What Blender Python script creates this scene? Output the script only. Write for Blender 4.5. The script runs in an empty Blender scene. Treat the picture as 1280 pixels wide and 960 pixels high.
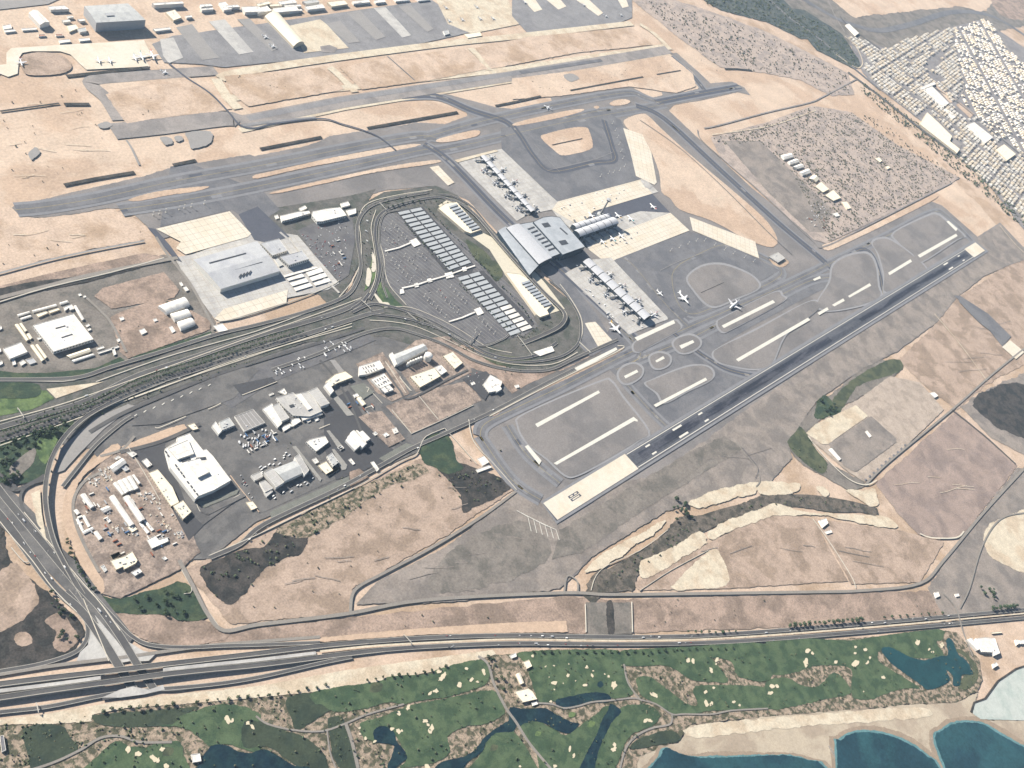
import bpy, bmesh, math, random
from mathutils import Vector, Matrix, noise, geometry
R = math.radians
S = bpy.context.scene
COL = S.collection

# ---------------------------------------------------------------- camera
CAM_H, FPX = 2467.87, 1229.585          # metres above the ground; focal length in pixels of a 1280 px wide frame
CM = Matrix(((0.678966219, 0.316346760, -0.662517623),
             (-0.632404584, 0.710382188, -0.308903851),
             (0.372919986, 0.628714461, 0.682384649)))
cam_d = bpy.data.cameras.new('camera')
cam_d.sensor_width = 36.0
cam_d.lens = FPX / 1280 * 36.0
cam_d.clip_start, cam_d.clip_end = 10.0, 90000.0
cam = bpy.data.objects.new('camera', cam_d)
COL.objects.link(cam)
cam.matrix_world = Matrix.Translation((0, 0, CAM_H)) @ CM.to_4x4()
S.camera = cam

# ---------------------------------------------------------------- daylight
SUN_EL = R(31)
SUN_DIR = Vector((-0.32, 1.0, 0)).normalized() * math.cos(SUN_EL) + Vector((0, 0, math.sin(SUN_EL)))   # towards the sun
W = bpy.data.worlds.new('World')
S.world = W
W.use_nodes = True
nt = W.node_tree
sky = nt.nodes.new('ShaderNodeTexSky')
sky.sky_type = 'NISHITA'
sky.sun_disc = False
sky.sun_elevation = SUN_EL
sky.sun_rotation = math.atan2(SUN_DIR.x, SUN_DIR.y)
sky.air_density, sky.dust_density, sky.ozone_density = 0.7, 0.3, 1.5
nt.nodes['Background'].inputs[1].default_value = 0.05
nt.links.new(sky.outputs[0], nt.nodes['Background'].inputs[0])
sd = bpy.data.lights.new('sun', 'SUN')
sd.energy, sd.angle, sd.color = 5.0, R(0.53), (1.0, 0.95, 0.87)
sun = bpy.data.objects.new('sun', sd)
COL.objects.link(sun)
sun.rotation_euler = SUN_DIR.to_track_quat('Z', 'Y').to_euler()
sun.location = (2000, 3000, 4000)
S.view_settings.view_transform = 'Standard'
S.view_settings.look = 'None'
S.view_settings.gamma = 1.0
S.view_settings.exposure = 1.1
S.cycles.max_bounces = 4
S.cycles.diffuse_bounces = 1
S.cycles.glossy_bounces = 2
S.cycles.volume_bounces = 1

# ---------------------------------------------------------------- helpers: survey
def G(x, y, z=0.0):
    """The point of the level plane at height z that a survey pixel of the air photograph (1280 x 960) shows."""
    d = CM @ Vector((x - 640, 480 - y, -FPX))
    t = (z - CAM_H) / d.z
    return Vector((d.x * t, d.y * t, z))
def PT(s, o=None):
    """'x,y x,y' -> pixel pairs; o = (x0, y0, zoom) when they were read on an enlarged crop"""
    r = [tuple(map(float, q.split(','))) for q in s.split()]
    if o:
        r = [(o[0] + a / o[2], o[1] + b / o[2]) for a, b in r]
    return r
def spline(p, n=6, closed=False):
    out = []
    m = len(p)
    for i in range(m if closed else m - 1):
        g = (lambda k: p[k % m]) if closed else (lambda k: p[max(0, min(m - 1, k))])
        a, b, c, d = g(i - 1), g(i), g(i + 1), g(i + 2)
        for k in range(n):
            t = k / n
            out.append(tuple(0.5 * (2 * b[j] + (c[j] - a[j]) * t + (2 * a[j] - 5 * b[j] + 4 * c[j] - d[j]) * t * t
                                    + (3 * b[j] - a[j] - 3 * c[j] + d[j]) * t ** 3) for j in range(len(b))))
    if not closed:
        out.append(tuple(p[-1]))
    return out

# ---------------------------------------------------------------- helpers: materials
MATS = {}
def lin(c):
    return tuple((v / 255 / 12.92) if v / 255 < 0.04045 else ((v / 255 + 0.055) / 1.055) ** 2.4 for v in c)
def mat(name, col, v=0.25, s=(60, 9), rough=0.9, col2=None, s2=120, cut=(0.45, 0.6), stretch=None, spec=0.2, metal=0.0):
    """Base colour varied by two sizes of noise (s, metres) and, with col2, blotched with a second colour (size s2)."""
    if name in MATS:
        return MATS[name]
    m = bpy.data.materials.new(name)
    m.use_nodes = True
    t = m.node_tree
    b = t.nodes['Principled BSDF']
    b.inputs['Roughness'].default_value = rough
    b.inputs['Specular IOR Level'].default_value = spec
    b.inputs['Metallic'].default_value = metal
    geo = t.nodes.new('ShaderNodeNewGeometry')
    pos = geo.outputs['Position']
    if stretch:
        mp = t.nodes.new('ShaderNodeMapping')
        mp.inputs['Scale'].default_value = stretch
        t.links.new(pos, mp.inputs[0])
        pos = mp.outputs[0]
    def nz(size, det, p=pos):
        n = t.nodes.new('ShaderNodeTexNoise')
        n.inputs['Scale'].default_value = 1.0 / size
        n.inputs['Detail'].default_value = det
        n.inputs['Roughness'].default_value = 0.62
        n.inputs['Distortion'].default_value = 0.35 if det == 5 else 0.0
        t.links.new(p, n.inputs['Vector'])
        return n.outputs['Fac']
    def mth(op, a, c):
        n = t.nodes.new('ShaderNodeMath')
        n.operation = op
        for i, q in enumerate((a, c)):
            if isinstance(q, (int, float)):
                n.inputs[i].default_value = q
            else:
                t.links.new(q, n.inputs[i])
        return n.outputs[0]
    f = mth('ADD', mth('MULTIPLY', nz(s[0], 4), 1.0), mth('MULTIPLY', nz(s[1], 3, geo.outputs['Position']), 1.3))
    f = mth('ADD', mth('MULTIPLY', mth('SUBTRACT', f, 1.15), 2.4 * v), 1.0)
    base = t.nodes.new('ShaderNodeRGB')
    base.outputs[0].default_value = (*col, 1)
    c = base.outputs[0]
    if col2:
        mr = t.nodes.new('ShaderNodeMapRange')
        mr.interpolation_type = 'SMOOTHSTEP'
        t.links.new(nz(s2, 5), mr.inputs[0])
        mr.inputs[1].default_value, mr.inputs[2].default_value = cut
        mx = t.nodes.new('ShaderNodeMix')
        mx.data_type = 'RGBA'
        t.links.new(mr.outputs[0], mx.inputs[0])
        t.links.new(c, mx.inputs[6])
        mx.inputs[7].default_value = (*col2, 1)
        c = mx.outputs[2]
    vm = t.nodes.new('ShaderNodeVectorMath')
    vm.operation = 'SCALE'
    t.links.new(c, vm.inputs[0])
    t.links.new(f, vm.inputs['Scale'])
    t.links.new(vm.outputs[0], b.inputs['Base Color'])
    MATS[name] = m
    return m

# ---------------------------------------------------------------- helpers: objects
def tag(o, label=None, cat=None, group=None, kind=None):
    for k, v in (('label', label), ('category', cat), ('group', group), ('kind', kind)):
        if v:
            o[k] = v
    return o
def link(name, me, parent=None):
    o = bpy.data.objects.new(name, me)
    COL.objects.link(o)
    if parent:
        o.parent = parent
    return o
def mesh(name, vs, fs, m, parent=None, mi=None, org=None):
    """ONE mesh object; vs are world points, moved to the parent's (or org's) frame"""
    me = bpy.data.meshes.new(name)
    off = Vector(parent.location) if parent and parent.parent is None else Vector((0, 0, 0))
    if parent and parent.parent:
        off = Vector(parent.location) + Vector(parent.parent.location)
    if org is not None:
        off = Vector(org)
    me.from_pydata([Vector(v) - off for v in vs], [], fs)
    for q in (m if isinstance(m, (list, tuple)) else [m]):
        me.materials.append(q)
    if mi:
        me.polygons.foreach_set('material_index', mi)
    o = link(name, me, parent)
    if org is not None and parent is None:
        o.location = org
    return o
def empty(name, loc, label, cat, group=None):
    o = bpy.data.objects.new(name, None)
    COL.objects.link(o)
    o.location = loc
    o.empty_display_size = 5
    return tag(o, label, cat, group)
STEP = 0.5
ZN = {}
def zlay(layer):
    """height of the next sheet of a layer: never the same twice, so that no two sheets are coplanar"""
    k = ZN[layer] = ZN.get(layer, 0) + 1
    return layer * STEP + 0.007 * (k % 62)
def sheet_geo(px, layer, smooth=0, rough=0.0, seed=0, dz=0.0):
    p = spline(px, smooth, True) if smooth else px
    z = zlay(layer) + dz
    w = [G(x, y, z) for x, y in p]
    if rough:
        q = []
        for i, a in enumerate(w):
            b = w[(i + 1) % len(w)]
            n = max(1, min(60, int((b - a).length / (rough * 1.5))))
            for k in range(n):
                c = a.lerp(b, k / n)
                e = noise.noise_vector(Vector((c.x / (rough * 3), c.y / (rough * 3), seed + 3.3)))
                e2 = noise.noise_vector(Vector((c.x / (rough * 12), c.y / (rough * 12), seed + 9.1)))
                q.append(Vector((c.x + (e.x * 1.2 + e2.x * 2.0) * rough, c.y + (e.y * 1.2 + e2.y * 2.0) * rough, z)))
        w = q
    tris = geometry.tessellate_polygon([w])
    fs = []
    for a, b, c in tris:
        n = (w[b] - w[a]).cross(w[c] - w[a]).z
        fs.append((a, b, c) if n > 0 else (a, c, b))
    return w, fs
SEED = [0]
def sheet(name, px, m, layer, label=None, smooth=0, rough=0.0, parent=None, kind='structure', o=None):
    if isinstance(px, str):
        px = PT(px, o)
    SEED[0] += 1
    w, fs = sheet_geo(px, layer, smooth, rough, SEED[0])
    ob = mesh(name, w, fs, m, parent)
    if parent is None:
        tag(ob, label, None, None, kind)
    return ob
def ribbon_pts(w, width, closed=False):
    L, Rr = [], []
    n = len(w)
    for i in range(n):
        a = w[(i - 1) % n] if closed or i else w[i]
        b = w[(i + 1) % n] if closed or i < n - 1 else w[i]
        d = (b - a).to_2d()
        d = d.normalized() if d.length else Vector((1, 0))
        nn = Vector((-d.y, d.x, 0)) * width / 2
        L.append(w[i] + nn)
        Rr.append(w[i] - nn)
    return L, Rr
def path3(px, z=0.0, smooth=5, zs=None, closed=False):
    """pixel polyline -> world polyline; zs = heights above ground at the given points"""
    if zs:
        p = [(a[0], a[1], h) for a, h in zip(px, zs)]
        p = spline(p, smooth, closed) if smooth else p
        return [G(a, b, z + h) for a, b, h in p]
    p = spline(px, smooth, closed) if smooth else px
    return [G(a, b, z) for a, b in p]
def shift(w, d):
    n = len(w)
    out = []
    for i in range(n):
        t = (w[min(n - 1, i + 1)] - w[max(0, i - 1)]).to_2d().normalized()
        out.append(w[i] + Vector((-t.y, t.x, 0)) * d)
    return out
def strip(name, w, width, m, label=None, parent=None, thick=0.0, kind='structure', cat=None, group=None):
    L, Rr = ribbon_pts(w, width)
    n = len(w)
    vs = L + Rr
    fs = [(n + i, n + i + 1, i + 1, i) for i in range(n - 1)]
    if thick:
        dn = Vector((0, 0, -thick))
        vs = vs + [v + dn for v in L] + [v + dn for v in Rr]
        fs += [(i, i + 1, 2 * n + i + 1, 2 * n + i) for i in range(n - 1)]
        fs += [(n + i + 1, n + i, 3 * n + i, 3 * n + i + 1) for i in range(n - 1)]
        fs += [(3 * n + i + 1, 3 * n + i, 2 * n + i, 2 * n + i + 1) for i in range(n - 1)]
        fs += [(0, 2 * n, 3 * n, n), (n - 1, 2 * n - 1, 4 * n - 1, 3 * n - 1)]
    ob = mesh(name, vs, fs, m, parent)
    if parent is None:
        tag(ob, label, cat, group, kind)
    return ob
def road(name, px, width, m, layer, label=None, edge=None, centre=None, smooth=5, o=None, parent=None, dash=None, lw=1.1):
    """a road sheet of the given width (metres); painted edge and centre lines are children"""
    if isinstance(px, str):
        px = PT(px, o)
    w = path3(px, zlay(layer), smooth)
    ob = strip(name, w, width, m, label, parent)
    up = Vector((0, 0, 0.06))
    if edge:
        for s in (-1, 1):
            strip('edge_line', [v + up for v in shift(w, s * (width / 2 - 0.8))], lw, edge, parent=ob)
    if centre:
        strip('centre_line', [v + up * 1.3 for v in w], lw, centre, parent=ob)
    return ob
def wall(name, px, h, t, m, label, cat='wall', smooth=0, o=None, base=0.0, group=None, cap=None):
    """a free-standing wall along a pixel polyline, h tall and t thick; posts every so often and a coping as parts"""
    if isinstance(px, str):
        px = PT(px, o)
    w = path3(px, base + h, smooth)
    e = empty(name, (w[0].x, w[0].y, base), label, cat, group)
    strip('wall_panel', w, t, m, parent=e, thick=h)
    if cap:
        strip('coping', [v + Vector((0, 0, 0.25)) for v in w], t + 0.5, cap, parent=e, thick=0.24)
    return e
def inside(p, poly):
    x, y = p
    c = False
    for (x0, y0), (x1, y1) in zip(poly, poly[1:] + poly[:1]):
        if (y0 > y) != (y1 > y) and x < (x1 - x0) * (y - y0) / (y1 - y0) + x0:
            c = not c
    return c
def rand_in(poly, n, rn):
    xs, ys = [p[0] for p in poly], [p[1] for p in poly]
    out = []
    while len(out) < n:
        q = (rn.uniform(min(xs), max(xs)), rn.uniform(min(ys), max(ys)))
        if inside(q, poly):
            out.append(q)
    return out
def rand_in0(poly, rn):
    return rand_in(poly, 1, rn)
# ---------------------------------------------------------------- base colours
def D(r, g, b, k=1.75):
    return tuple(min(0.82, v / k) for v in lin((r, g, b)))
SAND = mat('desert_sand', D(230, 206, 184), 0.28, (70, 7), col2=D(206, 180, 154), s2=260, cut=(0.46, 0.6))
SAND_FAR = mat('pink_desert_sand', D(236, 213, 190), 0.24, (110, 10), col2=D(221, 194, 169), s2=420, cut=(0.46, 0.56))
SAND_PALE = mat('pale_sand', D(240, 228, 204), 0.26, (30, 5), col2=D(226, 208, 182), s2=90)
SAND_ORANGE = mat('orange_fill_sand', D(224, 197, 172), 0.2, (40, 6))
SOIL = mat('brown_soil', D(190, 168, 152), 0.42, (40, 6), col2=D(158, 140, 126), s2=110)
SOIL_PINK = mat('pinkish_soil', D(203, 181, 163), 0.34, (60, 6), col2=D(176, 156, 138), s2=110, cut=(0.46, 0.58))
SOIL_DARK = mat('damp_dark_soil', D(86, 82, 78), 0.6, (26, 5), col2=D(60, 61, 59), s2=50)
SOIL_GREY = mat('grey_gravel_soil', D(152, 145, 137), 0.34, (60, 6), col2=D(128, 124, 117), s2=90)
YARD = mat('trodden_yard_soil', D(186, 168, 154), 0.5, (22, 5), col2=D(150, 136, 126), s2=45)
INFIELD = mat('infield_gravel', D(158, 153, 150), 0.22, (130, 6), col2=D(142, 139, 138), s2=220)
TAXI = mat('taxiway_asphalt', D(138, 138, 141), 0.22, (50, 6), col2=D(124, 125, 130), s2=140)
TAXI_DARK = mat('worn_dark_asphalt', D(102, 105, 116), 0.18, (50, 6))
TAXI_PALE = mat('pale_old_asphalt', D(178, 171, 166), 0.22, (50, 6), col2=D(158, 153, 150), s2=120)
SHOULDER = mat('shoulder_asphalt', D(154, 155, 159), 0.14, (50, 6))
RUBBER = mat('rubber_streaks', D(58, 61, 74), 0.5, (60, 9), col2=D(92, 94, 103), s2=30, stretch=(0.12, 1, 1))
RUBBER_L = mat('faint_rubber_streaks', D(92, 95, 104), 0.4, (60, 9), stretch=(0.12, 1, 1), col2=D(108, 110, 117), s2=30)
RUNWAY = mat('runway_asphalt', D(116, 118, 124), 0.2, (60, 6), col2=D(106, 108, 115), s2=120)
CONC = mat('apron_concrete', D(255, 246, 228), 0.09, (60, 9), col2=D(250, 238, 216), s2=80)
CONC_GREY = mat('grey_concrete', D(222, 220, 215), 0.16, (40, 6), col2=D(204, 202, 199), s2=70)
CONC_OLD = mat('old_grey_concrete', D(176, 173, 170), 0.12, (40, 6))
PAINT = mat('white_paint', D(255, 252, 240), 0.12, (20, 4))
ROAD = mat('road_asphalt', D(112, 111, 110), 0.14, (50, 5), col2=D(102, 101, 102), s2=120)
ROAD_PALE = mat('dusty_road', D(166, 160, 152), 0.16, (40, 5))
ROAD_DARK = mat('fresh_asphalt', D(92, 92, 95), 0.14, (50, 5))
KERB = mat('pale_kerb', D(244, 236, 218), 0.15, (20, 4))
CARPARK = mat('car_park_asphalt', D(130, 129, 130), 0.2, (30, 4), col2=D(116, 115, 118), s2=60)
CARGO = mat('weathered_yard_asphalt', D(132, 130, 128), 0.24, (30, 4), col2=D(114, 113, 113), s2=70)
LANDSIDE = mat('landscaped_ground', D(120, 118, 113), 0.36, (34, 6), col2=D(98, 102, 94), s2=60)
GRASS = mat('fairway_grass', D(98, 118, 86), 0.34, (24, 4), col2=D(72, 95, 70), s2=44, cut=(0.4, 0.6))
PLATFORM = mat('graded_beige_fill', D(208, 193, 178), 0.24, (40, 5), col2=D(190, 176, 162), s2=60)
OLD_ASPHALT = mat('bleached_apron_asphalt', D(164, 163, 164), 0.22, (50, 6), col2=D(152, 151, 153), s2=120)
SOIL_PALE = mat('pale_grey_soil', D(172, 162, 153), 0.3, (60, 6), col2=D(148, 141, 135), s2=110, cut=(0.42, 0.6))
SOIL_MAUVE = mat('mauve_brown_soil', D(184, 165, 154), 0.3, (60, 6), col2=D(164, 148, 140), s2=130)
WADI = mat('dry_wadi_gravel', D(124, 116, 106), 0.55, (22, 5), col2=D(88, 86, 78), s2=34)
GRASS_DULL = mat('rough_grass', D(104, 110, 84), 0.3, (34, 5), col2=D(80, 90, 70), s2=60)
GRASS_DARK = mat('dark_rough', D(74, 86, 68), 0.35, (30, 5), col2=D(58, 72, 60), s2=60)
ROUGH = mat('dry_rough', D(186, 168, 148), 0.55, (14, 4), col2=D(98, 98, 78), s2=16, cut=(0.43, 0.57))
BUNKER = mat('bunker_sand', D(246, 234, 204), 0.08, (12, 3))
BEACH = mat('beach_sand', D(214, 200, 178), 0.16, (60, 6), col2=D(192, 176, 156), s2=150)
POND = mat('pond_water', (0.008, 0.022, 0.032), 0.4, (40, 6), rough=0.25, spec=0.25, col2=(0.014, 0.035, 0.04), s2=50)
LAKE = mat('lake_water', (0.014, 0.055, 0.062), 0.25, (60, 8), rough=0.3, spec=0.25, col2=(0.012, 0.045, 0.052), s2=90)
SEA = mat('sea_water', (0.015, 0.045, 0.06), 0.4, (120, 9), rough=0.3, spec=0.25, col2=(0.022, 0.068, 0.08), s2=200)
GREENDARK = mat('irrigated_green', D(64, 84, 66), 0.4, (24, 5), col2=D(86, 100, 74), s2=50)
LAWN = mat('bright_lawn', D(120, 142, 92), 0.3, (26, 5), col2=D(84, 108, 72), s2=50)
SCRUBSOIL = mat('scrub_soil', D(206, 190, 178), 0.3, (26, 6), col2=D(180, 168, 160), s2=80)
PARKG = mat('hazed_park_green', D(84, 94, 92), 0.4, (30, 6), col2=D(104, 110, 104), s2=60)  # green greyed towards blue: distant haze put into the colour
TARP = mat('pale_lagoon_lining', D(216, 224, 218), 0.12, (50, 6), col2=D(200, 212, 206), s2=90)
SHALLOWS = mat('shallow_water', (0.1, 0.2, 0.21), 0.3, (60, 7), rough=0.3, spec=0.25)
WETSAND = mat('wet_sand', D(178, 160, 140), 0.2, (30, 6))
ROCK = mat('breakwater_rock', D(176, 168, 158), 0.5, (8, 3))
TOWNGROUND = mat('town_street', D(160, 156, 156), 0.24, (40, 7), col2=D(146, 142, 143), s2=110)

# ---------------------------------------------------------------- the ground, one sheet to the horizon
def ground():
    n = 40
    ext = 21000
    vs, fs = [], []
    for j in range(n + 1):
        for i in range(n + 1):
            vs.append((-ext + 3000 + 2 * ext * i / n, -ext + 2 * ext * j / n, -0.5))
    for j in range(n):
        for i in range(n):
            a = j * (n + 1) + i
            fs.append((a, a + 1, a + n + 2, a + n + 1))
    tag(mesh('ground', vs, fs, SAND), 'sandy desert plain that carries the airport and the town', None, None, 'structure')
ground()
desert = sheet('desert_field', '-60,-40 700,-40 830,-20 960,90 1075,95 1290,330 1240,330 1060,420 600,300 440,240 200,290 150,262 20,330 -60,360', SAND_FAR, 1,
      'wide pink desert field round the old airfield', 0, 14)

# ---------------------------------------------------------------- soil plots and dark patches
for s, m, l, lab, sm, rg in (
    ('232,712 262,698 350,655 520,575 562,556 642,612 560,668 440,736 440,766 290,780 283,775', SOIL_PINK, 2, 'bare pinkish plot south of the cargo buildings', 0, 3),
    ('262,790 700,745 760,750 1180,738 1280,700 1290,770 1110,780 760,792 540,790 320,806 262,806', SOIL, 2, 'dusty strip between airport fence and coast highway', 0, 3),
    ('250,712 262,703 300,688 330,684 345,664 368,662 384,670 378,690 352,700 330,714 312,735 288,757 264,742', SOIL_DARK, 3, 'large damp dark patch at the corner of the pinkish plot', 4, 3),
    ('345,664 378,645 420,620 470,600 520,580 535,590 520,598 480,612 440,640 415,655 384,672', ROUGH, 3, 'mottled scrub strip below the cargo perimeter wall', 3, 4),
    ('524,562 532,548 548,541 560,545 566,556 570,575 580,585 560,592 545,585 530,578', GREENDARK, 4, 'round dark green patch beside the perimeter road', 4, 2),
    ('545,580 570,577 590,583 608,590 640,604 636,612 612,626 596,632 578,640 576,618 562,600 552,592', SOIL_DARK, 3, 'dark overgrown patch south of the green round patch', 3, 3),
    ('1094,604 1195,514 1236,548 1272,582 1200,674 1180,674 1148,668 1120,640', SOIL_MAUVE, 2, 'large mauve brown plot between service roads', 0, 3),
    ('1008,545 1040,515 1072,500 1112,470 1150,478 1180,512 1084,604 1060,590', PLATFORM, 4, 'graded beige site platform', 0, 1.5),
    ('984,552 1000,530 1024,500 1040,492 1075,462 1100,448 1125,462 1112,472 1070,500 1040,514 1008,546 1030,575 1062,592 1082,606 1060,612 1020,590 996,574', SOIL_GREY, 3, 'grey green bank round the graded platform', 2, 4),
    ('1022,500 1032,494 1044,505 1052,512 1040,520 1026,524 1018,520', GREENDARK, 4, 'dark bushy patch north of the graded platform', 3, 3),
    ('1040,500 1075,468 1118,448 1128,462 1096,474 1070,484 1052,512', GRASS_DULL, 4, 'dull green bank above the graded platform', 3, 3),
    ('984,552 998,532 1010,545 1022,565 1034,580 1028,592 1008,580 994,568', GRASS_DULL, 4, 'dull green bank west of the graded platform', 3, 3),
    ('1170,404 1194,372 1236,348 1290,300 1290,452 1250,470 1232,482 1196,512 1150,478 1124,450', SOIL_PINK, 2, 'bare pinkish field beyond the runway end', 0, 5),
    ('1200,508 1238,484 1290,462 1290,574 1240,548', SOIL_PALE, 2, 'grey damp field at the right of the service road', 0, 5),
    ('1216,500 1260,478 1290,490 1290,545 1250,536 1230,520', SOIL_DARK, 3, 'dark blotch in the grey damp field', 3, 6),
    ('1200,674 1272,584 1290,590 1290,764 1180,770 1160,735', SOIL_PALE, 2, 'dusty ground by the coast road junction', 0, 3),
    ('1232,660 1262,644 1290,640 1290,712 1256,706 1234,690', SAND_PALE, 4, 'pale sandy rise beside the service road', 4, 3),
    ('960,640 1016,648 1060,726 900,736 800,738 790,730 880,682', SOIL_PINK, 3, 'beige field below the dry wadi', 0, 2),
    ('1018,648 1130,664 1180,678 1150,728 1064,730', SOIL_PINK, 3, 'mottled beige field with the white pump house', 0, 2),
    ('884,690 898,688 912,725 896,735 866,736 838,735', SAND_PALE, 4, 'pale sandy corner beside the wadi field', 2, 2),
    ('0,715 22,705 48,745 38,765 10,784 -10,785 -10,715', SOIL_PINK, 4, 'tan mound among the interchange trees', 3, 3),
    ('0,640 10,700 60,740 95,770 106,790 96,812 50,830 -10,842 -10,640', SOIL_DARK, 3, 'dark irrigated ground beside the arterial road', 0, 3),
    ('18,795 28,790 40,796 40,804 28,808 20,803', SOIL_PINK, 5, 'small tan islet in the dark irrigated ground', 4, 1.5),
    ('75,766 92,784 98,800 80,815 66,806 70,790 56,776', SOIL, 4, 'brown bare patch near the ramp bend', 4, 2),
    ('128,745 150,748 200,735 232,728 258,762 254,774 228,776 208,768 176,768 150,766 138,762', GREENDARK, 4, 'dark green hollow south of the yard', 3, 2),
    ('140,768 176,765 208,770 228,778 256,776 290,792 262,804 205,806 175,796 152,782', SOIL, 3, 'littered brown ground beside the ramp', 2, 2),
    ('960,0 1070,62 1110,75 1180,52 1290,30 1290,-30 960,-30', SOIL_GREY, 2, 'grey wadi flats behind the town', 0, 12),
    ('1040,-20 1065,20 1085,19 1150,13 1200,8 1232,14 1228,-20', SAND_FAR, 3, 'pink rise behind the wadi flats', 3, 10),
    ('1236,-20 1290,-20 1290,22 1250,18', SOIL, 3, 'brown rise at the far corner', 3, 10),
):
    sheet('soil_plot' if 'mound' not in lab else 'earth_mound', s, m, l, lab, sm, rg)

# the dry wadi and its pale banks
road('wadi_bed', '735,750 758,724 800,698 840,674 880,651 940,634 1000,624 1060,631 1098,641', 46, WADI, 4, 'scrubby margin of the dry wadi bed')
sheet('wadi_bed', '735,738 745,715 770,708 800,690 828,668 850,646 880,644 920,632 960,617 1000,620 1040,628 1078,634 1098,642 1080,640 1040,640 1000,634 960,632 930,640 890,660 850,680 815,704 795,722 790,738', WADI, 4, 'dark bed of the dry wadi', 3, 2)
for s, o, lab in (
    ('365,935 430,860 600,770 760,680 755,715 700,760 640,790 560,850 470,910 390,942', (640, 480, 4), 'pale western bank of the wadi'),
    ('880,592 1000,540 1130,505 1230,488 1215,545 1100,572 1010,602 930,622', (640, 480, 4), 'pale upper bank at the wadi bend'),
    ('640,960 640,885 720,850 850,790 935,735 972,792 850,870 700,960', (640, 480, 4), 'pale lower bank of the wadi, western part'),
    ('980,740 1100,672 1280,612 1340,600 1290,660 1100,732 1002,775', (640, 480, 4), 'pale lower bank of the wadi at its bend'),
    ('-40,488 80,490 160,502 150,540 60,552 -40,548', (960, 480, 4), 'pale sand spit above the wadi'),
    ('235,512 270,512 310,545 290,562 262,545', (960, 480, 4), 'small pale patch above the wadi'),
    ('385,528 480,535 530,525 555,600 520,612 470,585', (960, 480, 4), 'pale patch beside the graded platform road'),
    ('-20,612 60,602 190,642 330,648 450,655 600,665 652,718 560,712 430,690 300,660 190,655 -20,655', (960, 480, 4), 'pale lower bank of the wadi, eastern part')):
    sheet('wadi_bank', s, SAND_PALE, 5, lab, 3, 3.6, o=o)
sheet('wadi_mouth', '732,753 788,753 790,792 733,794', SOIL_GREY, 4, 'wadi channel between the two coast roads', 0, 1)
sheet('wadi_mouth', '758,755 766,753 768,790 760,792', SOIL_DARK, 5, 'dark wet groove in the wadi channel', 3, 1.5)

# ---------------------------------------------------------------- the airfield
AIR = ('15,260 22,254 50,250 100,238 180,220 215,209 250,203 312,193 318,195 380,183 398,177 412,170 450,164 500,157 520,153 556,155 584,145 583,139 560,127 540,125 495,123 553,111 556,117 '
       '620,134 640,136 690,127 688,121 714,117 730,117 775,108 790,109 815,122 828,119 826,110 832,108 846,117 872,111 878,104 866,90 838,67 846,66 872,89 888,104 915,102 930,109 '
       '938,119 922,115 878,125 842,131 836,138 870,170 940,235 1024,302 1045,308 1100,283 1165,252 1178,257 1222,296 1250,278 1290,320 1265,330 1230,345 1196,372 1172,402 1120,440 1076,462 1046,486 1022,500 '
       '1000,528 984,552 990,572 960,606 905,618 880,626 855,622 830,640 806,655 740,695 720,718 700,735 560,752 445,755 470,728 560,682 660,616 612,566 594,530 602,520 650,494 772,438 745,395 690,340 640,310 585,250 545,232 480,238 440,250 '
       '330,262 340,300 300,300 280,270 200,300 186,285 160,262 133,260 90,268 50,272 25,270')
sheet('airfield_ground', AIR, INFIELD, 3, 'grey gravel ground of the airfield between the runways', 0, 1.5)
sheet('airfield_ground', '646,616 672,622 696,656 716,646 780,602 812,596 834,626 830,640 806,655 740,696 718,718 700,736 560,753 445,755 472,727 560,682', SOIL_PALE, 4, 'weathered grey ground before the runway threshold', 0, 2)
sheet('mown_band', '700,662 860,566 905,545 930,560 800,640 730,690 690,700', SOIL_GREY, 5, 'darker mown band beside the near runway end', 0, 3)
sheet('mown_band', '815,600 905,546 916,552 850,602 834,618', SOIL_GREY, 6, 'dark stripe beside the wadi head', 0, 2)
sheet('mown_band', '560,690 650,650 690,690 640,725 540,740', SOIL_GREY, 5, 'blotchy dark ground before the chevrons', 3, 5)
sheet('airfield_ground', '1196,372 1230,345 1265,330 1290,322 1250,280 1222,297 1228,318 1130,376 1010,458 960,492 860,566 790,612 830,640 880,626 960,606 990,572 984,552 1022,500 1076,462 1120,440 1172,402', SOIL_PALE, 4, 'pale grey ground north of the main runway', 0, 3)
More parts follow.
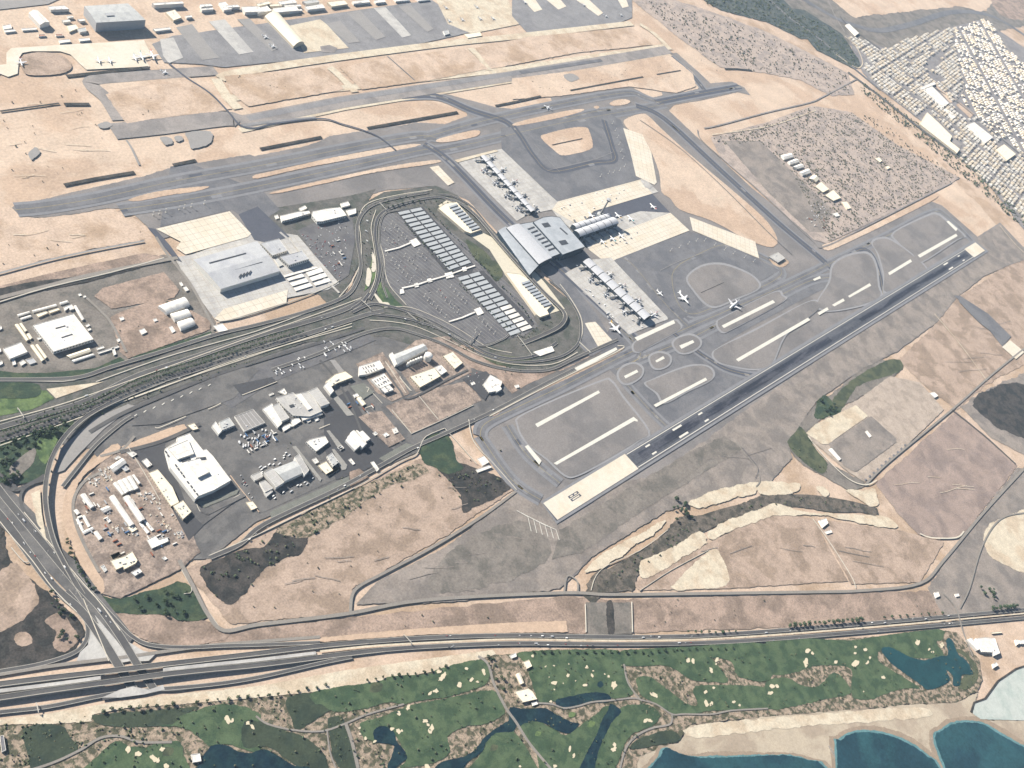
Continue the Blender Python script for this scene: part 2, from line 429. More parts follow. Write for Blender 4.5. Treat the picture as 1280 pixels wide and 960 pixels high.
# sandy islands inside the airfield
for s, o, lab, m in (
    ('160,250 175,251 210,244 245,239 262,233 240,234 205,238 180,243', None, 'thin sandy island at the western taxiway end', SAND_FAR),
    ('322,223 380,210 460,195 520,183 522,180 500,182 420,196 340,214 318,219', None, 'long sandy island between the parallel taxiways', SAND_FAR),
    ('350,241 420,226 470,215 545,204 542,200 480,209 400,226 340,240', None, 'sandy verge above the landside ring road', SAND_FAR),
    ('545,175 560,170 590,163 600,164 596,170 570,176 550,178', None, 'small sandy island at the taxiway crossing', SAND_FAR),
    ('641,155 660,149 700,140 726,136 728,139 700,147 665,154 646,157', None, 'narrow sandy island south of the taxiway', SAND_FAR),
    ('762,129 770,125 782,124 788,127 780,131 766,132', None, 'small sandy island near the taxiway bend', SAND_FAR),
    ('742,134 746,132 749,134 746,136', None, 'tiny sandy island near the taxiway bend', SAND_FAR),
    ('676,172 684,167 712,160 732,159 737,165 741,180 737,187 715,193 702,194 694,189', None, 'rounded sandy square inside the taxi loop', SAND_FAR),
    ('780,150 802,142 812,146 824,158 850,182 880,208 930,250 960,278 972,300 965,309 945,304 925,295 890,276 850,262 838,248 827,240 824,216 813,188 800,172 786,162', None, 'large sandy wedge beside the cross taxiway', SAND_FAR),
    ('962,320 986,326 978,334 966,330', None, 'sandy tip of the wedge by the small station', SAND),
    ('873,362 882,347 915,338 924,350 905,362 884,370', None, 'olive sandy square inside the apron loop', SOIL),
    ('650,498 700,474 772,437 775,440 720,468 640,506 618,520 612,516', None, 'sandy verge along the airside road', SAND_FAR),
    ('1028,306 1060,296 1110,272 1162,246 1170,248 1120,274 1060,303 1036,313', None, 'sandy verge below the scrub compound', SAND_FAR),
):
    sheet('sand_island', s, m, 6, lab, 3, 1.0, o=o)

# ---------------------------------------------------------------- taxiways
TW = (
    ('20,262 60,258 130,246 220,226 330,206 440,184 520,170 545,172', 44, TAXI, 'western taxiway with its wide turning end'),
    ('150,262 230,250 330,231 440,207 530,187 560,186 700,154 800,136 830,130', 42, TAXI, 'taxiway along the terminal side'),
    ('530,172 600,152 690,132 780,116 806,122 830,130', 40, TAXI, 'taxiway past the aprons'),
    ('500,120 545,120 590,138 628,150 640,158', 44, TAXI_DARK, 'curved dark exit from the old runway'),
    ('820,128 870,118 925,108', 44, TAXI_DARK, 'dark stub taxiway at the far corner'),
    ('838,70 866,95 880,112', 36, TAXI_DARK, 'dark link taxiway to the old runway end'),
    ('700,150 740,140 770,136', 24, TAXI, 'short link taxiway above the loop'),
    ('640,156 652,172 668,196 690,214 742,204 768,200 764,180 755,150', 34, TAXI_DARK, 'taxi loop round the sandy square'),
    ('795,132 830,148 900,212 970,276 1020,318 1045,340', 46, TAXI_DARK, 'long dark cross taxiway beside the sandy wedge'),
    ('530,180 560,200 620,262 660,300', 40, TAXI_DARK, 'apron taxilane south of the eastern pier'),
    ('680,318 740,372 790,420 800,436', 44, TAXI_DARK, 'apron taxilane south of the western pier'),
    ('600,545 606,530 640,512 700,484 780,444 840,418 900,392 960,366 1020,338 1060,318 1110,294 1165,266 1184,270 1216,302', 30, TAXI, 'long parallel taxiway next to the terminal'),
    ('600,545 640,600 676,625', 30, TAXI, 'outer entry taxiway at the near runway end'),
    ('634,532 660,570 700,604', 26, TAXI, 'second entry taxiway at the near runway end'),
    ('770,462 800,448 860,424 900,404 950,382 1010,352 1040,346 1046,340', 30, TAXI, 'inner parallel taxiway'),
    ('775,470 790,488 815,515 836,535', 26, TAXI, 'narrow exit taxiway to the near runway'),
    ('840,415 870,438 885,448 910,462 950,470 975,462', 26, TAXI_DARK, 'curved rapid exit taxiway'),
    ('1046,330 1075,312 1090,318 1100,345 1104,372', 26, TAXI_DARK, 'curved dark exit taxiway near the far end'),
    ('765,402 790,425 800,445 776,462', 30, TAXI, 'taxiway corner below the western pier'),
    ('850,330 872,318 905,306 940,315 975,335 965,352 890,385 862,392 846,376 840,345 850,330', 30, TAXI, 'taxi loop round the olive square'),
    ('765,318 790,330 830,378 860,408', 36, TAXI, 'taxilane along the western apron'),
    ('1048,338 1056,352 1040,360', 26, TAXI_DARK, 'short link between the parallel taxiways'),
)
YELLOW = mat('yellow_taxi_line', D(196, 178, 120), 0.2, (20, 4))
def taxi(px, w, m, lab, k):
    wd = path3(PT(px), 5.0 * STEP + 0.2 + 0.012 * k, 6)
    sh = strip('taxiway', [v - Vector((0, 0, 0.35)) for v in wd], w + 26, SHOULDER, lab)
    strip('pavement', [v + Vector((0, 0, 0.1)) for v in wd], w, m, parent=sh)
    strip('centre_line', [v + Vector((0, 0, 0.16)) for v in wd], 1.3, YELLOW, parent=sh)
    rn = random.Random(k)
    for _ in range(6):
        i = rn.randrange(len(wd) - 1)
        a, c = wd[i], wd[i + 1]
        if (c - a).length < 8:
            continue
        ax = (c - a).normalized()
        nn = Vector((-ax.y, ax.x, 0))
        L, q, t, u = min(rn.uniform(18, 60), (c - a).length * .9), rn.uniform(5, 9), rn.uniform(-.3, .3) * w, a.lerp(c, rn.uniform(0.05, .1)) + Vector((0, 0, 0.13))
        mesh('repair_patch', [u + nn * (t - q), u + ax * L + nn * (t - q), u + ax * L + nn * (t + q), u + nn * (t + q)], [(0, 1, 2, 3)], rn.choice((TAXI_DARK, SHOULDER, OLD_ASPHALT)), sh)
    return sh
for k, (px, w, m, lab) in enumerate(TW):
    taxi(px, w, m, lab, k)
# white gravel strips in the infield
for i, s in enumerate(('692,579 792,521 797,525 797,527 793,526 696,581', '669,530 748,488 750,491 672,534', '656,558 660,556 677,576 674,581', '817,506 882,472 884,475 820,509', '902,407 966,375 969,378 905,410',
          '920,449 1010,397 1013,400 923,452', '1022,391 1034,384 1036,387 1024,394', '1040,381 1054,373 1056,376 1043,383', '1060,370 1087,354 1089,357 1062,372', '1110,341 1138,324 1140,327 1112,344',
          '1147,319 1195,292 1197,295 1150,322', '793,422 842,400 844,404 797,426', '849,432 866,425 868,428 852,436', '819,451 829,445 831,448 821,453', '780,470 796,462 798,465 782,473', '718,460 770,434 772,437 722,464',
          '1183,277 1186,276 1197,286 1195,289', '1016,349 1025,345 1026,348 1018,351', '588,229 645,197 646,200 590,232', '568,200 620,187 623,189 572,203')):
    if i != 18:
        sheet('gravel_strip', s, PAINT if i != 19 else SAND_PALE, 9, 'white stone strip in the airfield, ' + ('longest at the near runway end', 'second at the near runway end', 'short slanting one by the entry taxiway', 'one opposite the narrow exit taxiway', 'one under the apron loop', 'long one in the middle of the infield', 'first of the three short dashes', 'second of the three short dashes', 'third of the three dashes', 'one beyond the curved dark exit', 'last long one before the far threshold', 'one at the end of the western pier', 'one in the oval island', 'one in the round island', 'small one west of the round island', 'one along the airside road corner', 'short one at the far entry', 'small one by the far crossing', '', 'broad one at the end of the eastern pier')[i])

# the main runway, its concrete ends and marks
rw = sheet('runway', '679,629.5 1199,315 1218,303 1231,314.5 1209,327.5 695.5,651', RUNWAY, 9, 'main runway with pale concrete ends and dark rubber streaks')
sheet('runway_shoulder', '676,627 1217,300 1236,314 696,655', SHOULDER, 8, 'shoulders of the main runway')
RWZ = rw.data.vertices[0].co.z
def rwp(u, v):
    """u 0..1 along the runway in metres proportion, v -1..1 across"""
    a, b = (G(679, 629.5), G(695.5, 651)), (G(1218, 303), G(1231, 314.5))
    p0, p1 = (a[0] + a[1]) / 2, (b[0] + b[1]) / 2
    d = p1 - p0
    n = Vector((-d.y, d.x, 0)).normalized()
    return p0 + d * u + n * v * 37
RWL = (rwp(1, 0) - rwp(0, 0)).length
def rwq(name, u0, u1, v0, v1, m, dz, par):
    q = [rwp(u, v) for u, v in ((u0, v0), (u1, v0), (u1, v1), (u0, v1))]
    q = [Vector((p.x, p.y, RWZ + dz)) for p in q]
    n = (q[1] - q[0]).cross(q[2] - q[0]).z
    return mesh(name, q, [(0, 1, 2, 3) if n > 0 else (3, 2, 1, 0)], m, par)
rwq('concrete_end', 0.0, 0.115, -1, 1, CONC, 0.06, rw)
rwq('concrete_end', 0.955, 1.0, -1, 1, CONC, 0.06, rw)
for k in range(7):
    u0 = 0.116 + 0.004 * k
    rwq('rubber_marks', u0, 0.66 - 0.05 * k, -0.62 + 0.075 * k, 0.62 - 0.075 * k, RUBBER_L if k < 3 else RUBBER, 0.03 + 0.006 * k, rw)
for k in range(5):
    rwq('rubber_marks', 0.5 + 0.03 * k, 0.953 - 0.003 * k, -0.5 + 0.08 * k, 0.5 - 0.08 * k, RUBBER_L if k < 2 else RUBBER, 0.022 + 0.0055 * k, rw)
for s in (-0.86, 0.86):
    rwq('edge_line', 0.116, 0.954, s - 0.035, s + 0.035, PAINT, 0.1, rw)
for u in (0.165, 0.845):
    rwq('aiming_mark', u + 0.022, u + 0.037, 0.4, 0.62, PAINT, 0.1, rw)
    rwq('aiming_mark', u + 0.022, u + 0.037, -0.62, -0.4, PAINT, 0.1, rw)
for u in (0.142, 0.232, 0.92):
    for s in (0.5, -0.5):
        rwq('touchdown_mark', u, u + 0.007, s - 0.09, s + 0.09, PAINT, 0.1, rw)
# runway number 08 on the near concrete end, as dark strokes
for (a, b, c, d) in ((0.020, 0.029, -0.30, -0.22), (0.020, 0.029, -0.10, -0.02), (0.029, 0.031, -0.30, -0.02), (0.018, 0.020, -0.30, -0.02),
                     (0.020, 0.029, 0.05, 0.13), (0.020, 0.029, 0.25, 0.33), (0.029, 0.031, 0.05, 0.33), (0.018, 0.020, 0.05, 0.33), (0.0235, 0.0255, 0.13, 0.25)):
    rwq('numeral_stroke', a + 0.008, b + 0.008, c, d, TAXI_DARK, 0.12, rw)
for i in range(6):
    x, y = 652 + 6 * i, 640 + 3.2 * i
    road('chevron_mark', [(x - 6, y - 2), (x + 8 + i, y + 6), (x + 12 + i, y + 24 - i)], 2.2, PAINT, 8, ('pale chevron before the runway threshold, ' + ('outermost', 'second from outside', 'third from outside', 'third from the runway', 'second from the runway', 'nearest the runway')[i]), smooth=0)

# the old runway and its taxiway beyond
road('old_runway', '300,153 430,127 640,95 836,62', 75, TAXI_PALE, 6, 'old runway with pale bleached asphalt', smooth=0)
road('old_runway_streak', '650,90.5 700,83 752,75', 24, TAXI, 8, 'dark rubbered patch of the old runway', smooth=0)
road('old_runway_streak', '310,148 430,124 640,92 735,77', 30, OLD_ASPHALT, 7, 'grey worn middle of the old runway', smooth=0)
road('old_runway_verge', '270,124 430,110 640,86 835,57', 40, SAND_PALE, 5, 'pale sandy southern verge of the old runway', smooth=0)
road('old_runway_verge', '300,163 430,135 640,101 838,68', 28, SAND_PALE, 5, 'pale sandy northern verge of the old runway', smooth=0)
road('old_taxiway', '140,164 200,158 280,148 300,152', 90, TAXI_PALE, 7, 'western end of the old runway', smooth=3)
road('old_taxiway', '150,150 134,124 116,108 118,100 160,96 210,92 270,88', 60, TAXI_PALE, 7, 'curved grey taxiway at the old runway end', smooth=4)
road('old_taxiway', '275,98 300,90 420,72 560,54 640,46 790,29', 46, SAND_PALE, 7, 'pale taxiway along the old aprons', smooth=3)
road('old_taxiway', '270,98 282,118 298,136', 44, SAND_PALE, 7, 'pale link from the old aprons to the old runway', smooth=3)
road('old_taxiway', '412,84 424,94 444,115', 40, SAND_PALE, 7, 'second pale link across the old infield', smooth=3)
road('old_taxiway', '588,60 600,72 612,88', 40, SAND_PALE, 7, 'third pale link across the old infield', smooth=3)
road('old_taxiway', '800,30 818,42 838,62', 40, SAND_PALE, 7, 'pale link at the far end of the old runway', smooth=3)
road('dark_track', '210,78 232,96 262,116 284,138 300,156 318,160 345,154 400,148 428,155 455,163 475,172 495,188', 9, TAXI_DARK, 9, 'dark winding service track across the old airfield', smooth=5)
road('dark_track', '300,157 340,152 395,147', 16, OLD_ASPHALT, 8, 'grey strip beside the winding track', smooth=4)
road('dark_track', '484,70 500,84 518,100', 7, TAXI, 9, 'thin dark track across the old infield', smooth=2)
for s, lab, m in (
    ('105,100 120,97 160,96 220,92 262,104 290,136 200,148 150,150 132,125 112,114', 'old taxiway field at the western end', SAND_FAR),
    ('190,55 215,45 480,8 540,0 560,14 590,40 500,60 400,72 280,84 250,80 205,78', 'grey asphalt of the old apron', OLD_ASPHALT),
    ('540,-10 630,-10 650,30 590,42 560,30', 'pinkish parking apron with light aircraft', SAND_PALE),
    ('640,-10 790,-10 790,22 770,30 660,42 640,20', 'far grey apron with rounded stands', OLD_ASPHALT),
):
    sheet('old_apron', s, m, 6, lab, 0, 1)
for s, m, lab in (
    ('200,49 217,47 229,72 211,79 204,70', CONC_GREY, 'first grey concrete stand by the big hangar'),
    ('220,34 240,30 268,66 275,72 253,75', CONC_OLD, 'second grey concrete stand'),
    ('261,27 281,24 317,65 299,68', CONC_GREY, 'third stand, pale and long'),
    ('296,24 312,23 348,60 340,64', CONC_OLD, 'fourth stand with two parked jets'),
    ('405,30 425,26 450,52 436,54', CONC_OLD, 'fifth stand beyond the long white shed'),
    ('433,16 450,13 482,46 470,50', CONC_OLD, 'sixth stand beyond the long white shed'),
    ('467,10 482,9 514,44 503,47', CONC_GREY, 'seventh stand, the brighter one'),
    ('498,8 513,6 542,36 534,40', CONC_OLD, 'eighth stand, narrow'),
    ('648,-6 664,-8 678,12 668,15', CONC, 'first bright stand on the far apron'),
    ('676,-6 694,-8 708,8 698,12', CONC, 'second bright stand on the far apron'),
    ('712,-6 728,-8 754,16 748,20', CONC, 'third bright stand on the far apron'),
    ('768,-8 780,-8 786,8 778,10', CONC, 'fourth bright stand on the far apron'),
    ('362,32 400,24 408,30 436,60 380,66 372,50', SAND_PALE, 'pale sandy plot beside the long white shed'),
    ('400,58 412,56 422,60 418,66 402,65', TAXI_PALE, 'grey oval patch on the pale sandy plot'),
):
    sheet('aircraft_stand', s, m, 8, lab)
sheet('sand_apron', '0,92 10,96 22,92 24,72 28,66 40,64 75,64 88,68 100,80 108,87 187,83 180,72 190,70 180,50 130,53 60,57 14,60 8,66 8,80 -8,82 -8,98', CONC, 8, 'cream concrete apron in front of the big grey hangar')
sheet('gravel_plain', '-10,0 30,0 80,-4 60,5 -10,13', CONC_OLD, 6, 'grey plain behind the far white shed')
sheet('earth_mound', '26,72 40,66 64,66 82,72 90,84 76,92 40,94 28,88', SOIL_PINK, 9, 'brown mound in the bend of the cream apron', 4, 1)
# infield tints by the old runway
for s, lab, m in (
    ('132,118 160,109 240,101 262,112 284,138 200,147 158,154 146,138', 'sandy field west of the winding track', SAND),
    ('280,95 400,84 424,102 430,112 310,133 288,114', 'sandy field east of the winding track', SAND),
    ('424,84 484,72 520,68 580,60 610,86 540,100 452,112', 'middle sandy field before the old runway', SAND),
    ('594,60 660,46 790,34 816,56 720,66 614,86', 'last sandy field before the old runway', SAND),
    ('640,98 720,88 836,68 866,92 870,108 846,116 826,114 816,112 786,108 700,120 640,124', 'sandy field by the far taxiway corner', SAND_FAR)):
    sheet('sand_field', s, m, 7, lab, 0, 2)
# aprons at the terminal
JOINT = mat('slab_joint_filler', D(196, 186, 168), 0.3, (16, 4))
def joints(ob, px, gap, wd, m, both=True):
    """the joints between the slabs of an apron, one part"""
    z = ob.data.vertices[0].co.z + 0.03
    w = [G(x, y) for x, y in px]
    n = len(w)
    ax = max(((w[(i + 1) % n] - w[i]) for i in range(n)), key=lambda v: v.length).normalized()
    ay = Vector((-ax.y, ax.x, 0))
    xy = [(v.dot(ax), v.dot(ay)) for v in w]
    vs, fs = [], []
    for u, v, k in ((ax, ay, 0), (ay, ax, 1))[:2 if both else 1]:
        lo, hi = min(q[1 - k] for q in xy), max(q[1 - k] for q in xy)
        a0, a1 = min(q[k] for q in xy), max(q[k] for q in xy)
        t = lo + gap
        while t < hi:
            s, st = a0, None
            while s <= a1 + 6:
                ins = s <= a1 and inside((s, t) if k == 0 else (t, s), xy)
                if ins and st is None:
                    st = s
                if not ins and st is not None:
                    i = len(vs)
                    for c, d in ((st, -wd / 2), (s - 5, -wd / 2), (s - 5, wd / 2), (st, wd / 2)):
                        p = u * c + v * (t + d)
                        vs.append((p.x, p.y, z + 0.008 * k))
                    fs.append((i, i + 1, i + 2, i + 3) if k == 0 else (i + 3, i + 2, i + 1, i))
                    st = None
                s += 5
            t += gap
    if fs:
        tag(mesh('slab_joints', vs, fs, m, ob), kind='stuff')
for s, m, l, lab in (
    ('626,160 652,156 755,138 776,150 790,182 808,222 697,252 688,244 627,186', TAXI, 5, 'dark asphalt of the apron behind the eastern pier'),
    ('736,326 770,324 862,289 900,300 975,338 950,352 880,384 850,400 835,398 764,322', TAXI, 5, 'dark asphalt of the apron behind the western pier'),
    ('744,264 815,242 838,266 790,284 726,284', TAXI_DARK, 5, 'dark apron lane at the control tower'),
    ('218,322 240,318 314,292 345,290 372,294 424,354 410,362 290,386 268,398 240,360', CONC_GREY, 5, 'pale grey yard round the cargo hangar'),
    ('572,202 602,192 627,186 690,246 697,252 806,223 823,240 740,262 720,290 700,275 690,262 660,268 646,276', CONC_GREY, 6, 'pale concrete apron of the eastern pier'),
    ('697,252 802,224 815,242 742,264 726,282 706,272 690,262', CONC, 7, 'cream concrete apron between the piers'),
    ('779,160 803,168 814,190 821,228 818,231 795,220 788,190', CONC, 7, 'cream slanting apron by the sandy wedge'),
    ('800,224 816,232 812,236 806,234', CONC_GREY, 8, 'striped corner joining the cream aprons'),
    ('770,324 862,288 838,266 790,284 744,300 736,312 760,330', CONC, 6, 'cream concrete apron north of the central pier'),
    ('725,290 760,276 800,264 838,266 820,280 780,300 745,318 735,310', CONC_GREY, 5, 'grey concrete round the central pier'),
    ('862,271 870,274 944,302 949,323 866,288', CONC, 7, 'long cream stand along the sandy wedge'),
    ('706,342 735,325 764,322 834,396 835,399 786,418', CONC_GREY, 6, 'pale concrete apron of the western pier'),
    ('731,404 744,402 766,426 748,434', CONC, 7, 'small cream stand near the ring road'),
    ('195,286 287,264 314,292 310,296 232,318 220,310 226,302', CONC, 7, 'cream concrete apron behind the cargo hangar'),
    ('184,284 194,286 212,306 228,328 218,324', TAXI_DARK, 6, 'dark strip beside the cargo apron'),
    ('213,208 240,205 330,240 350,262 318,282 290,262 200,284', TAXI, 4, 'dark asphalt south of the cargo apron'),
    ('268,398 280,386 360,362 358,378 300,396 276,402', CONC, 7, 'cream yard in front of the cargo hangar'),
    ('298,268 322,258 362,296 336,304 318,300', TAXI_DARK, 6, 'dark square apron beside the cargo apron'),
    ('537,209 548,207 568,228 560,232', CONC, 7, 'small cream pad at the eastern corner'),
):
    ap = sheet('apron', s, m, l, lab)
    if m in (CONC, CONC_GREY):
        joints(ap, PT(s), 26, 1.1, JOINT)
for i, s in enumerate(('684,213 718,205 746,198 766,190', '668,180 690,205 700,215', '752,160 760,176 765,200', '825,338 850,326 880,316')):
    road('guide_line', s, 1.6, CONC_OLD, 9, 'pale guide line on the apron, ' + ('longest, under the loop', 'one by the eastern pier', 'one by the slanting apron', 'one by the western apron')[i], smooth=3)

# rounded islands between the taxiways: a pale rim with gravel inside
sheet('junction_asphalt', '748,436 765,405 790,425 812,420 835,398 850,400 872,384 905,372 965,350 985,352 1010,350 1044,344 1048,352 1000,376 940,408 900,432 902,450 920,462 980,462 985,472 940,490 870,512 840,536 826,534 800,506 776,476 762,462', TAXI, 4, 'wide taxiway crossing by the western pier')
def island(s, o, lab):
    e = sheet('gravel_island', s, SHOULDER_P, 7, lab, 4, o=o)
    p = PT(s, o)
    cx, cy = sum(q[0] for q in p) / len(p), sum(q[1] for q in p) / len(p)
    q = []
    for x, y in p:
        d = math.hypot(x - cx, y - cy)
        k = max(0.3, (d - 2.6) / d)
        q.append((cx + (x - cx) * k, cy + (y - cy) * k))
    sheet('gravel_fill', q, INFIELD, 8, smooth=4, parent=e)
SHOULDER_P = mat('pale_shoulder', D(176, 176, 178), 0.12, (40, 6))
ZI = (820, 340, 8)
for s, o, lab in (
    ('155,722 200,655 330,612 430,648 462,710 425,770 320,822 220,812', ZI, 'oval gravel island with one short white strip'),
    ('680,825 720,797 770,800 800,826 790,866 742,890 700,880', (640, 240, 4), 'round gravel island with one short white strip'),
    ('598,505 660,455 1180,195 1275,230 1275,300 760,578 665,612 612,565', ZI, 'long gravel island under the apron loop'),
    ('555,820 640,745 1000,560 1500,300 1640,290 1660,340 1500,480 1300,640 1160,935 980,985 750,950 610,905', ZI, 'large gravel island with the long white strip'),
    ('525,900 560,862 620,850 660,880 650,925 600,960 560,965 530,940', (640, 240, 4), 'small gravel island by the parallel taxiway'),
    ('660,960 700,935 860,870 960,862 1010,890 1000,940 880,1000 760,1060 720,1010', (640, 240, 4), 'gravel island with the slanting white strip'),
    ('22,205 60,145 430,-15 500,-20 560,60 690,235 640,285 480,385 330,462 262,462 170,380 70,300', (640, 480, 4), 'large gravel island at the near runway end'),
    ('600,790 620,740 800,640 840,650 850,680 790,720 680,780 630,805', (640, 240, 4), 'gravel island at the end of the western pier'),
    ('870,440 890,400 960,360 1060,355 1180,400 1240,450 1230,490 1120,540 1020,580 960,560 900,490', (640, 240, 4), 'gravel field inside the apron loop'),
    ('320,360 400,310 500,300 545,360 560,470 570,525 480,570 300,600 240,560 300,450', (960, 240, 4), 'gravel field under the curved dark exit'),
    ('515,250 560,225 620,235 740,320 800,385 780,400 590,510 575,420 545,310', (960, 240, 4), 'gravel field with the short last dash'),
    ('625,200 800,110 850,105 900,140 990,220 950,240 760,360 720,320 640,250', (960, 240, 4), 'gravel field before the far threshold'),
):
    island(s, o, lab)

# tyre tracks pressed into the desert
TR = random.Random(31)
for s, n, m in (('0,170 120,165 150,205 20,240', 7, SAND_PALE), ('20,100 110,110 120,160 30,170', 5, SAND_PALE), ('300,95 420,86 600,72 590,90 430,108 320,125', 7, SAND), ('620,70 800,45 800,55 640,85', 4, SAND), ('650,110 800,92 860,100 700,118', 4, SAND), ('850,180 900,200 960,285 930,280 840,210', 6, SAND_PALE),
                ('1110,430 1250,370 1280,440 1180,490', 7, SOIL_PALE), ('860,690 1050,660 1140,720 900,730', 6, SOIL_PALE), ('320,750 560,590 620,625 440,735', 8, SOIL_PALE), ('1110,600 1190,540 1240,590 1180,655', 5, SAND), ('0,270 130,270 150,290 20,320', 5, SAND_PALE), ('460,745 640,650 690,690 600,740', 8, SOIL_PALE), ('850,590 960,520 1000,480 980,570', 7, SOIL_PALE)):
    for _ in range(n + 2):
        a = TR.choice(rand_in0(PT(s), TR))
        t = TR.uniform(-0.5, 0.35) + (math.pi if TR.random() < .5 else 0)
        L = TR.uniform(14, 42)
        q = [(a[0] + math.cos(t) * L * u, a[1] + math.sin(t) * L * u * 0.6 + TR.uniform(-0.7, 0.7)) for u in (-.5, -.15, .2, .5)]
        if not all(inside(v, PT(s)) for v in q):
            continue
        w = path3(q, 6.2 * STEP + TR.uniform(0, .2), 6)
        strip('tyre_track', w, TR.uniform(1.6, 2.6), SAND_PALE if m is SAND else m, parent=desert)
# ---------------------------------------------------------------- landside ground
sheet('landside_ground', '440,262 480,240 545,232 572,244 640,312 690,357 732,392 734,440 690,467 640,472 560,446 480,420 380,428 200,492 60,552 -20,580 -20,478 60,474 150,462 260,424 400,388 436,370 448,330 438,290',
      LANDSIDE, 4, 'landscaped ground of the ring road and the boulevard', 0, 1)
sheet('landside_ground', '60,552 200,492 320,448 400,424 470,412 560,440 620,462 700,460 772,432 776,440 700,474 650,498 600,524 520,566 420,610 320,652 262,698 228,700 150,600 110,560', CARGO, 3, 'dusty grey ground of the cargo quarter', 0, 1)
sheet('landside_ground', '330,262 440,244 470,236 452,262 440,290 448,330 430,368 410,380 350,320 322,285', LANDSIDE, 3, 'ground of the car lot behind the cargo buildings', 0, 1)
sheet('landside_ground', '-20,374 0,368 205,318 222,322 270,402 268,424 150,464 60,476 -20,478', SOIL_GREY, 2, 'ground of the western compound', 0, 1)
cp = sheet('car_park', '475,272 486,266 500,268 528,262 600,318 660,380 672,408 655,420 628,424 600,432 560,416 520,394 498,372 482,352 476,320', CARPARK, 5, 'large grey car park inside the ring road')
joints(cp, PT('475,272 486,266 500,268 528,262 600,318 660,380 672,408 655,420 628,424 600,432 560,416 520,394 498,372 482,352 476,320'), 17, 1.2, CONC_OLD, False)
sheet('car_park', '372,288 398,276 440,270 444,300 436,344 424,352 392,318', CARPARK, 5, 'crowded car lot beside the ring road')
sheet('cargo_road_field', '268,520 330,470 400,455 440,520 460,560 440,590 330,640 300,640 262,575', CARGO, 4, 'asphalt yards between the cargo buildings', 0, 0)
sheet('cargo_road_field', '405,505 435,488 470,545 500,568 450,590 420,600 405,560', ROAD_DARK, 5, 'dark asphalt square with the vaulted hall')
sheet('yard_ground', '92,616 128,576 158,560 200,560 230,640 250,690 225,712 150,748 128,742 100,690', YARD, 5, 'trodden ground of the walled works yard', 0, 1)
sheet('yard_ground', '206,556 228,545 250,560 300,622 254,656 236,640', CARGO, 6, 'asphalt round the big white depot')
sheet('yard_ground', '160,562 205,552 256,655 236,676 196,600', ROAD_DARK, 5, 'dark asphalt lane in the works yard')
sheet('parking_field', '164,532 200,500 300,458 324,462 292,498 200,530', CARGO, 6, 'empty asphalt field beside the boulevard')
sheet('parking_field', '255,493 340,450 400,430 436,420 462,418 470,425 420,446 340,478 290,510', CARPARK, 5, 'parking field with white vans beside the boulevard')
sheet('orange_bank', '78,640 84,612 100,592 140,556 150,562 120,582 98,604 92,640 108,690 130,728 128,742 118,735 98,700 84,668', SAND_ORANGE, 6, 'orange earth bank round the works yard', 3, 1)
sheet('orange_bank', '152,558 172,550 208,536 230,530 234,535 190,556 156,565', SAND_ORANGE, 7, 'orange earth bank behind the big white depot', 0, 1)
sheet('soil_plot', '482,508 530,488 585,476 602,500 515,542', YARD, 4, 'bare brown plots with rubble', 0, 1)
sheet('soil_plot', '445,455 478,440 500,470 512,492 490,502 470,490', YARD, 5, 'brown plot round the paired store blocks', 0, 1)
sheet('soil_plot', '490,450 520,425 560,420 585,440 590,465 560,480 520,490', YARD, 4, 'brown plot round the warehouse', 0, 1)
sheet('soil_plot', '550,430 590,432 640,462 700,464 760,436 660,480 640,492 620,470 590,460', SOIL, 4, 'brown verge under the elevated road', 0, 1)
sheet('soil_plot', '118,370 128,360 205,340 224,362 218,372 140,386', SOIL, 5, 'brown earth square of the western compound', 0, 1)
sheet('soil_plot', '138,396 150,390 200,372 222,378 264,402 262,412 160,448 150,440', SOIL, 5, 'brown plot with the three white sheds', 0, 1)
sheet('soil_plot', '0,368 60,352 200,325 204,321 180,316 60,342 -10,360 -10,380', SOIL, 4, 'brown strip beside the pale service road', 0, 1)
sheet('soil_plot', '-10,362 40,352 110,344 200,325 206,326 110,352 60,362 -10,378', SOIL_DARK, 5, 'dark ditch along the compound road', 0, 1)
sheet('soil_plot', '-40,250 20,262 45,272 90,268 140,260 170,280 180,300 120,310 60,324 -40,352', SAND, 2, 'wide sandy field at the western edge', 0, 3)
sheet('grass_strip', '-10,462 20,466 60,466 120,460 150,446 158,452 150,457 100,470 60,474 -10,474', GREENDARK, 6, 'curved green strip below the white compound', 0, 0.8)
sheet('grass_strip', '166,446 220,428 264,414 264,418 220,434 168,450', GREENDARK, 6, 'narrow green strip beside the frontage road', 0, 0.6)
sheet('lawn', '-10,486 20,484 58,488 68,498 40,512 -10,522', LAWN, 5, 'bright green lawn left of the boulevard', 0, 1)
sheet('lawn', '-10,480 30,478 50,482 46,496 10,498 -10,496', GREENDARK, 6, 'dark hedge bed beside the bright lawn', 3, 1)
sheet('sand_lot', '58,486 130,477 70,498', SAND_PALE, 6, 'pale triangular lot beside the boulevard')
sheet('grove_ground', '-10,552 40,534 78,520 100,512 92,530 72,556 60,580 55,600 20,606 -10,610', GREENDARK, 4, 'dark green grove ground at the interchange', 0, 1.5)
sheet('lawn', '48,548 62,538 74,542 64,566 56,580 46,566', LAWN, 5, 'bright green patch under the flyover', 3, 1)
sheet('soil_plot', '14,582 30,568 44,560 42,578 30,590 20,600 12,592', SOIL_GREY, 5, 'grey clearing in the grove', 3, 1)
sheet('paved_island', '76,560 90,548 120,522 160,505 168,507 130,536 100,566 80,588 68,592 72,575', CONC_OLD, 5, 'paved triangle between flyover and service road')
sheet('paved_island', '39,617 50,612 52,640 58,675 62,684 56,678 46,652', SAND_PALE, 7, 'pale sandy island between the ramps')
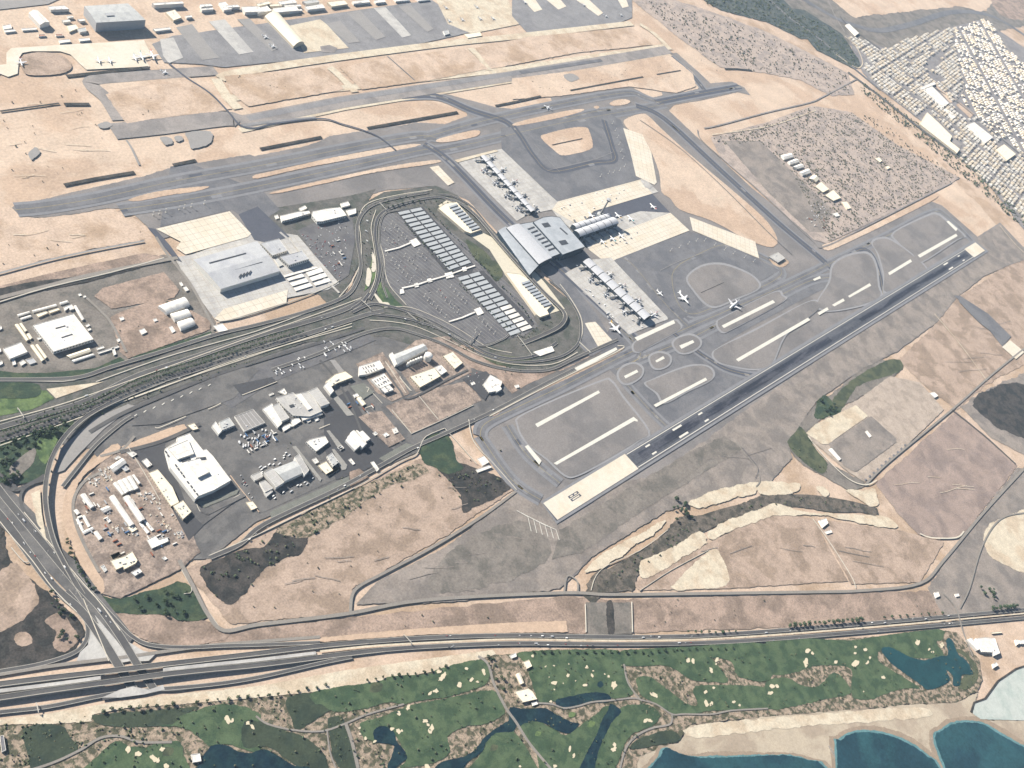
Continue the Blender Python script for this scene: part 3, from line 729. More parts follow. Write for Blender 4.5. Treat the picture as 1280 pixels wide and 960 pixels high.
sheet('paved_island', '112,782 114,776 124,780 140,820 128,827 95,828 100,815 110,806', CONC_GREY, 7, 'pale paved triangle at the underpass, western one')
sheet('paved_island', '118,768 145,800 165,826 148,829 134,802', CONC_GREY, 7, 'pale paved sliver at the underpass')
sheet('paved_island', '145,792 162,803 180,814 196,816 186,826 170,827', CONC_GREY, 7, 'pale paved triangle at the underpass, eastern one')
for s, lab in (('470,360 476,352 480,375 495,382 478,384', 'green triangle at the ring road junction'), ('462,335 466,320 470,318 470,345 462,358 455,364', 'green sliver in the ring road fork')):
    sheet('lawn', s, LAWN, 6, lab, 0, 0.5)
sheet('lawn', '476,364 482,358 494,374 504,383 484,382', GRASS, 6, 'darker green triangle near the car park corner', 0, 0.5)
for s, lab in (('582,300 590,303 606,314 615,326 612,338 600,330 590,318', 'grey garden plot before the terminal forecourt'), ('606,330 618,326 626,334 628,345 620,352 612,342', 'second garden plot before the terminal forecourt'), ('600,442 640,445 665,449 650,456 622,456', 'oval green island of the ring road')):
    sheet('garden_plot', s, GRASS_DULL, 6, lab, 3, 0.6)

# ---------------------------------------------------------------- roads
LINE = mat('road_paint', D(214, 210, 200), 0.2, (20, 4))
for px, w, m, l, lab, e in (
    ('-20,846 60,833 125,825 165,820 200,815 260,807 320,802 400,796', 9, ROAD_PALE, 8, 'pale verge', None),
    ('-40,896 0,890 60,883 130,869 180,863 260,856 320,847 400,829 440,821', 11, ROAD, 8, 'slip road along the golf course side', LINE),
    ('-40,846 0,839 50,830 88,818 104,806 110,790 106,770 96,752 84,738', 11, ROAD, 8, 'curved slip road from the arterial to the highway', LINE),
    ('-20,622 10,656 62,727 100,762 125,795 147,830 158,848 168,864', 22, ROAD, 9, 'western carriageway of the arterial road', LINE),
    ('-10,600 10,626 50,674 95,728 125,760 150,795 170,828 182,846 192,861', 20, ROAD, 9, 'eastern carriageway of the arterial road', LINE),
    ('95,718 120,748 145,775 165,795 188,806 230,809 280,807 320,806 400,803', 11, ROAD, 8, 'slip road from the arterial to the highway', LINE),
    ('0,605 20,612 45,601 56,594', 12, ROAD, 7, 'short road from the grove to the flyover', None),
    ('56,600 36,606 26,618 28,634 40,650 50,662', 8, ROAD, 7, 'small loop road under the flyover', None),
    ('-20,541 0,534 60,516 110,500 170,470 240,447 320,420 380,403 425,389 452,376', 19, ROAD, 8, 'upper carriageway of the palm boulevard', LINE),
    ('-20,555 0,549 60,530 110,512 180,483 250,460 330,434 400,412 455,394 480,388', 19, ROAD, 8, 'lower carriageway of the palm boulevard', LINE),
    ('-20,474 50,474 100,471 140,458 200,440 270,418 320,406 380,390 430,371 446,352 451,330 447,302 447,280 455,264 470,254 495,247 535,240', 14, ROAD, 9, 'frontage road that climbs beside the car lot', LINE),
    ('340,462 400,441 450,418 490,410 520,417 557,431 595,451 640,462 685,462 722,446 772,424', 13, ROAD, 9, 'lower outer ring road below the brown verge', LINE),
    ('112,540 150,518 200,496 260,472 320,452 400,428 455,410', 12, ROAD, 7, 'service road along the boulevard', None),
    ('78,608 96,585 120,556 150,530 165,520', 11, ROAD, 8, 'service road under the flyover', LINE),
    ('128,590 105,602 92,625 94,652 106,682 124,715', 8, ROAD_PALE, 7, 'perimeter track of the works yard', None),
    ('125,570 152,562 168,545', 8, ROAD_PALE, 7, 'end of the works yard track', None),
    ('150,565 200,552 250,530', 12, ROAD, 7, 'road behind the big white depot', None),
    ('262,697 300,680 330,655 420,612 470,585 515,560 560,540 620,512 700,470 772,436', 14, ROAD, 8, 'perimeter road south of the cargo quarter', LINE),
    ('224,700 240,730 260,768 280,788 320,781 380,774 440,766 530,750 700,741 760,743 860,742 1000,740 1080,738 1150,729 1180,700 1230,640 1290,575', 11, ROAD_PALE, 8, 'airport perimeter road along the coast', None),
    ('438,768 440,745 450,732 480,716 540,684 600,647 645,614', 9, ROAD_PALE, 8, 'perimeter track to the runway end', None),
    ('705,742 708,722 714,720 722,728 722,742', 6, ROAD_PALE, 9, 'small loop by the wadi culvert', None),
    ('1082,606 1110,578 1190,512 1240,468 1300,420', 9, ROAD_PALE, 8, 'service road past the graded platform', None),
    ('1190,512 1230,544 1270,580', 7, ROAD, 8, 'service road crossing to the coast', None),
    ('1150,667 1165,672 1195,672 1205,664', 6, KERB, 8, 'pale track at the corner of the mauve plot', None),
    ('1010,545 1030,570 1060,598 1082,606 1096,600', 5, KERB, 9, 'pale track round the graded platform', None),
    ('1016,648 1040,682 1064,720 1070,735', 4, KERB, 9, 'pale track past the white pump house', None),
    ('1200,760 1212,735 1225,690 1240,660 1258,645 1290,640', 6, ROAD_PALE, 8, 'curving track on the sandy rise', None),
    ('1178,740 1195,760 1204,790 1216,820', 7, ROAD_PALE, 9, 'crossing track to the yacht club', None),
    ('945,608 950,600 944,582 930,566 920,550', 4, ROAD_PALE, 8, 'small track at the wadi top', None),
    ('944,598 948,586 938,572 928,560', 2, TAXI_DARK, 9, 'dark drain beside the small track', None),
    ('880,160 900,156 960,140 1012,128 1030,120 1072,98', 9, TAXI_PALE, 8, 'pale track north of the scrub compound', None),
    ('872,162 876,174 900,196 960,248 1015,300 1030,308 1080,284 1190,228', 8, TAXI_PALE, 8, 'pale track round the scrub compound', None),
    ('890,168 960,158 1020,138', 6, SAND_PALE, 9, 'sandy inner track of the scrub compound', None),
    ('1060,90 1100,120 1150,160 1210,205 1250,240 1300,290', 32, ROAD, 8, 'town bypass road', LINE),
    ('940,-20 985,20 1020,45 1064,82 1100,112', 24, TAXI, 7, 'bypass road past the dark park', LINE),
    ('990,-10 1040,20 1070,32 1100,38 1140,30 1190,15 1240,20 1290,50', 60, TAXI, 4, 'wide wadi band behind the town', None),
    ('1050,20 1064,35 1120,75 1160,104 1200,130 1236,160 1290,205', 16, ROAD, 8, 'main street through the town', None),
    ('1118,100 1150,125 1190,155 1230,190', 14, TAXI_PALE, 8, 'second street through the town', None),
    ('1135,82 1150,68 1190,55 1186,30', 14, TAXI_PALE, 8, 'cross street in the town', None),
    ('1195,125 1205,110 1200,85 1190,50', 12, TAXI_PALE, 8, 'curved street in the town', None),
    ('1234,20 1260,60 1272,100 1290,150', 12, TAXI_PALE, 8, 'outer street in the town', None),
    ('1045,68 1066,82 1075,84 1078,76 1070,58 1056,45', 8, SAND_PALE, 9, 'pale track round the dark park', None),
    ('1200,376 1225,402 1250,420', 26, TAXI, 8, 'dark spur beyond the runway end', None),
    ('1168,392 1200,430 1234,476', 5, SAND_PALE, 8, 'pale track across the field beyond the runway', None),
    ('1250,282 1270,306 1290,324', 5, SAND_PALE, 8, 'pale track at the far field corner', None),
    ('-20,345 0,341 60,325 120,312 180,301', 8, CONC_OLD, 8, 'pale service road across the western field', None),
    ('-20,380 0,372 60,357 110,344 200,326 222,322', 14, ROAD_PALE, 8, 'road along the western compound', None),
    ('195,296 208,316 224,336 240,358 262,398 268,412', 10, ROAD_PALE, 8, 'lane beside the cargo hangar', None),
    ('350,290 372,310 398,340 424,366', 9, CONC_GREY, 8, 'pale lane beside the crowded car lot', None),
    ('108,372 125,388 140,405 158,440', 8, ROAD_PALE, 8, 'lane between the compound and the brown plots', None),
    ('158,175 165,186 174,206', 8, CONC_OLD, 8, 'short pale stub in the western desert', None),
    ('430,470 446,492 470,520 500,552 512,562', 9, ROAD, 8, 'lane past the paired store blocks', None),
    ('480,460 500,488 512,498 560,474 585,462', 8, ROAD, 8, 'lane past the warehouse', None),
    ('400,450 420,474 440,510 452,540', 8, ROAD, 8, 'lane beside the fire station', None),
    ('800,150 850,185 905,235 960,290 990,318', 5, TAXI, 9, 'thin track across the sandy wedge', None),
    ('1035,0 1044,20 1056,40', 8, TAXI_PALE, 8, 'track behind the dark park', None),
    ('772,432 776,437 700,474 612,520', 4, KERB, 9, 'pale kerb track along the airside road', None),
):
    road('road' if 'track' not in lab and 'lane' not in lab else 'track', px, w, m, l, lab, e)
sheet('town_ground', '1058,44 1110,60 1180,36 1228,24 1290,66 1290,300 1240,236 1150,150 1090,104 1078,90', TOWNGROUND, 4, 'streets and yards of the white town', 0, 4)
sheet('park_ground', '985,10 1005,12 1040,34 1052,42 1072,72 1076,82 1068,86 1020,62 998,35', PARKG, 6, 'dark planted park beside the bypass', 0, 3)
sheet('park_ground', '845,-20 960,-20 1000,20 1020,50 1000,48 960,28 900,12', PARKG, 5, 'dark planted belt along the bypass', 0, 5)
sheet('scrub_compound', '888,172 960,152 1015,132 1064,140 1120,180 1200,222 1184,232 1080,282 1034,304 1018,300 960,250 900,195', SCRUBSOIL, 5, 'fenced compound of scrub and sheds', 0, 2)
sheet('scrub_compound', '905,176 950,176 990,214 1040,262 1030,290 1012,290 960,240', SOIL_PALE, 6, 'dark yard of the scrub compound', 0, 2)
sheet('scrub_field', '820,-20 845,0 900,18 960,40 1020,70 1060,92 1068,118 1040,120 1000,100 960,92 900,84 850,48 790,0 780,-20', SCRUBSOIL, 4, 'speckled scrub field by the town bypass', 0, 6)
sheet('median', '-20,547 60,522 110,505 178,475 325,428 330,430 180,480 110,509 60,526 -20,552', LANDSIDE, 9, 'planted median of the palm boulevard')
sheet('sand_verge', '-20,902 60,892 115,882 150,877 230,867 320,858 430,838 560,820 616,812 620,818 560,836 420,862 320,872 230,880 160,885 115,893 114,902 60,905 -20,906', SAND_PALE, 7, 'bright sandy verge between highway and golf course', 0, 1)
sheet('sand_verge', '320,803 400,797 470,790 560,783 640,778 708,776 710,790 640,791 535,793 420,801 330,808', SAND_ORANGE, 6, 'orange sandy verge north of the highway', 0, 1)

# ---------------------------------------------------------------- golf course, ponds, beach, sea
golf = sheet('golf_course', '-40,905 60,904 115,893 160,886 300,872 420,862 560,837 618,819 700,811 860,812 960,806 1100,795 1160,787 1196,790 1224,824 1228,850 1222,864 1196,878 1140,880 1080,886 960,895 862,906 850,925 800,945 786,1000 -40,1000', ROUGH, 5,
             'dry mottled rough of the seaside golf course', 0, 2)
Z0, Z1, Z2, Z3 = (0, 720, 4), (320, 720, 4), (640, 720, 4), (960, 720, 4)
for o, s, m in (
    (Z0, '560,690 700,690 880,700 1100,640 1300,690 1300,870 1200,860 1130,840 1050,850 1000,810 920,760 800,750 640,750 540,730', GRASS),
    (Z0, '460,700 560,685 900,660 1000,655 900,700 860,740 640,756 500,740', GRASS_DARK),
    (Z1, '-60,728 60,735 130,765 220,795 290,840 345,900 360,1000 220,960 120,890 50,850 -60,856', GRASS_DARK),
    (Z0, '430,1000 500,890 580,825 650,850 730,855 820,830 900,830 920,900 920,1000', GRASS),
    (Z0, '120,760 300,745 345,800 390,870 260,935 170,975 140,900', GRASS_DARK),
    (Z1, '150,640 170,600 280,585 330,640 380,660 340,690 280,730 200,770 180,720', GRASS_DARK),
    (Z1, '365,770 360,710 430,705 450,770 480,840 500,960 420,960 380,880', GRASS_DARK),
    (Z1, '270,590 400,555 600,530 680,500 860,490 900,470 1040,430 1130,420 1170,470 1150,540 1060,575 930,610 860,615 740,640 660,630 560,660 400,680 330,640 300,640', GRASS),
    (Z1, '530,730 640,700 760,650 960,610 1180,570 1230,640 1240,690 1150,740 1060,750 960,800 970,880 900,930 740,960 720,950 755,910 700,800 640,750 590,770 600,820 540,810 520,760', GRASS),
    (Z1, '1060,1000 1130,880 1180,790 1290,770 1290,1000', GRASS),
    (Z2, '20,388 100,375 300,368 520,372 550,430 570,500 610,580 580,602 500,612 480,590 380,592 220,625 140,632 100,540 60,430', GRASS),
    (Z2, '540,380 640,365 900,352 1290,340 1290,520 1130,500 1100,430 1000,410 1050,470 1080,530 1000,530 900,520 780,450 650,450 560,445', GRASS),
    (Z2, '620,512 680,500 730,530 820,600 880,640 930,640 905,560 1000,545 1290,560 1290,660 1020,672 900,690 800,690 720,640 650,600 630,560', GRASS),
    (Z2, '30,745 120,725 200,760 270,795 330,755 420,690 460,655 495,650 455,720 420,800 380,880 340,1000 160,1000 120,880 60,800', GRASS),
    (Z2, '540,660 640,640 700,650 740,700 700,750 620,780 570,830 530,930 480,1000 400,1000 440,820 500,730', GRASS),
    (Z2, '590,860 620,820 700,790 780,770 830,790 840,825 760,840 640,862', GRASS_DARK),
    (Z2, '-10,800 20,790 60,840 130,960 160,1000 -10,1000', GRASS),
    (Z3, '-10,330 200,312 400,322 560,300 860,265 870,320 840,330 880,400 780,412 680,400 600,360 560,370 550,420 620,470 700,520 760,562 680,562 560,600 520,617 430,612 415,550 420,480 380,450 240,450 100,490 -10,480', GRASS),
    (Z3, '-10,530 100,510 160,542 250,552 330,480 400,542 410,590 300,612 200,637 -10,665', GRASS),
    (Z3, '930,370 970,370 1040,440 1050,510 1010,560 950,560 990,490 1026,490 990,410', GRASS_DULL)):
    sheet('fairway' if m is not GRASS_DARK else 'dark_rough', s, m, 7, smooth=3, rough=1.2, parent=golf, o=o)
def blob(cx, cy, r, n=9, seed=0, ax=1.0, ang=0.0):
    rn = random.Random(seed)
    return [(cx + math.cos(ang) * q * math.cos(t) * ax - math.sin(ang) * q * math.sin(t), cy + math.sin(ang) * q * math.cos(t) * ax + math.cos(ang) * q * math.sin(t))
            for t, q in ((2 * math.pi * i / n, r * rn.uniform(0.65, 1.2)) for i in range(n))]
BK = {Z0: '1140,718:22 1162,722:12 1240,735:16 1262,752:14 640,868:18 690,890:22 770,912:24 790,922:14 810,866:18 830,950:22 1130,712:12',
      Z1: '915,478:16 935,500:20 945,490:10 925,512:16 1052,463:13 1138,480:14 1078,518:14 1108,528:10 1018,544:20 870,588:12 900,574:16 714,688:17 760,658:14 846,724:15 860,744:12 876,764:20 680,764:14 712,776:18 730,774:10 518,760:8 520,790:8 548,812:12 594,828:9 856,952:16',
      Z2: '102,400:10 168,452:5 210,448:6 284,440:5 374,456:14 406,474:5 400,496:12 280,496:14 208,534:16 256,536:5 318,524:5 366,546:13 464,490:5 483,502:10 186,505:5 212,568:5 510,546:22 194,628:10 708,592:16 722,600:10 668,722:16 692,724:12 512,842:12 510,866:18 880,420:18 905,425:14 1024,420:14 1020,440:8 996,472:13 968,580:12 1008,558:10 970,636:16 996,640:12 1110,630:11 1138,646:10 310,900:12 215,950:12 40,952:10 290,864:12',
      Z3: '200,374:16 222,386:12 190,432:20 340,430:12 438,354:11 436,386:10 438,438:22 488,368:12 510,408:11 498,432:10 576,506:12 750,332:20 806,366:8 824,380:9 870,346:18 20,552:20 10,585:14 45,550:12 478,578:6'}
k = 0
for o, s in BK.items():
    for q in s.split():
        a, r = q.split(':')
        x, y = map(float, a.split(','))
        k += 1
        sheet('sand_bunker', blob(o[0] + x / 4, o[1] + y / 4, float(r) / 4 * 0.64, 11, k, 1.0 + (k * 7 % 10) / 10, k), BUNKER, 9, smooth=3, parent=golf)
for o, s in ((Z2, '300,695:16 395,742:18 130,790:14 1200,870:1'), (Z0, '840,880:26 680,690:1'), (Z1, '1190,860:18 600,560:30')):
    for q in s.split():
        a, r = q.split(':')
        x, y = map(float, a.split(','))
        if float(r) > 2:
            sheet('putting_green', blob(o[0] + x / 4, o[1] + y / 4, float(r) / 4, 10, 99, 1.2), LAWN if o is Z2 else GRASS_DULL, 8, smooth=3, parent=golf)
for o, s, lab, m in (
    (Z0, '1018,1000 1030,880 1070,845 1130,845 1200,878 1260,885 1300,868 1340,870 1400,905 1480,950 1540,955 1560,1000', 'dark pond at the lower edge of the golf course', POND),
    (Z1, '880,1000 900,950 960,920 1050,900 1100,860 1160,790 1290,712 1290,775 1200,785 1150,835 1130,880 1060,930 1000,1000', 'dark winding stream in the golf course', POND),
    (Z1, '590,770 640,750 690,780 700,820 740,870 755,910 720,940 690,965 655,960 690,850 600,830', 'dark pond below the winding bunkers', POND),
    (Z2, '220,620 300,600 400,580 480,590 495,620 470,632 380,636 300,656 230,652', 'long dark pond beside the club house lawn', POND),
    (Z2, '-10,658 60,665 160,660 220,690 300,730 336,740 290,786 220,770 170,740 100,725 30,752 -10,745', 'dark crooked pond beside the club house', POND),
    (Z2, '490,640 520,650 545,680 500,730 470,790 430,880 400,1000 330,1000 370,890 420,800 450,720 480,670', 'long dark channel through the fairways', POND),
    (Z2, '430,530 450,528 455,550 440,558 428,548', 'tiny dark pond on the club house fairway', POND),
    (Z3, '565,365 620,358 700,400 780,420 860,400 900,392 890,320 920,318 950,390 990,420 1026,490 970,492 960,545 925,545 925,500 890,470 910,520 860,552 800,570 770,548 720,512 650,462 600,420', 'blue green lake at the end of the golf course', LAKE)):
    sheet('pond' if m is POND else 'lake', s, m, 8, lab, 3, 1.0, o=o)
for o, s, w, lab in (
    (Z1, '1110,400 1160,440 1190,540 1250,660 1300,730 1370,840 1480,970', 8, 'pale drive from the highway through the club grounds'),
    (Z1, '0,700 60,740 190,770 330,775 440,740 560,690 740,640', 5, 'winding pale golf path in the west'),
    (Z1, '355,770 370,880 400,960', 4, 'short golf path between two dark roughs'),
    (Z1, '450,740 480,830 510,960', 9, 'wide sandy golf track'),
    (Z2, '130,635 200,640 260,660 330,650 400,630 490,622 600,610 650,620 720,640 800,690 860,690 1000,690 1100,672 1280,662', 5, 'golf path along the long dark pond'),
    (Z2, '560,440 575,520 610,580 650,625', 6, 'golf path down to the crossing'),
    (Z2, '800,690 790,740 700,760 620,800 570,860 540,960', 6, 'golf path to the beach lawn'),
    (Z0, '0,1010 100,985 260,935 400,870 500,810 600,800 700,830 860,830', 6, 'golf path round the western holes')):
    road('golf_path', s, w, ROAD_PALE, 9, lab, o=o)
sheet('beach', '786,1000 790,945 848,928 862,906 960,895 1080,886 1140,880 1196,878 1222,866 1216,890 1226,900 1340,900 1400,1100 780,1100', BEACH, 4, 'wide pale beach below the golf course', 0, 3)
sheet('beach_ridge', '862,908 960,898 1080,889 1150,884 1160,896 1070,903 960,912 870,922', SAND_PALE, 5, 'bright dune ridge along the beach', 3, 3)
def grow(s, k):
    p = PT(s)
    cx, cy = sum(q[0] for q in p) / len(p), sum(q[1] for q in p) / len(p)
    out = []
    for x, y in p:
        d = math.hypot(x - cx, y - cy)
        out.append((cx + (x - cx) * (d + k) / d, cy + (y - cy) * (d + k) / d))
    return out
for s, lab in (('830,935 850,942 870,946 900,946 960,944 985,944 1010,950 1035,962 1100,1060 700,1060 812,960', 'blue water of the open bay'),
               ('1045,936 1050,925 1062,917 1080,914 1106,917 1135,928 1160,945 1176,962 1220,1060 1070,1060', 'middle round bay between the groynes'),
               ('1168,922 1178,912 1192,904 1210,902 1230,905 1250,917 1282,934 1350,960 1360,1060 1230,1060 1182,962', 'round bay at the right beside the groyne')):
    sheet('wet_sand', grow(s, 8), WETSAND, 5, 'wet sand rim of the ' + lab, 3, 2)
    sheet('shallows', grow(s, 2.0), SHALLOWS, 6, 'shallow rim of the ' + lab, 3, 1.5)
    sheet('sea', grow(s, -1.0), SEA, 7, lab, 3, 1.5)
for s, lab in (('1036,932 1044,946 1052,962 1090,1040', 'stone groyne between the first two bays'), ('1164,922 1172,940 1182,962 1230,1050', 'stone groyne between the last two bays')):
    e = wall('groyne', s, 2.5, 7, ROCK, lab, 'groyne', 4, base=0.4)
sheet('lagoon', '1219,876 1232,874 1250,850 1270,836 1300,826 1340,830 1340,905 1300,901 1226,899 1216,892', TARP, 6, 'pale turquoise lined basin at the beach corner', 0, 0.8)
wall('sea_wall', '1214,890 1218,878 1232,873 1248,851 1270,836 1300,826', 5, 6, SOIL_DARK, 'dark curved retaining wall of the pale basin')

for s, lab in (('575,305 586,304 596,330 600,380 590,400 576,390 582,340', 'tall cream paved island in the ring road fork'), ('556,380 572,385 578,420 565,472 548,458 552,420', 'second cream paved island in the ring road fork'), ('585,505 598,508 640,560 625,565', 'cream paved sliver at the ring road triangle'), ('628,552 660,552 668,568 634,568', 'small cream paved sliver at the car park corner')):
    sheet('paved_island', s, KERB, 9, lab, 2, o=(320, 240, 4))
for px, w_, lab in (('424,371 441,350 451,325 451,298 449,272 460,254 495,244 540,237', 2.6, 'outer kerb of the eastern ring road'), ('456,378 468,352 470,330 466,300 464,282 470,262', 2.4, 'inner kerb of the eastern ring road'),
                    ('-10,529 60,510 110,494 200,462 300,426 400,391 452,372', 2.4, 'upper kerb of the boulevard'), ('-10,560 60,536 110,518 200,484 330,440 440,404', 2.4, 'lower kerb of the boulevard'),
                    ('462,400 490,402 520,408 557,424 600,444 640,455 690,455 722,440', 2.6, 'pale kerb between the western ring roads'), ('480,384 512,384 548,398 578,414 610,434 640,441', 2.4, 'inner kerb of the western ring roads'), ('700,355 714,374 726,396 728,415 724,428', 3.4, 'white kerb round the western bend'),
                    ('150,503 200,485 300,448 440,408', 2.4, 'pale kerb of the service road')):
    road('kerb_line', px, w_, KERB, 9, lab)

sheet('paved_ground', '-10,596 20,618 52,650 72,680 100,706 128,745 168,796 142,828 128,826 112,790 92,748 40,694 -10,648', CARGO, 6, 'asphalt fork where the flyover joins the arterial')
sheet('court', '300,300 515,160 640,270 640,292 440,440 380,410', SOIL_PALE, 6, 'grey inner court of the graded platform', 0, 1.5, o=(960, 480, 4))
sheet('court', '190,245 240,200 440,105 500,160 300,300 270,300', SAND_PALE, 6, 'bright upper strip of the graded platform', 0, 1, o=(960, 480, 4))
ISL = mat('traffic_island_paving', D(178, 176, 170), 0.2, (20, 4))
VERGE = mat('grey_planted_verge', D(140, 142, 134), 0.25, (20, 4))
Z4k, Z5k, Z8k, Z6k, Z7k, Z2k = (260, 470, 8), (300, 540, 8), (400, 500, 8), (400, 420, 8), (500, 420, 8), (180, 520, 8)
for s, o, m, lab in (
    ('520,145 560,140 820,470 800,495', Z5k, ISL, 'long paved island right of the grey depot'), ('865,-10 900,-10 1034,150 1000,168', Z5k, ISL, 'paved island with the white gate hut'),
    ('918,170 946,170 1072,330 1060,372 1020,382 1004,350', Z5k, ISL, 'hooked paved island beside the tower house'), ('65,305 95,303 236,470 180,482', Z8k, ISL, 'paved island at the edge of the dark square'),
    ('300,800 330,780 1090,440 1096,540 345,890 310,860', Z5k, VERGE, 'grey planted verge along the perimeter wall'), ('590,582 860,430 940,450 690,642', Z8k, VERGE, 'grey verge above the round green patch'),
    ('1096,400 1190,365 1240,400 1284,450 1190,500 1100,540', Z5k, SOIL, 'rounded brown plot inside the perimeter wall'), ('620,430 860,350 892,382 840,470 890,572 850,642', Z7k, ROAD_DARK, 'dark car park of the office'),
    ('98,240 150,238 242,350 190,372', Z6k, CONC_OLD, 'pale ramp above the fire station'), ('130,620 180,600 340,790 270,800', Z6k, ISL, 'long paved strip below the fire station'),
    ('385,170 500,120 620,110 850,390 690,470', Z8k, YARD, 'fenced plot with the white huts'), ('300,500 440,470 540,560 420,640', Z6k, VERGE, 'planted plot around the small cream hut'),
    ('250,90 330,190 690,60 640,10', Z4k, ROAD_DARK, 'darker parking bay above the station'), ('530,860 660,840 950,730 930,780 600,920', Z2k, VERGE, 'grey strip at the foot of the biggest depot'),
    ('560,955 1000,775 1020,800 640,990', Z2k, CARGO, 'bare strip below the biggest depot')):
    sheet('plot', s, m, 8, lab, 0, 0.5, o=o)
for s, o, lab in (('340,190 500,130 690,55', Z4k, 'above the largest cargo office'), ('0,330 70,300 130,270', Z4k, 'left of the station'), ('1110,525 1220,480', Z4k, 'beside the dark square'), ('0,280 100,240', Z8k, 'inside the dark square'),
                  ('110,110 140,118 240,80 420,0', Z2k, 'along the empty asphalt field'), ('450,720 535,690', Z6k, 'below the small cream hut'), ('650,250 860,570', Z6k, 'beside the warehouse plot'), ('800,400 820,440 915,550', Z6k, 'right of the warehouse lane'), ('460,510 490,520 470,560', Z6k, 'between store blocks and cream hut')):
    road('kerb_line', s, 2.2, KERB, 9, 'pale kerb line ' + lab, smooth=2, o=o)
for i in range(9):
    x, y = 168 + i * 11.5, 520 - i * 4.7
    road('bay_mark', [(x, y), (x + 3.2, y - 2.4)], 2.4, PAINT, 9, 'white bay mark in the asphalt field by the boulevard, ' + 'first second third fourth fifth sixth seventh eighth last'.split()[i] + ' from the flyover', smooth=0)

sheet('paved_island', '127,872 150,862 166,858 186,862 204,856 206,862 180,868 150,872', CONC_GREY, 9, 'pale paved apron on the golf side of the bridges')
road('road', '128,873 150,870 170,866 190,862 215,862 240,859', 8, ROAD, 8, 'small junction road on the golf side of the bridges')
road('road', '-10,588 12,600 20,612', 10, ROAD, 8, 'road from the grove to the arterial')
for s, lab in (('0,652 16,672 40,700 66,735 96,765', 'western edge of the arterial'), ('30,640 60,676 98,722 124,752 150,788', 'central reserve of the arterial'), ('104,748 118,782 136,826', 'western edge of the paved triangle')):
    road('kerb_line', s, 2.2, KERB, 9, 'pale kerb along the ' + lab)
sheet('airside_road_ground', '668,330 682,322 706,342 748,396 768,430 738,446 722,430 728,402 712,372', TAXI, 5, 'dark asphalt between the ring road and the western pier')
# ---------------------------------------------------------------- buildings
WHITE_ROOF = mat('white_roof', (0.7, 0.68, 0.63), 0.14, (14, 4), col2=(0.58, 0.56, 0.52), s2=22)
CREAM_ROOF = mat('cream_roof', (0.72, 0.66, 0.52), 0.12, (14, 4))
GREY_ROOF = mat('grey_sheet_roof', (0.42, 0.43, 0.42), 0.14, (14, 4), col2=(0.36, 0.37, 0.37), s2=24)
BLUE_ROOF = mat('pale_blue_grey_roof', (0.4, 0.41, 0.42), 0.12, (18, 4), col2=(0.35, 0.36, 0.38), s2=60, rough=0.8)
DARK_ROOF = mat('dark_roof', (0.16, 0.16, 0.17), 0.2, (10, 3))
PINK_ROOF = mat('terracotta_roof', (0.36, 0.19, 0.13), 0.2, (10, 3))
WALL_W = mat('white_render_wall', (0.66, 0.64, 0.59), 0.12, (8, 3))
WALL_C = mat('cream_render_wall', (0.56, 0.49, 0.38), 0.12, (8, 3))
WALL_G = mat('grey_cladding_wall', (0.34, 0.35, 0.36), 0.14, (8, 3))
GLASS = mat('dark_window_glass', (0.03, 0.045, 0.06), 0.2, (6, 2), rough=0.15, spec=0.6)
METAL = mat('galvanised_metal', (0.5, 0.5, 0.5), 0.2, (4, 2), rough=0.5)
SLOT = mat('dark_roof_slot', (0.05, 0.055, 0.065), 0.2, (5, 2))

HS = 1.35
def area2(w):
    return sum(a.x * b.y - b.x * a.y for a, b in zip(w, w[1:] + w[:1])) / 2
def inset(w, d):
    n = len(w)
    out = []
    for i in range(n):
        e0 = (w[i] - w[i - 1]).to_2d().normalized()
        e1 = (w[(i + 1) % n] - w[i]).to_2d().normalized()
        n0, n1 = Vector((-e0.y, e0.x)), Vector((-e1.y, e1.x))
        m = n0 + n1
        k = max(0.5, 1 + n0.dot(n1))
        out.append(w[i] + Vector((m.x, m.y, 0)) * d / k)
    return out
def tri(w):
    r = []
    for a, b, c in geometry.tessellate_polygon([w]):
        r.append((a, b, c) if (w[b] - w[a]).cross(w[c] - w[a]).z > 0 else (a, c, b))
    return r
def outline(s, o, h):
    w = [G(x, y, h) for x, y in (PT(s, o) if isinstance(s, str) else s)]
    return w if area2(w) > 0 else w[::-1]
def box_mesh(name, c, ux, sx, sy, sz, m, parent):
    """a box on c (its base centre), its long side along the unit vector ux"""
    uy = Vector((-ux.y, ux.x, 0))
    vs = [c + ux * (a * sx / 2) + uy * (b * sy / 2) + Vector((0, 0, z)) for z in (0, sz) for b in (-1, 1) for a in (-1, 1)]
    return mesh(name, vs, [(4, 5, 7, 6), (0, 1, 5, 4), (2, 6, 7, 3), (0, 4, 6, 2), (1, 3, 7, 5)], m, parent)
BR = random.Random(7)
def long_axis(w):
    e = max(((w[(i + 1) % len(w)] - w[i]) for i in range(len(w))), key=lambda v: v.length)
    return Vector((e.x, e.y, 0)).normalized()
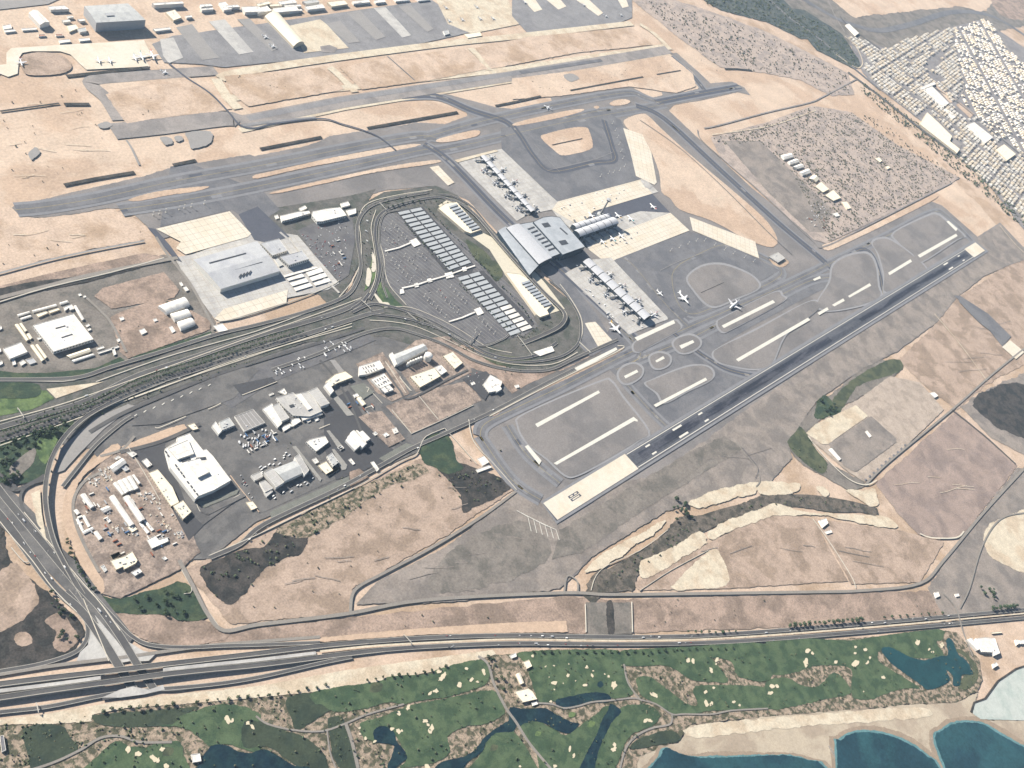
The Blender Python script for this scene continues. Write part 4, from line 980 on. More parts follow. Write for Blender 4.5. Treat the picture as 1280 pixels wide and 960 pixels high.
def block(e, w, h, rm, wm, z0=0.0, par=0.9, name='roof'):
    """walls with a parapet and a roof set a little below it"""
    n = len(w)
    top = [Vector((v.x, v.y, h)) for v in w]
    inn = inset(top, 0.7)
    low = [Vector((v.x, v.y, h - par)) for v in inn]
    bot = [Vector((v.x, v.y, z0)) for v in w]
    vs = bot + top + inn + low
    fs = []
    for i in range(n):
        j = (i + 1) % n
        fs += [(i, j, n + j, n + i), (n + i, n + j, 2 * n + j, 2 * n + i), (2 * n + i, 2 * n + j, 3 * n + j, 3 * n + i)]
    wl = mesh('wall', vs, fs, wm, e)
    mesh(name, low, tri(low), rm, e)
    if n == 4 and abs(area2(w)) > 1400:
        if (low[1] - low[0]).length < (low[2] - low[1]).length:
            low = low[1:] + low[:1]
        k = int((low[1] - low[0]).length // 14)
        for i in range(1, k):
            p, q = low[0].lerp(low[1], i / k), low[3].lerp(low[2], i / k)
            ax = (q - p).normalized()
            box_mesh('roof_seam', (p + q) / 2 + Vector((0, 0, 0.01)), ax, (q - p).length * 0.985, 0.9, 0.22, METAL, e)
    return wl
def gable(e, w, h, rm, wm, rise=0.18, z0=0.0):
    """four corners -> gabled shed, ridge along the longer side"""
    if (w[1] - w[0]).length < (w[2] - w[1]).length:
        w = w[1:] + w[:1]
    d = (w[2] - w[1]).length
    r = d * rise
    bot = [Vector((v.x, v.y, z0)) for v in w]
    ev = [Vector((v.x, v.y, h)) for v in w]
    ra, rb = (ev[0] + ev[3]) / 2 + Vector((0, 0, r)), (ev[1] + ev[2]) / 2 + Vector((0, 0, r))
    mesh('wall', bot + ev + [ra, rb], [(0, 1, 5, 4), (1, 2, 6, 9, 5), (2, 3, 7, 6), (3, 0, 4, 8, 7)], wm, e)
    up = Vector((0, 0, 0.15))
    mesh('roof', [v + up for v in (ev[0], ev[1], rb, ra)] + [v + up for v in (ra, rb, ev[2], ev[3])], [(0, 1, 2, 3), (4, 5, 6, 7)], rm, e)
def vault(e, w, h, rm, wm, rise=0.2, z0=0.0, n=9, name='roof', ribs=0):
    """four corners -> barrel roof, axis along the longer side"""
    if (w[1] - w[0]).length < (w[2] - w[1]).length:
        w = w[1:] + w[:1]
    d = (w[2] - w[1]).length
    A, B = [], []
    for i in range(n + 1):
        t = i / n
        z = h + d * rise * (1 - (2 * t - 1) ** 2)
        A.append(w[0].lerp(w[3], t) * 1.0)
        B.append(w[1].lerp(w[2], t) * 1.0)
        A[-1].z = B[-1].z = z
    vs = A + B
    fs = [(i, n + 1 + i, n + 2 + i, i + 1) for i in range(n)]
    ob = mesh(name, vs, fs, rm, e)
    for p in ob.data.polygons:
        p.use_smooth = True
    bot = [Vector((v.x, v.y, z0)) for v in w]
    m = len(bot)
    vs = bot + A + B
    fs = [(0, 1, m + n + 1, m), (2, 3, m + n, m + 2 * n + 1), tuple([3, 0] + [m + i for i in range(n + 1)]), tuple([1, 2] + [m + n + 1 + i for i in range(n, -1, -1)])]
    mesh('wall', vs, fs, wm, e)
    for k in range(ribs):
        t = (k + 0.5) / ribs
        q = [a.lerp(b, t) + Vector((0, 0, 0.4)) for a, b in zip(A, B)]
        u = (B[0] - A[0]).normalized() * 0.8
        vs = [v - u for v in q] + [v + u for v in q]
        mesh('roof_rib', vs, [(i, n + 1 + i, n + 2 + i, i + 1) for i in range(n)], WALL_W, e)
    return A, B
def roof_units(e, w, h, n, m=METAL):
    c = sum((v for v in w), Vector()) / len(w)
    ax = long_axis(w)
    for _ in range(n):
        a = w[BR.randrange(len(w))]
        b = w[BR.randrange(len(w))]
        p = c.lerp(a, BR.uniform(0.1, 0.62)).lerp(b, BR.uniform(0.0, 0.25))
        p.z = h
        box_mesh('roof_unit', p, ax, BR.uniform(2.5, 6), BR.uniform(2, 4), BR.uniform(1.2, 2.6), m, e)
def windows(e, w, h, z0=0.0, gap=9.0, ww=4.5, wh=None):
    """rows of window panes standing proud of every wall that is long enough"""
    n = len(w)
    cache = {}
    for i in range(n):
        a, b = w[i], w[(i + 1) % n]
        d = (b - a).to_2d()
        L = d.length
        if L < 14:
            continue
        ux = Vector((d.x, d.y, 0)).normalized()
        nn = Vector((ux.y, -ux.x, 0))
        if nn.y > 0.35:
            continue                       # walls turned away from the photographed side carry plain render
        k = int(L // gap)
        for j in range(k):
            p = a.lerp(b, (j + 0.5) / k) + nn * 0.12
            p.z = z0 + h * 0.38
            q = [p - ux * ww / 2, p + ux * ww / 2]
            hh = wh or h * 0.3
            mesh('window', q + [q[1] + Vector((0, 0, hh)), q[0] + Vector((0, 0, hh))], [(0, 1, 2, 3)], GLASS, e)
def bld(s, o, h, label, rm=None, wm=None, kind='block', cat='building', name='building', units=0, win=False, group=None, rise=0.16):
    rm, wm = rm or WHITE_ROOF, wm or WALL_W
    h *= HS
    w = outline(s, o, h)
    c = sum((v for v in w), Vector()) / len(w)
    e = empty(name, (c.x, c.y, 0), label, cat, group)
    if kind == 'block':
        block(e, w, h, rm, wm)
        roof_units(e, w, h - 0.9, units)
    elif kind == 'gable':
        gable(e, w, h, rm, wm, rise)
        if units:
            roof_units(e, w, h + 0.4, units)
    else:
        vault(e, w, h, rm, wm, rise)
    if win:
        windows(e, w, h)
    return e, w
def extra(e, s, o, h, z0, rm=WHITE_ROOF, wm=WALL_W, name='upper_roof', kind='block', rise=0.16):
    """a further block of the same building"""
    h, z0 = h * HS, z0 * HS
    w = outline(s, o, h)
    if kind == 'block':
        block(e, w, h, rm, wm, z0, name=name)
    elif kind == 'gable':
        gable(e, w, h, rm, wm, rise, z0)
    else:
        vault(e, w, h, rm, wm, rise, z0)
    return w
def slot(e, s, o, h, w=3.0, name='skylight', m=None, t=0.35):
    """a raised dark slot along a two-point line on the roof"""
    h *= HS
    p = [G(x, y, h) for x, y in PT(s, o)]
    ax = (p[1] - p[0]).normalized()
    c = (p[0] + p[1]) / 2
    c.z = h
    return box_mesh(name, c, ax, (p[1] - p[0]).length, w, t, m or SLOT, e)

# western compound --------------------------------------------------------------------------
ZW = (0, 360, 8)
e, w = bld('330,372 735,255 935,510 535,635', ZW, 11, 'largest white flat hall with two dark roof slots in the western compound', units=3, win=True)
slot(e, '555,405 655,378', ZW, 10.4, 5); slot(e, '615,498 725,462', ZW, 10.4, 5)
for s, h, lab, rm, k in (
    ('320,225 556,160 572,178 335,243', 4, 'long thin white block along the top of the western compound', None, 'gable'),
    ('355,260 460,228 480,248 385,290', 5, 'cream block above the largest white hall, the one nearer the desert road corner', CREAM_ROOF, 'block'),
    ('484,226 580,195 600,215 500,250', 5, 'cream block above the largest white hall, beside the L shaped office', CREAM_ROOF, 'block'),
    ('172,265 290,232 302,246 185,282', 4, 'upper white barrack at the top corner of the western compound', None, 'gable'),
    ('202,302 305,270 316,285 214,318', 4, 'lower white barrack at the top corner of the western compound', None, 'gable'),
    ('595,148 670,125 690,140 605,165', 4, 'small white barrack at the end of the long thin block', None, 'gable'),
    ('638,190 715,160 745,205 700,218 690,195 650,225', 5, 'small white L shaped office behind the largest white hall', None, 'block'),
    ('148,366 182,358 290,515 264,528', 5, 'long cream barrack on the outer side of the western compound', CREAM_ROOF, 'gable'),
    ('194,356 216,348 272,425 250,436', 4, 'short barrack beside the long outer cream one', CREAM_ROOF, 'gable'),
    ('264,462 292,450 326,500 300,514', 4, 'short barrack below the other short one', CREAM_ROOF, 'gable'),
    ('303,576 332,564 442,715 415,732', 5, 'long barrack near the white square house, outer of a pair', CREAM_ROOF, 'gable'),
    ('354,570 378,560 472,690 450,706', 5, 'long barrack near the white square house, inner of a pair', CREAM_ROOF, 'gable'),
    ('664,676 890,600 912,632 700,704', 5, 'cream barrack below the largest white hall', CREAM_ROOF, 'gable'),
    ('714,722 930,655 946,670 736,740', 4, 'thin white barrack below the cream one', None, 'gable'),
    ('975,642 1180,575 1196,590 990,657', 4, 'thin white gate canopy at the green strip', None, 'block'),
    ('960,602 1030,576 1046,595 975,618', 4, 'small white hut above the thin gate canopy', None, 'block'),
    ('30,606 210,540 276,636 100,706', 8, 'white square house at the left of the western compound', None, 'block'),
    ('190,740 230,715 262,745 215,776', 4, 'small white hut below the white square house', None, 'block'),
    ('255,715 330,700 366,740 300,762', 4, 'small blue roofed hut below the white square house', BLUE_ROOF, 'block'),
    ('735,182 760,170 846,310 820,322', 4, 'thin white barrack behind the largest white hall', None, 'gable'),
    ('848,372 885,355 902,372 868,390', 4, 'upper white cube beside the largest white hall', None, 'block'),
    ('868,412 900,396 914,415 885,428', 4, 'lower white cube beside the largest white hall', None, 'block'),
    ('368,497 405,485 422,502 385,518', 4, 'small white cube in front of the largest white hall', None, 'block'),
    ('118,722 145,710 162,760 130,772', 4, 'narrow white hut beside the curved green strip', None, 'block'),
    ('-20,610 5,600 15,630 -10,645', 4, 'white hut cut by the photo edge near the square house', None, 'block'),
    ('-20,740 20,725 30,755 -10,775', 4, 'lowest white hut cut by the photo edge above the green strip', None, 'block'),
    ('-20,390 10,375 22,405 -10,420', 4, 'uppermost white hut cut by the photo edge in the western compound', None, 'block'),
    ('1115,600 1140,590 1165,660 1140,672', 4, 'white gate hut at the right end of the green strip', None, 'block'),
):
    bld(s, ZW, h, lab, rm, WALL_C if rm is CREAM_ROOF else WALL_W, k, 'barrack' if 'barrack' in lab else 'building', 'barrack' if 'barrack' in lab else 'building')
ZH = (0, 240, 4)
for s, h, lab, k in (
    ('790,570 920,525 950,565 835,610', 8, 'largest and uppermost of the three white sheds on the brown plot', 'vault'),
    ('850,610 935,585 958,618 875,645', 8, 'middle one of the three white sheds on the brown plot', 'vault'),
    ('885,650 955,628 978,660 905,690', 8, 'lowest of the three white sheds on the brown plot', 'vault'),
    ('695,690 720,680 736,700 710,712', 5, 'lone white cabin in the middle of the brown plot', 'block'),
    ('845,675 860,668 878,695 862,704', 4, 'thin pinkish cabin beside the three white sheds', 'block'),
    ('596,627 615,622 623,636 605,643', 4, 'small white cabin at the corner of the brown plot', 'block'),
    ('764,635 780,630 789,642 772,648', 4, 'small white cabin below the largest white shed', 'block'),
    ('584,735 596,730 602,744 590,750', 4, 'small white cabin by the compound gate lane', 'block'),
    ('390,510 402,505 410,516 397,520', 3, 'small white kiosk on the western compound road', 'block'),
    ('415,520 426,515 432,524 420,528', 3, 'second small white kiosk on the western compound road', 'block'),
    ('1065,668 1110,655 1140,690 1095,700', 5, 'pale gatehouse at the cargo entrance', 'block'),
    ('896,452 906,448 918,466 908,470', 4, 'narrow white hut beside the cargo lane, upper one', 'block'),
    ('915,475 930,470 945,490 930,495', 4, 'narrow white hut beside the cargo lane, lower one', 'block'),
):
    bld(s, ZH, h, lab, None, None, k, 'shed' if 'shed' in lab else 'hut', 'shed' if 'shed' in lab else 'hut')

# cargo hangar --------------------------------------------------------------------------------
ZC = (190, 260, 8)
e, w = bld('415,515 1050,330 1280,630 690,810', ZC, 17, 'big pale blue cargo hangar with dark slots in its roof', BLUE_ROOF, WALL_W, 'gable', 'hangar', 'hangar', rise=0.03)
for s in ('572,551 940,452', '652,661 1104,540', '540,628 600,610'):
    slot(e, s, ZC, 19.5, 5)
for i in range(4):
    slot(e, '%d,%d %d,%d' % (870 + i * 32, 695 - i * 11, 895 + i * 32, 660 - i * 11), ZC, 20, 5, 'roof_vent')
ZN2 = (320, 240, 8)
for s, h, lab, rm in (
    ('45,512 230,465 312,582 165,632', 11, 'pale blue annex hall behind the cargo hangar', BLUE_ROOF),
    ('240,645 460,588 532,665 330,727', 15, 'tall pale hall with a deep shadow beside the cargo hangar', BLUE_ROOF),
    ('180,668 215,655 270,728 232,745', 5, 'plant block between the two pale halls', GREY_ROOF),
    ('245,235 420,195 530,185 542,210 360,265 262,290', 9, 'long white cargo shed at the taxiway side', WHITE_ROOF),
    ('568,192 700,165 840,150 880,195 905,232 660,292 612,292 560,230', 12, 'broad white cargo shed beside the ring road', WHITE_ROOF),
    ('845,112 920,92 942,130 862,152', 6, 'upper small white block beside the broad cargo shed', WHITE_ROOF),
    ('902,182 1000,160 1002,210 932,232', 6, 'lower small white block beside the broad cargo shed', WHITE_ROOF),
    ('430,160 490,132 512,160 452,187', 6, 'small white block behind the long cargo shed', WHITE_ROOF),
    ('185,235 215,225 232,260 200,270', 4, 'white gate hut at the end of the long cargo shed', WHITE_ROOF),
):
    bld(s, ZN2, h, lab, rm, WALL_W, 'block', units=2 if h > 8 else 0, win=h > 8)
CAN = [('275,832 600,745 622,758 285,852', 'long white canopy at the head of the truck stands'), ('305,866 460,815 485,845 325,888', 'uppermost canopy of the inner truck stand column'),
       ('340,912 500,860 525,895 365,942', 'middle canopy of the inner truck stand column'), ('375,958 540,908 565,938 397,990', 'lowest canopy of the inner truck stand column'),
       ('497,806 648,756 674,795 525,844', 'uppermost canopy of the outer truck stand column'), ('535,856 690,806 714,844 560,892', 'middle canopy of the outer truck stand column'),
       ('572,910 725,856 750,890 592,938', 'lowest canopy of the outer truck stand column')]
def canopy(s, o, h, label, rm, group=None, name='canopy', tilt=0.0, posts=True):
    w = outline(s, o, h) if isinstance(s, str) else s
    c = sum((v for v in w), Vector()) / 4
    e = empty(name, (c.x, c.y, 0), label, 'canopy', group)
    if tilt:
        for i in (0, 1):
            w[i].z += tilt
    lo = [v - Vector((0, 0, 0.5)) for v in w]
    mesh('roof_panel', w + lo, [(0, 1, 2, 3), (7, 6, 5, 4)] + [(i + 4, (i + 1) % 4 + 4, (i + 1) % 4, i) for i in range(4)], rm, e)
    if posts:
        for i in range(4):
            p = w[i].lerp(c, 0.12)
            p.z = 0
            box_mesh('post', p, Vector((1, 0, 0)), 0.7, 0.7, w[i].z - 0.5, METAL, e)
    return e
for s, lab in CAN:
    canopy(s, ZN2, 6, lab, WHITE_ROOF)

# cargo quarter ---------------------------------------------------------------------------------
Z2c = (180, 520, 8)
e, w = bld('210,325 330,252 330,215 455,170 505,235 590,340 622,330 692,402 870,640 722,725 700,738 542,800 512,832 400,690 260,510', Z2c, 15, 'biggest white depot with stepped roof and a deep shadow', WHITE_ROOF, WALL_W, units=12)
extra(e, '240,322 440,235 500,375 335,432', Z2c, 19, 14); extra(e, '432,452 556,420 652,560 542,612', Z2c, 20, 14)
for x, y in ((220, 360), (242, 396), (320, 495), (345, 531), (372, 566), (398, 601), (440, 663), (475, 706), (502, 745), (532, 782)):
    slot(e, '%d,%d %d,%d' % (x - 8, y - 12, x + 8, y + 12), Z2c, 15, 4.5, 'roof_vent')
slot(e, '520,432 620,420', Z2c, 15, 9, 'light_well'); slot(e, '372,450 465,425', Z2c, 15, 9, 'light_well')
Z1c, Z3c, Z4c, Z5c, Z6c, Z7c, Z8c = (80, 550, 8), (90, 630, 8), (260, 470, 8), (300, 540, 8), (400, 420, 8), (500, 420, 8), (400, 500, 8)
for s, o, h, lab, rm, k in (
    ('845,325 935,290 1085,470 1150,620 1070,660 980,530', Z1c, 8, 'long cream building beside the biggest white depot', CREAM_ROOF, 'block'),
    ('1090,655 1190,600 1275,715 1190,790', Z1c, 9, 'square cream hall at the end of the long cream building', CREAM_ROOF, 'block'),
    ('778,207 825,180 882,245 835,272', Z1c, 5, 'lone small white hut in the dark asphalt lane', None, 'block'),
    ('625,122 690,112 732,140 682,172', Z1c, 5, 'white hut under the orange bank corner', None, 'block'),
    ('455,267 580,180 627,225 500,317', Z1c, 7, 'white shed nearest the orange bank in the works yard', None, 'gable'),
    ('450,572 500,545 702,840 655,862', Z1c, 7, 'left one of two long parallel white sheds in the works yard', None, 'gable'),
    ('590,572 650,550 812,790 755,817', Z1c, 8, 'right one of two long parallel white sheds in the works yard', None, 'gable'),
    ('160,550 210,530 302,660 265,682', Z1c, 6, 'white shed on the outer side of the works yard', None, 'gable'),
    ('360,690 440,655 476,690 400,727', Z1c, 5, 'short white shed in the middle of the works yard', None, 'gable'),
    ('630,870 690,845 736,890 680,922', Z1c, 5, 'small pinkish house below the two long white sheds', CREAM_ROOF, 'block'),
    ('750,836 776,825 856,920 830,936', Z1c, 4, 'left one of two thin white cabins in a pair', None, 'gable'),
    ('798,816 820,805 902,895 875,912', Z1c, 4, 'right one of two thin white cabins in a pair', None, 'gable'),
    ('415,780 440,770 472,810 445,827', Z1c, 4, 'small white cabin on the open ground of the works yard', None, 'block'),
    ('570,272 620,255 656,290 610,312', Z1c, 5, 'lilac roofed hut beside the shed at the orange bank', BLUE_ROOF, 'block'),
    ('500,182 545,155 572,175 520,197', Z1c, 4, 'thin white cabin behind the shed at the orange bank', None, 'block'),
    ('750,355 830,315 865,355 950,330 966,370 800,442', Z3c, 6, 'white L shaped hall at the bottom of the works yard', None, 'block'),
    ('385,562 520,520 600,470 656,560 640,590 522,652 510,625 440,657', Z3c, 8, 'cream club house with dark court at the yard corner', CREAM_ROOF, 'block'),
    ('590,682 670,640 702,675 630,717', Z3c, 7, 'square white pavilion below the cream club house', None, 'block'),
    ('215,286 250,265 306,340 270,362', Z3c, 5, 'white cabin below the horseshoe of cabins', None, 'gable'),
    ('285,622 320,605 352,660 325,682', Z3c, 4, 'grey hut left of the cream club house', GREY_ROOF, 'block'),
    ('895,540 930,520 956,545 925,562', Z3c, 4, 'small white gate hut at the yard exit', None, 'block'),
    ('110,460 210,412 266,490 135,542', Z4c, 9, 'grey roofed station with white front at the yard road', GREY_ROOF, 'block'),
    ('265,402 450,330 570,465 365,552', Z4c, 7, 'dark roofed square compound with white parapets', CONC_OLD, 'block'),
    ('735,512 820,470 842,500 760,552', Z4c, 5, 'white pavilion below the largest cargo office', None, 'block'),
    ('608,182 650,165 662,180 620,197', Z4c, 4, 'small white canopy roof above the largest cargo office', None, 'block'),
    ('700,157 760,120 792,170 770,182', Z4c, 6, 'white gabled entrance above the largest cargo office', None, 'block'),
    ('970,430 1005,415 1030,450 1000,465', Z4c, 4, 'white booth at the foot of the largest cargo office', None, 'block'),
    ('1060,425 1095,410 1115,435 1080,452', Z4c, 4, 'white booth on the dark square', None, 'block'),
    ('660,97 700,72 742,62 850,38 886,100 762,192', Z5c, 8, 'white house with terraces beside the grey depot', None, 'block'),
    ('870,240 920,205 988,300 930,342', Z5c, 9, 'grey roofed tower house below the terraced house', GREY_ROOF, 'block'),
    ('780,332 860,290 932,380 860,422', Z5c, 6, 'pinkish low house beside the grey tower house', CREAM_ROOF, 'block'),
    ('720,272 760,255 790,300 755,315', Z5c, 5, 'small white house above the pinkish low house', None, 'block'),
    ('972,157 1005,130 1036,160 1010,182', Z5c, 5, 'white gate hut on the traffic island', None, 'block'),
    ('1083,277 1110,260 1152,315 1130,327', Z5c, 4, 'white L shaped canopy beside the dark square', None, 'block'),
    ('60,450 150,380 250,350 330,410 170,470 85,522', Z6c, 9, 'fire station with white front bays', CREAM_ROOF, 'block'),
    ('725,190 1030,75 1076,130 770,286', Z6c, 13, 'grey roofed hall with the white tank beside it', GREY_ROOF, 'gable'),
    ('900,402 1140,315 1206,400 1000,512', Z6c, 9, 'cream warehouse with a plain flat roof', CREAM_ROOF, 'block'),
    ('1142,312 1210,285 1272,350 1212,387', Z6c, 8, 'white annex at the end of the cream warehouse', None, 'block'),
    ('365,622 405,605 462,680 425,697', Z6c, 5, 'small cream hut on the parking island', CREAM_ROOF, 'gable'),
    ('330,587 370,570 392,600 350,617', Z6c, 4, 'white hut above the small cream hut', None, 'block'),
    ('430,197 525,155 627,265 550,327', Z7c, 8, 'cream hall under the elevated road', CREAM_ROOF, 'block'),
    ('830,482 900,385 1022,450 1012,490 960,550 890,562', Z7c, 8, 'white office with car park under the elevated road', None, 'block'),
    ('705,467 740,455 756,480 720,492', Z7c, 4, 'white kiosk in the office car park', None, 'block'),
    ('1145,492 1185,484 1196,510 1165,522', Z7c, 4, 'white guard hut on the airside road', None, 'block'),
    ('178,472 215,450 242,480 205,502', Z8c, 5, 'white hut on the long island of the dark square', None, 'block'),
    ('625,342 660,320 696,350 655,372', Z8c, 5, 'white hut with dark court in the fenced plot', None, 'block'),
    ('720,287 760,270 786,320 745,337', Z8c, 5, 'white hut at the corner of the fenced plot', None, 'block'),
    ('525,330 555,312 580,340 552,356', Z8c, 4, 'white sentry hut at the edge of the dark square', None, 'block'),
    ('508,620 538,612 592,690 570,712', Z8c, 5, 'narrow white pump house above the dark basin', None, 'block'),
    ('1020,860 1085,850 1135,915 1075,940', Z2c, 5, 'cream gatehouse at the depot exit', CREAM_ROOF, 'block'),
    ('430,90 500,68 545,125 490,140', Z2c, 5, 'cream hut above the biggest white depot', CREAM_ROOF, 'block'),
):
    e, w = bld(s, o, h, lab, rm, WALL_C if rm is CREAM_ROOF else WALL_W, k, units=(6 if h >= 8 else 1), win=h >= 8 and k == 'block')
    if 'station with white front' in lab:
        extra(e, '40,495 75,452 140,545 106,582', o, 10, 0)
    if 'club house' in lab:
        extra(e, '385,512 470,475 486,500 412,560', o, 6, 0, CREAM_ROOF, WALL_C)
    if 'white tank beside' in lab:
        extra(e, '700,172 725,160 776,272 758,287', o, 12, 0)
    if 'office with car park' in lab:
        extra(e, '920,502 990,480 1018,530 970,557', o, 10, 0)
    if 'pinkish low house' in lab:
        extra(e, '820,392 900,360 1000,342 990,372 882,442', o, 5, 0)
# five joined gables, vaulted hall, the largest office, store blocks, depot
c = G(155, 606)
e = empty('shed', (c.x, c.y, 0), 'row of five joined white gabled sheds in the works yard', 'shed')
for s in ('487,435 530,413 603,535 580,548', '533,410 576,393 650,510 608,533', '580,393 622,373 700,498 655,510', '627,370 672,353 745,480 705,497', '680,350 702,343 766,430 745,440'):
    extra(e, s, Z1c, 6, 0, kind='gable')
e, w = bld('255,402 292,372 392,470 350,502', Z8c, 9, 'white hall of stepped parallel vaults on the dark square', None, None, 'vault')
for s, h in (('300,332 342,300 470,435 425,476', 13), ('272,372 304,338 408,452 384,474', 11), ('398,322 428,306 506,386 474,408', 10), ('360,300 392,318 470,405 455,425', 9)):
    extra(e, s, Z8c, h, 0, kind='vault')
e, w = bld('870,182 1010,152 1142,350 1020,402 850,392 760,312 682,217 850,162', Z4c, 10, 'largest cargo office of many joined white blocks', CONC_GREY, WALL_W, units=8, win=True)
for s, h, rm in (('1000,152 1090,110 1216,270 1132,302', 13, CONC_GREY), ('547,326 640,272 742,470 700,512', 9, WHITE_ROOF), ('640,300 705,270 815,415 735,452', 11, CONC_GREY), ('822,442 900,410 932,450 850,502', 6, WHITE_ROOF), ('930,412 1130,362 1148,380 950,442', 7, WHITE_ROOF), ('870,180 925,170 1040,320 1000,340', 12, WHITE_ROOF)):
    extra(e, s, Z4c, h, 0, rm)
slot(e, '815,305 860,290', Z4c, 10.2, 9, 'light_well')
e, w = bld('330,372 550,285 646,400 446,492', Z5c, 12, 'grey roofed depot with white stair blocks and vans round it', GREY_ROOF, WALL_W, 'gable', rise=0.07)
for s, h in (('110,432 200,395 232,440 150,482', 9), ('240,402 320,360 442,500 362,552', 13), ('195,502 250,480 332,560 252,602', 9), ('545,252 590,215 692,380 646,432', 14), ('240,602 280,580 332,590 270,642', 8)):
    extra(e, s, Z5c, h, 0, CONC_GREY)
for s, lab in (('395,300 595,240 642,318 470,382 392,392', 'upper white store block with many roof slots'), ('510,432 640,370 722,470 600,522', 'middle white store block with roof slots'), ('600,522 690,485 737,535 650,567', 'lowest small white store block')):
    e, w = bld(s, Z6c, 9, lab, units=2)
    c = sum(w, Vector()) / len(w)
    ax = long_axis(w)
    for i in range(-2, 3):
        for j in (-1, 1):
            if 'lowest' in lab and (i % 2):
                continue
            p = c + ax * (i * 11.0) + Vector((-ax.y, ax.x, 0)) * (j * 9.0)
            p.z = 9 * HS - 0.88
            box_mesh('roof_slot', p, Vector((-ax.y, ax.x, 0)), 9, 3, 0.9, SLOT, e)
def tank(px, r, h, label, m=WHITE_ROOF, dome=0.35, name='storage_tank'):
    h *= HS
    c = G(px[0], px[1], h)
    e = empty(name, (c.x, c.y, 0), label, 'tank')
    n = 20
    ring = lambda rr, z: [Vector((c.x + rr * math.cos(2 * math.pi * i / n), c.y + rr * math.sin(2 * math.pi * i / n), z)) for i in range(n)]
    vs = ring(r, 0) + ring(r, h)
    mesh('shell', vs, [(i, (i + 1) % n, n + (i + 1) % n, n + i) for i in range(n)], WALL_W, e)
    vs = ring(r, h) + ring(r * 0.7, h + r * dome * 0.6) + ring(r * 0.3, h + r * dome * 0.92) + [Vector((c.x, c.y, h + r * dome))]
    fs = [(k * n + i, k * n + (i + 1) % n, (k + 1) * n + (i + 1) % n, (k + 1) * n + i) for k in (0, 1) for i in range(n)] + [(2 * n + i, 2 * n + (i + 1) % n, 3 * n) for i in range(n)]
    mesh('dome', vs, fs, m, e)
    return e
tank((536.2, 443.7), 15, 18, 'big round white tank beside the grey roofed hall')
for i, (x, y) in enumerate(((888, 268), (912, 252), (938, 243), (964, 232), (990, 222), (1016, 212))):
    tank((400 + x / 8, 420 + y / 8), 5.0, 15, ('first', 'second', 'third', 'fourth', 'fifth', 'last')[i] + ' in the row of white silos, counted towards the big round tank', name='silo')
for i, (s, nm) in enumerate((('95,705 130,690 162,730 130,748', 'white cabin with pointed end above the horseshoe'), ('180,762 206,750 268,860 240,872', 'long white cabin forming one side of the horseshoe'), ('118,792 142,780 202,900 178,912', 'long white cabin forming the outer side of the horseshoe'),
                    ('180,916 280,870 302,890 200,942', 'white cabin closing the foot of the horseshoe'), ('130,832 180,815 187,830 140,847', 'short white cabin inside the horseshoe'), ('130,770 175,752 185,768 142,786', 'white cabin closing the head of the horseshoe'))):
    bld(s, Z1c, 4, nm, kind='gable', cat='cabin', name='cabin')
# clutter of cabins and containers in the works yard, nothing tells them apart
YR = random.Random(11)
for k in range(90):
    zx, zy = YR.choice(((870, 560), (840, 640), (910, 680), (960, 620), (1000, 830), (1030, 880), (560, 880), (520, 900), (240, 730), (420, 340), (440, 380), (340, 390), (400, 310), (1080, 760), (1150, 940), (450, 740), (780, 560), (820, 540), (690, 930), (900, 780), (290, 420), (960, 930)))
    x, y = 80 + (zx + YR.uniform(-45, 45)) / 8, 550 + (zy + YR.uniform(-35, 35)) / 8
    a, b, t = YR.uniform(0.5, 1.1), YR.uniform(1.0, 2.2), YR.choice((0.95, 0.95, -0.45)) + YR.uniform(-.1, .1)
    q = [(x + math.cos(t) * p * b - math.sin(t) * r * a, y + math.sin(t) * p * b + math.cos(t) * r * a) for p, r in ((-1, -1), (1, -1), (1, 1), (-1, 1))]
    bld(q, None, YR.uniform(2.6, 4), 'small site cabin scattered in the walled works yard', YR.choice((WHITE_ROOF, WHITE_ROOF, CREAM_ROOF, BLUE_ROOF, GREY_ROOF, PINK_ROOF)), YR.choice((WALL_W, WALL_C, WALL_G)), 'block', 'cabin', 'site_cabin', group='site cabins in the works yard')

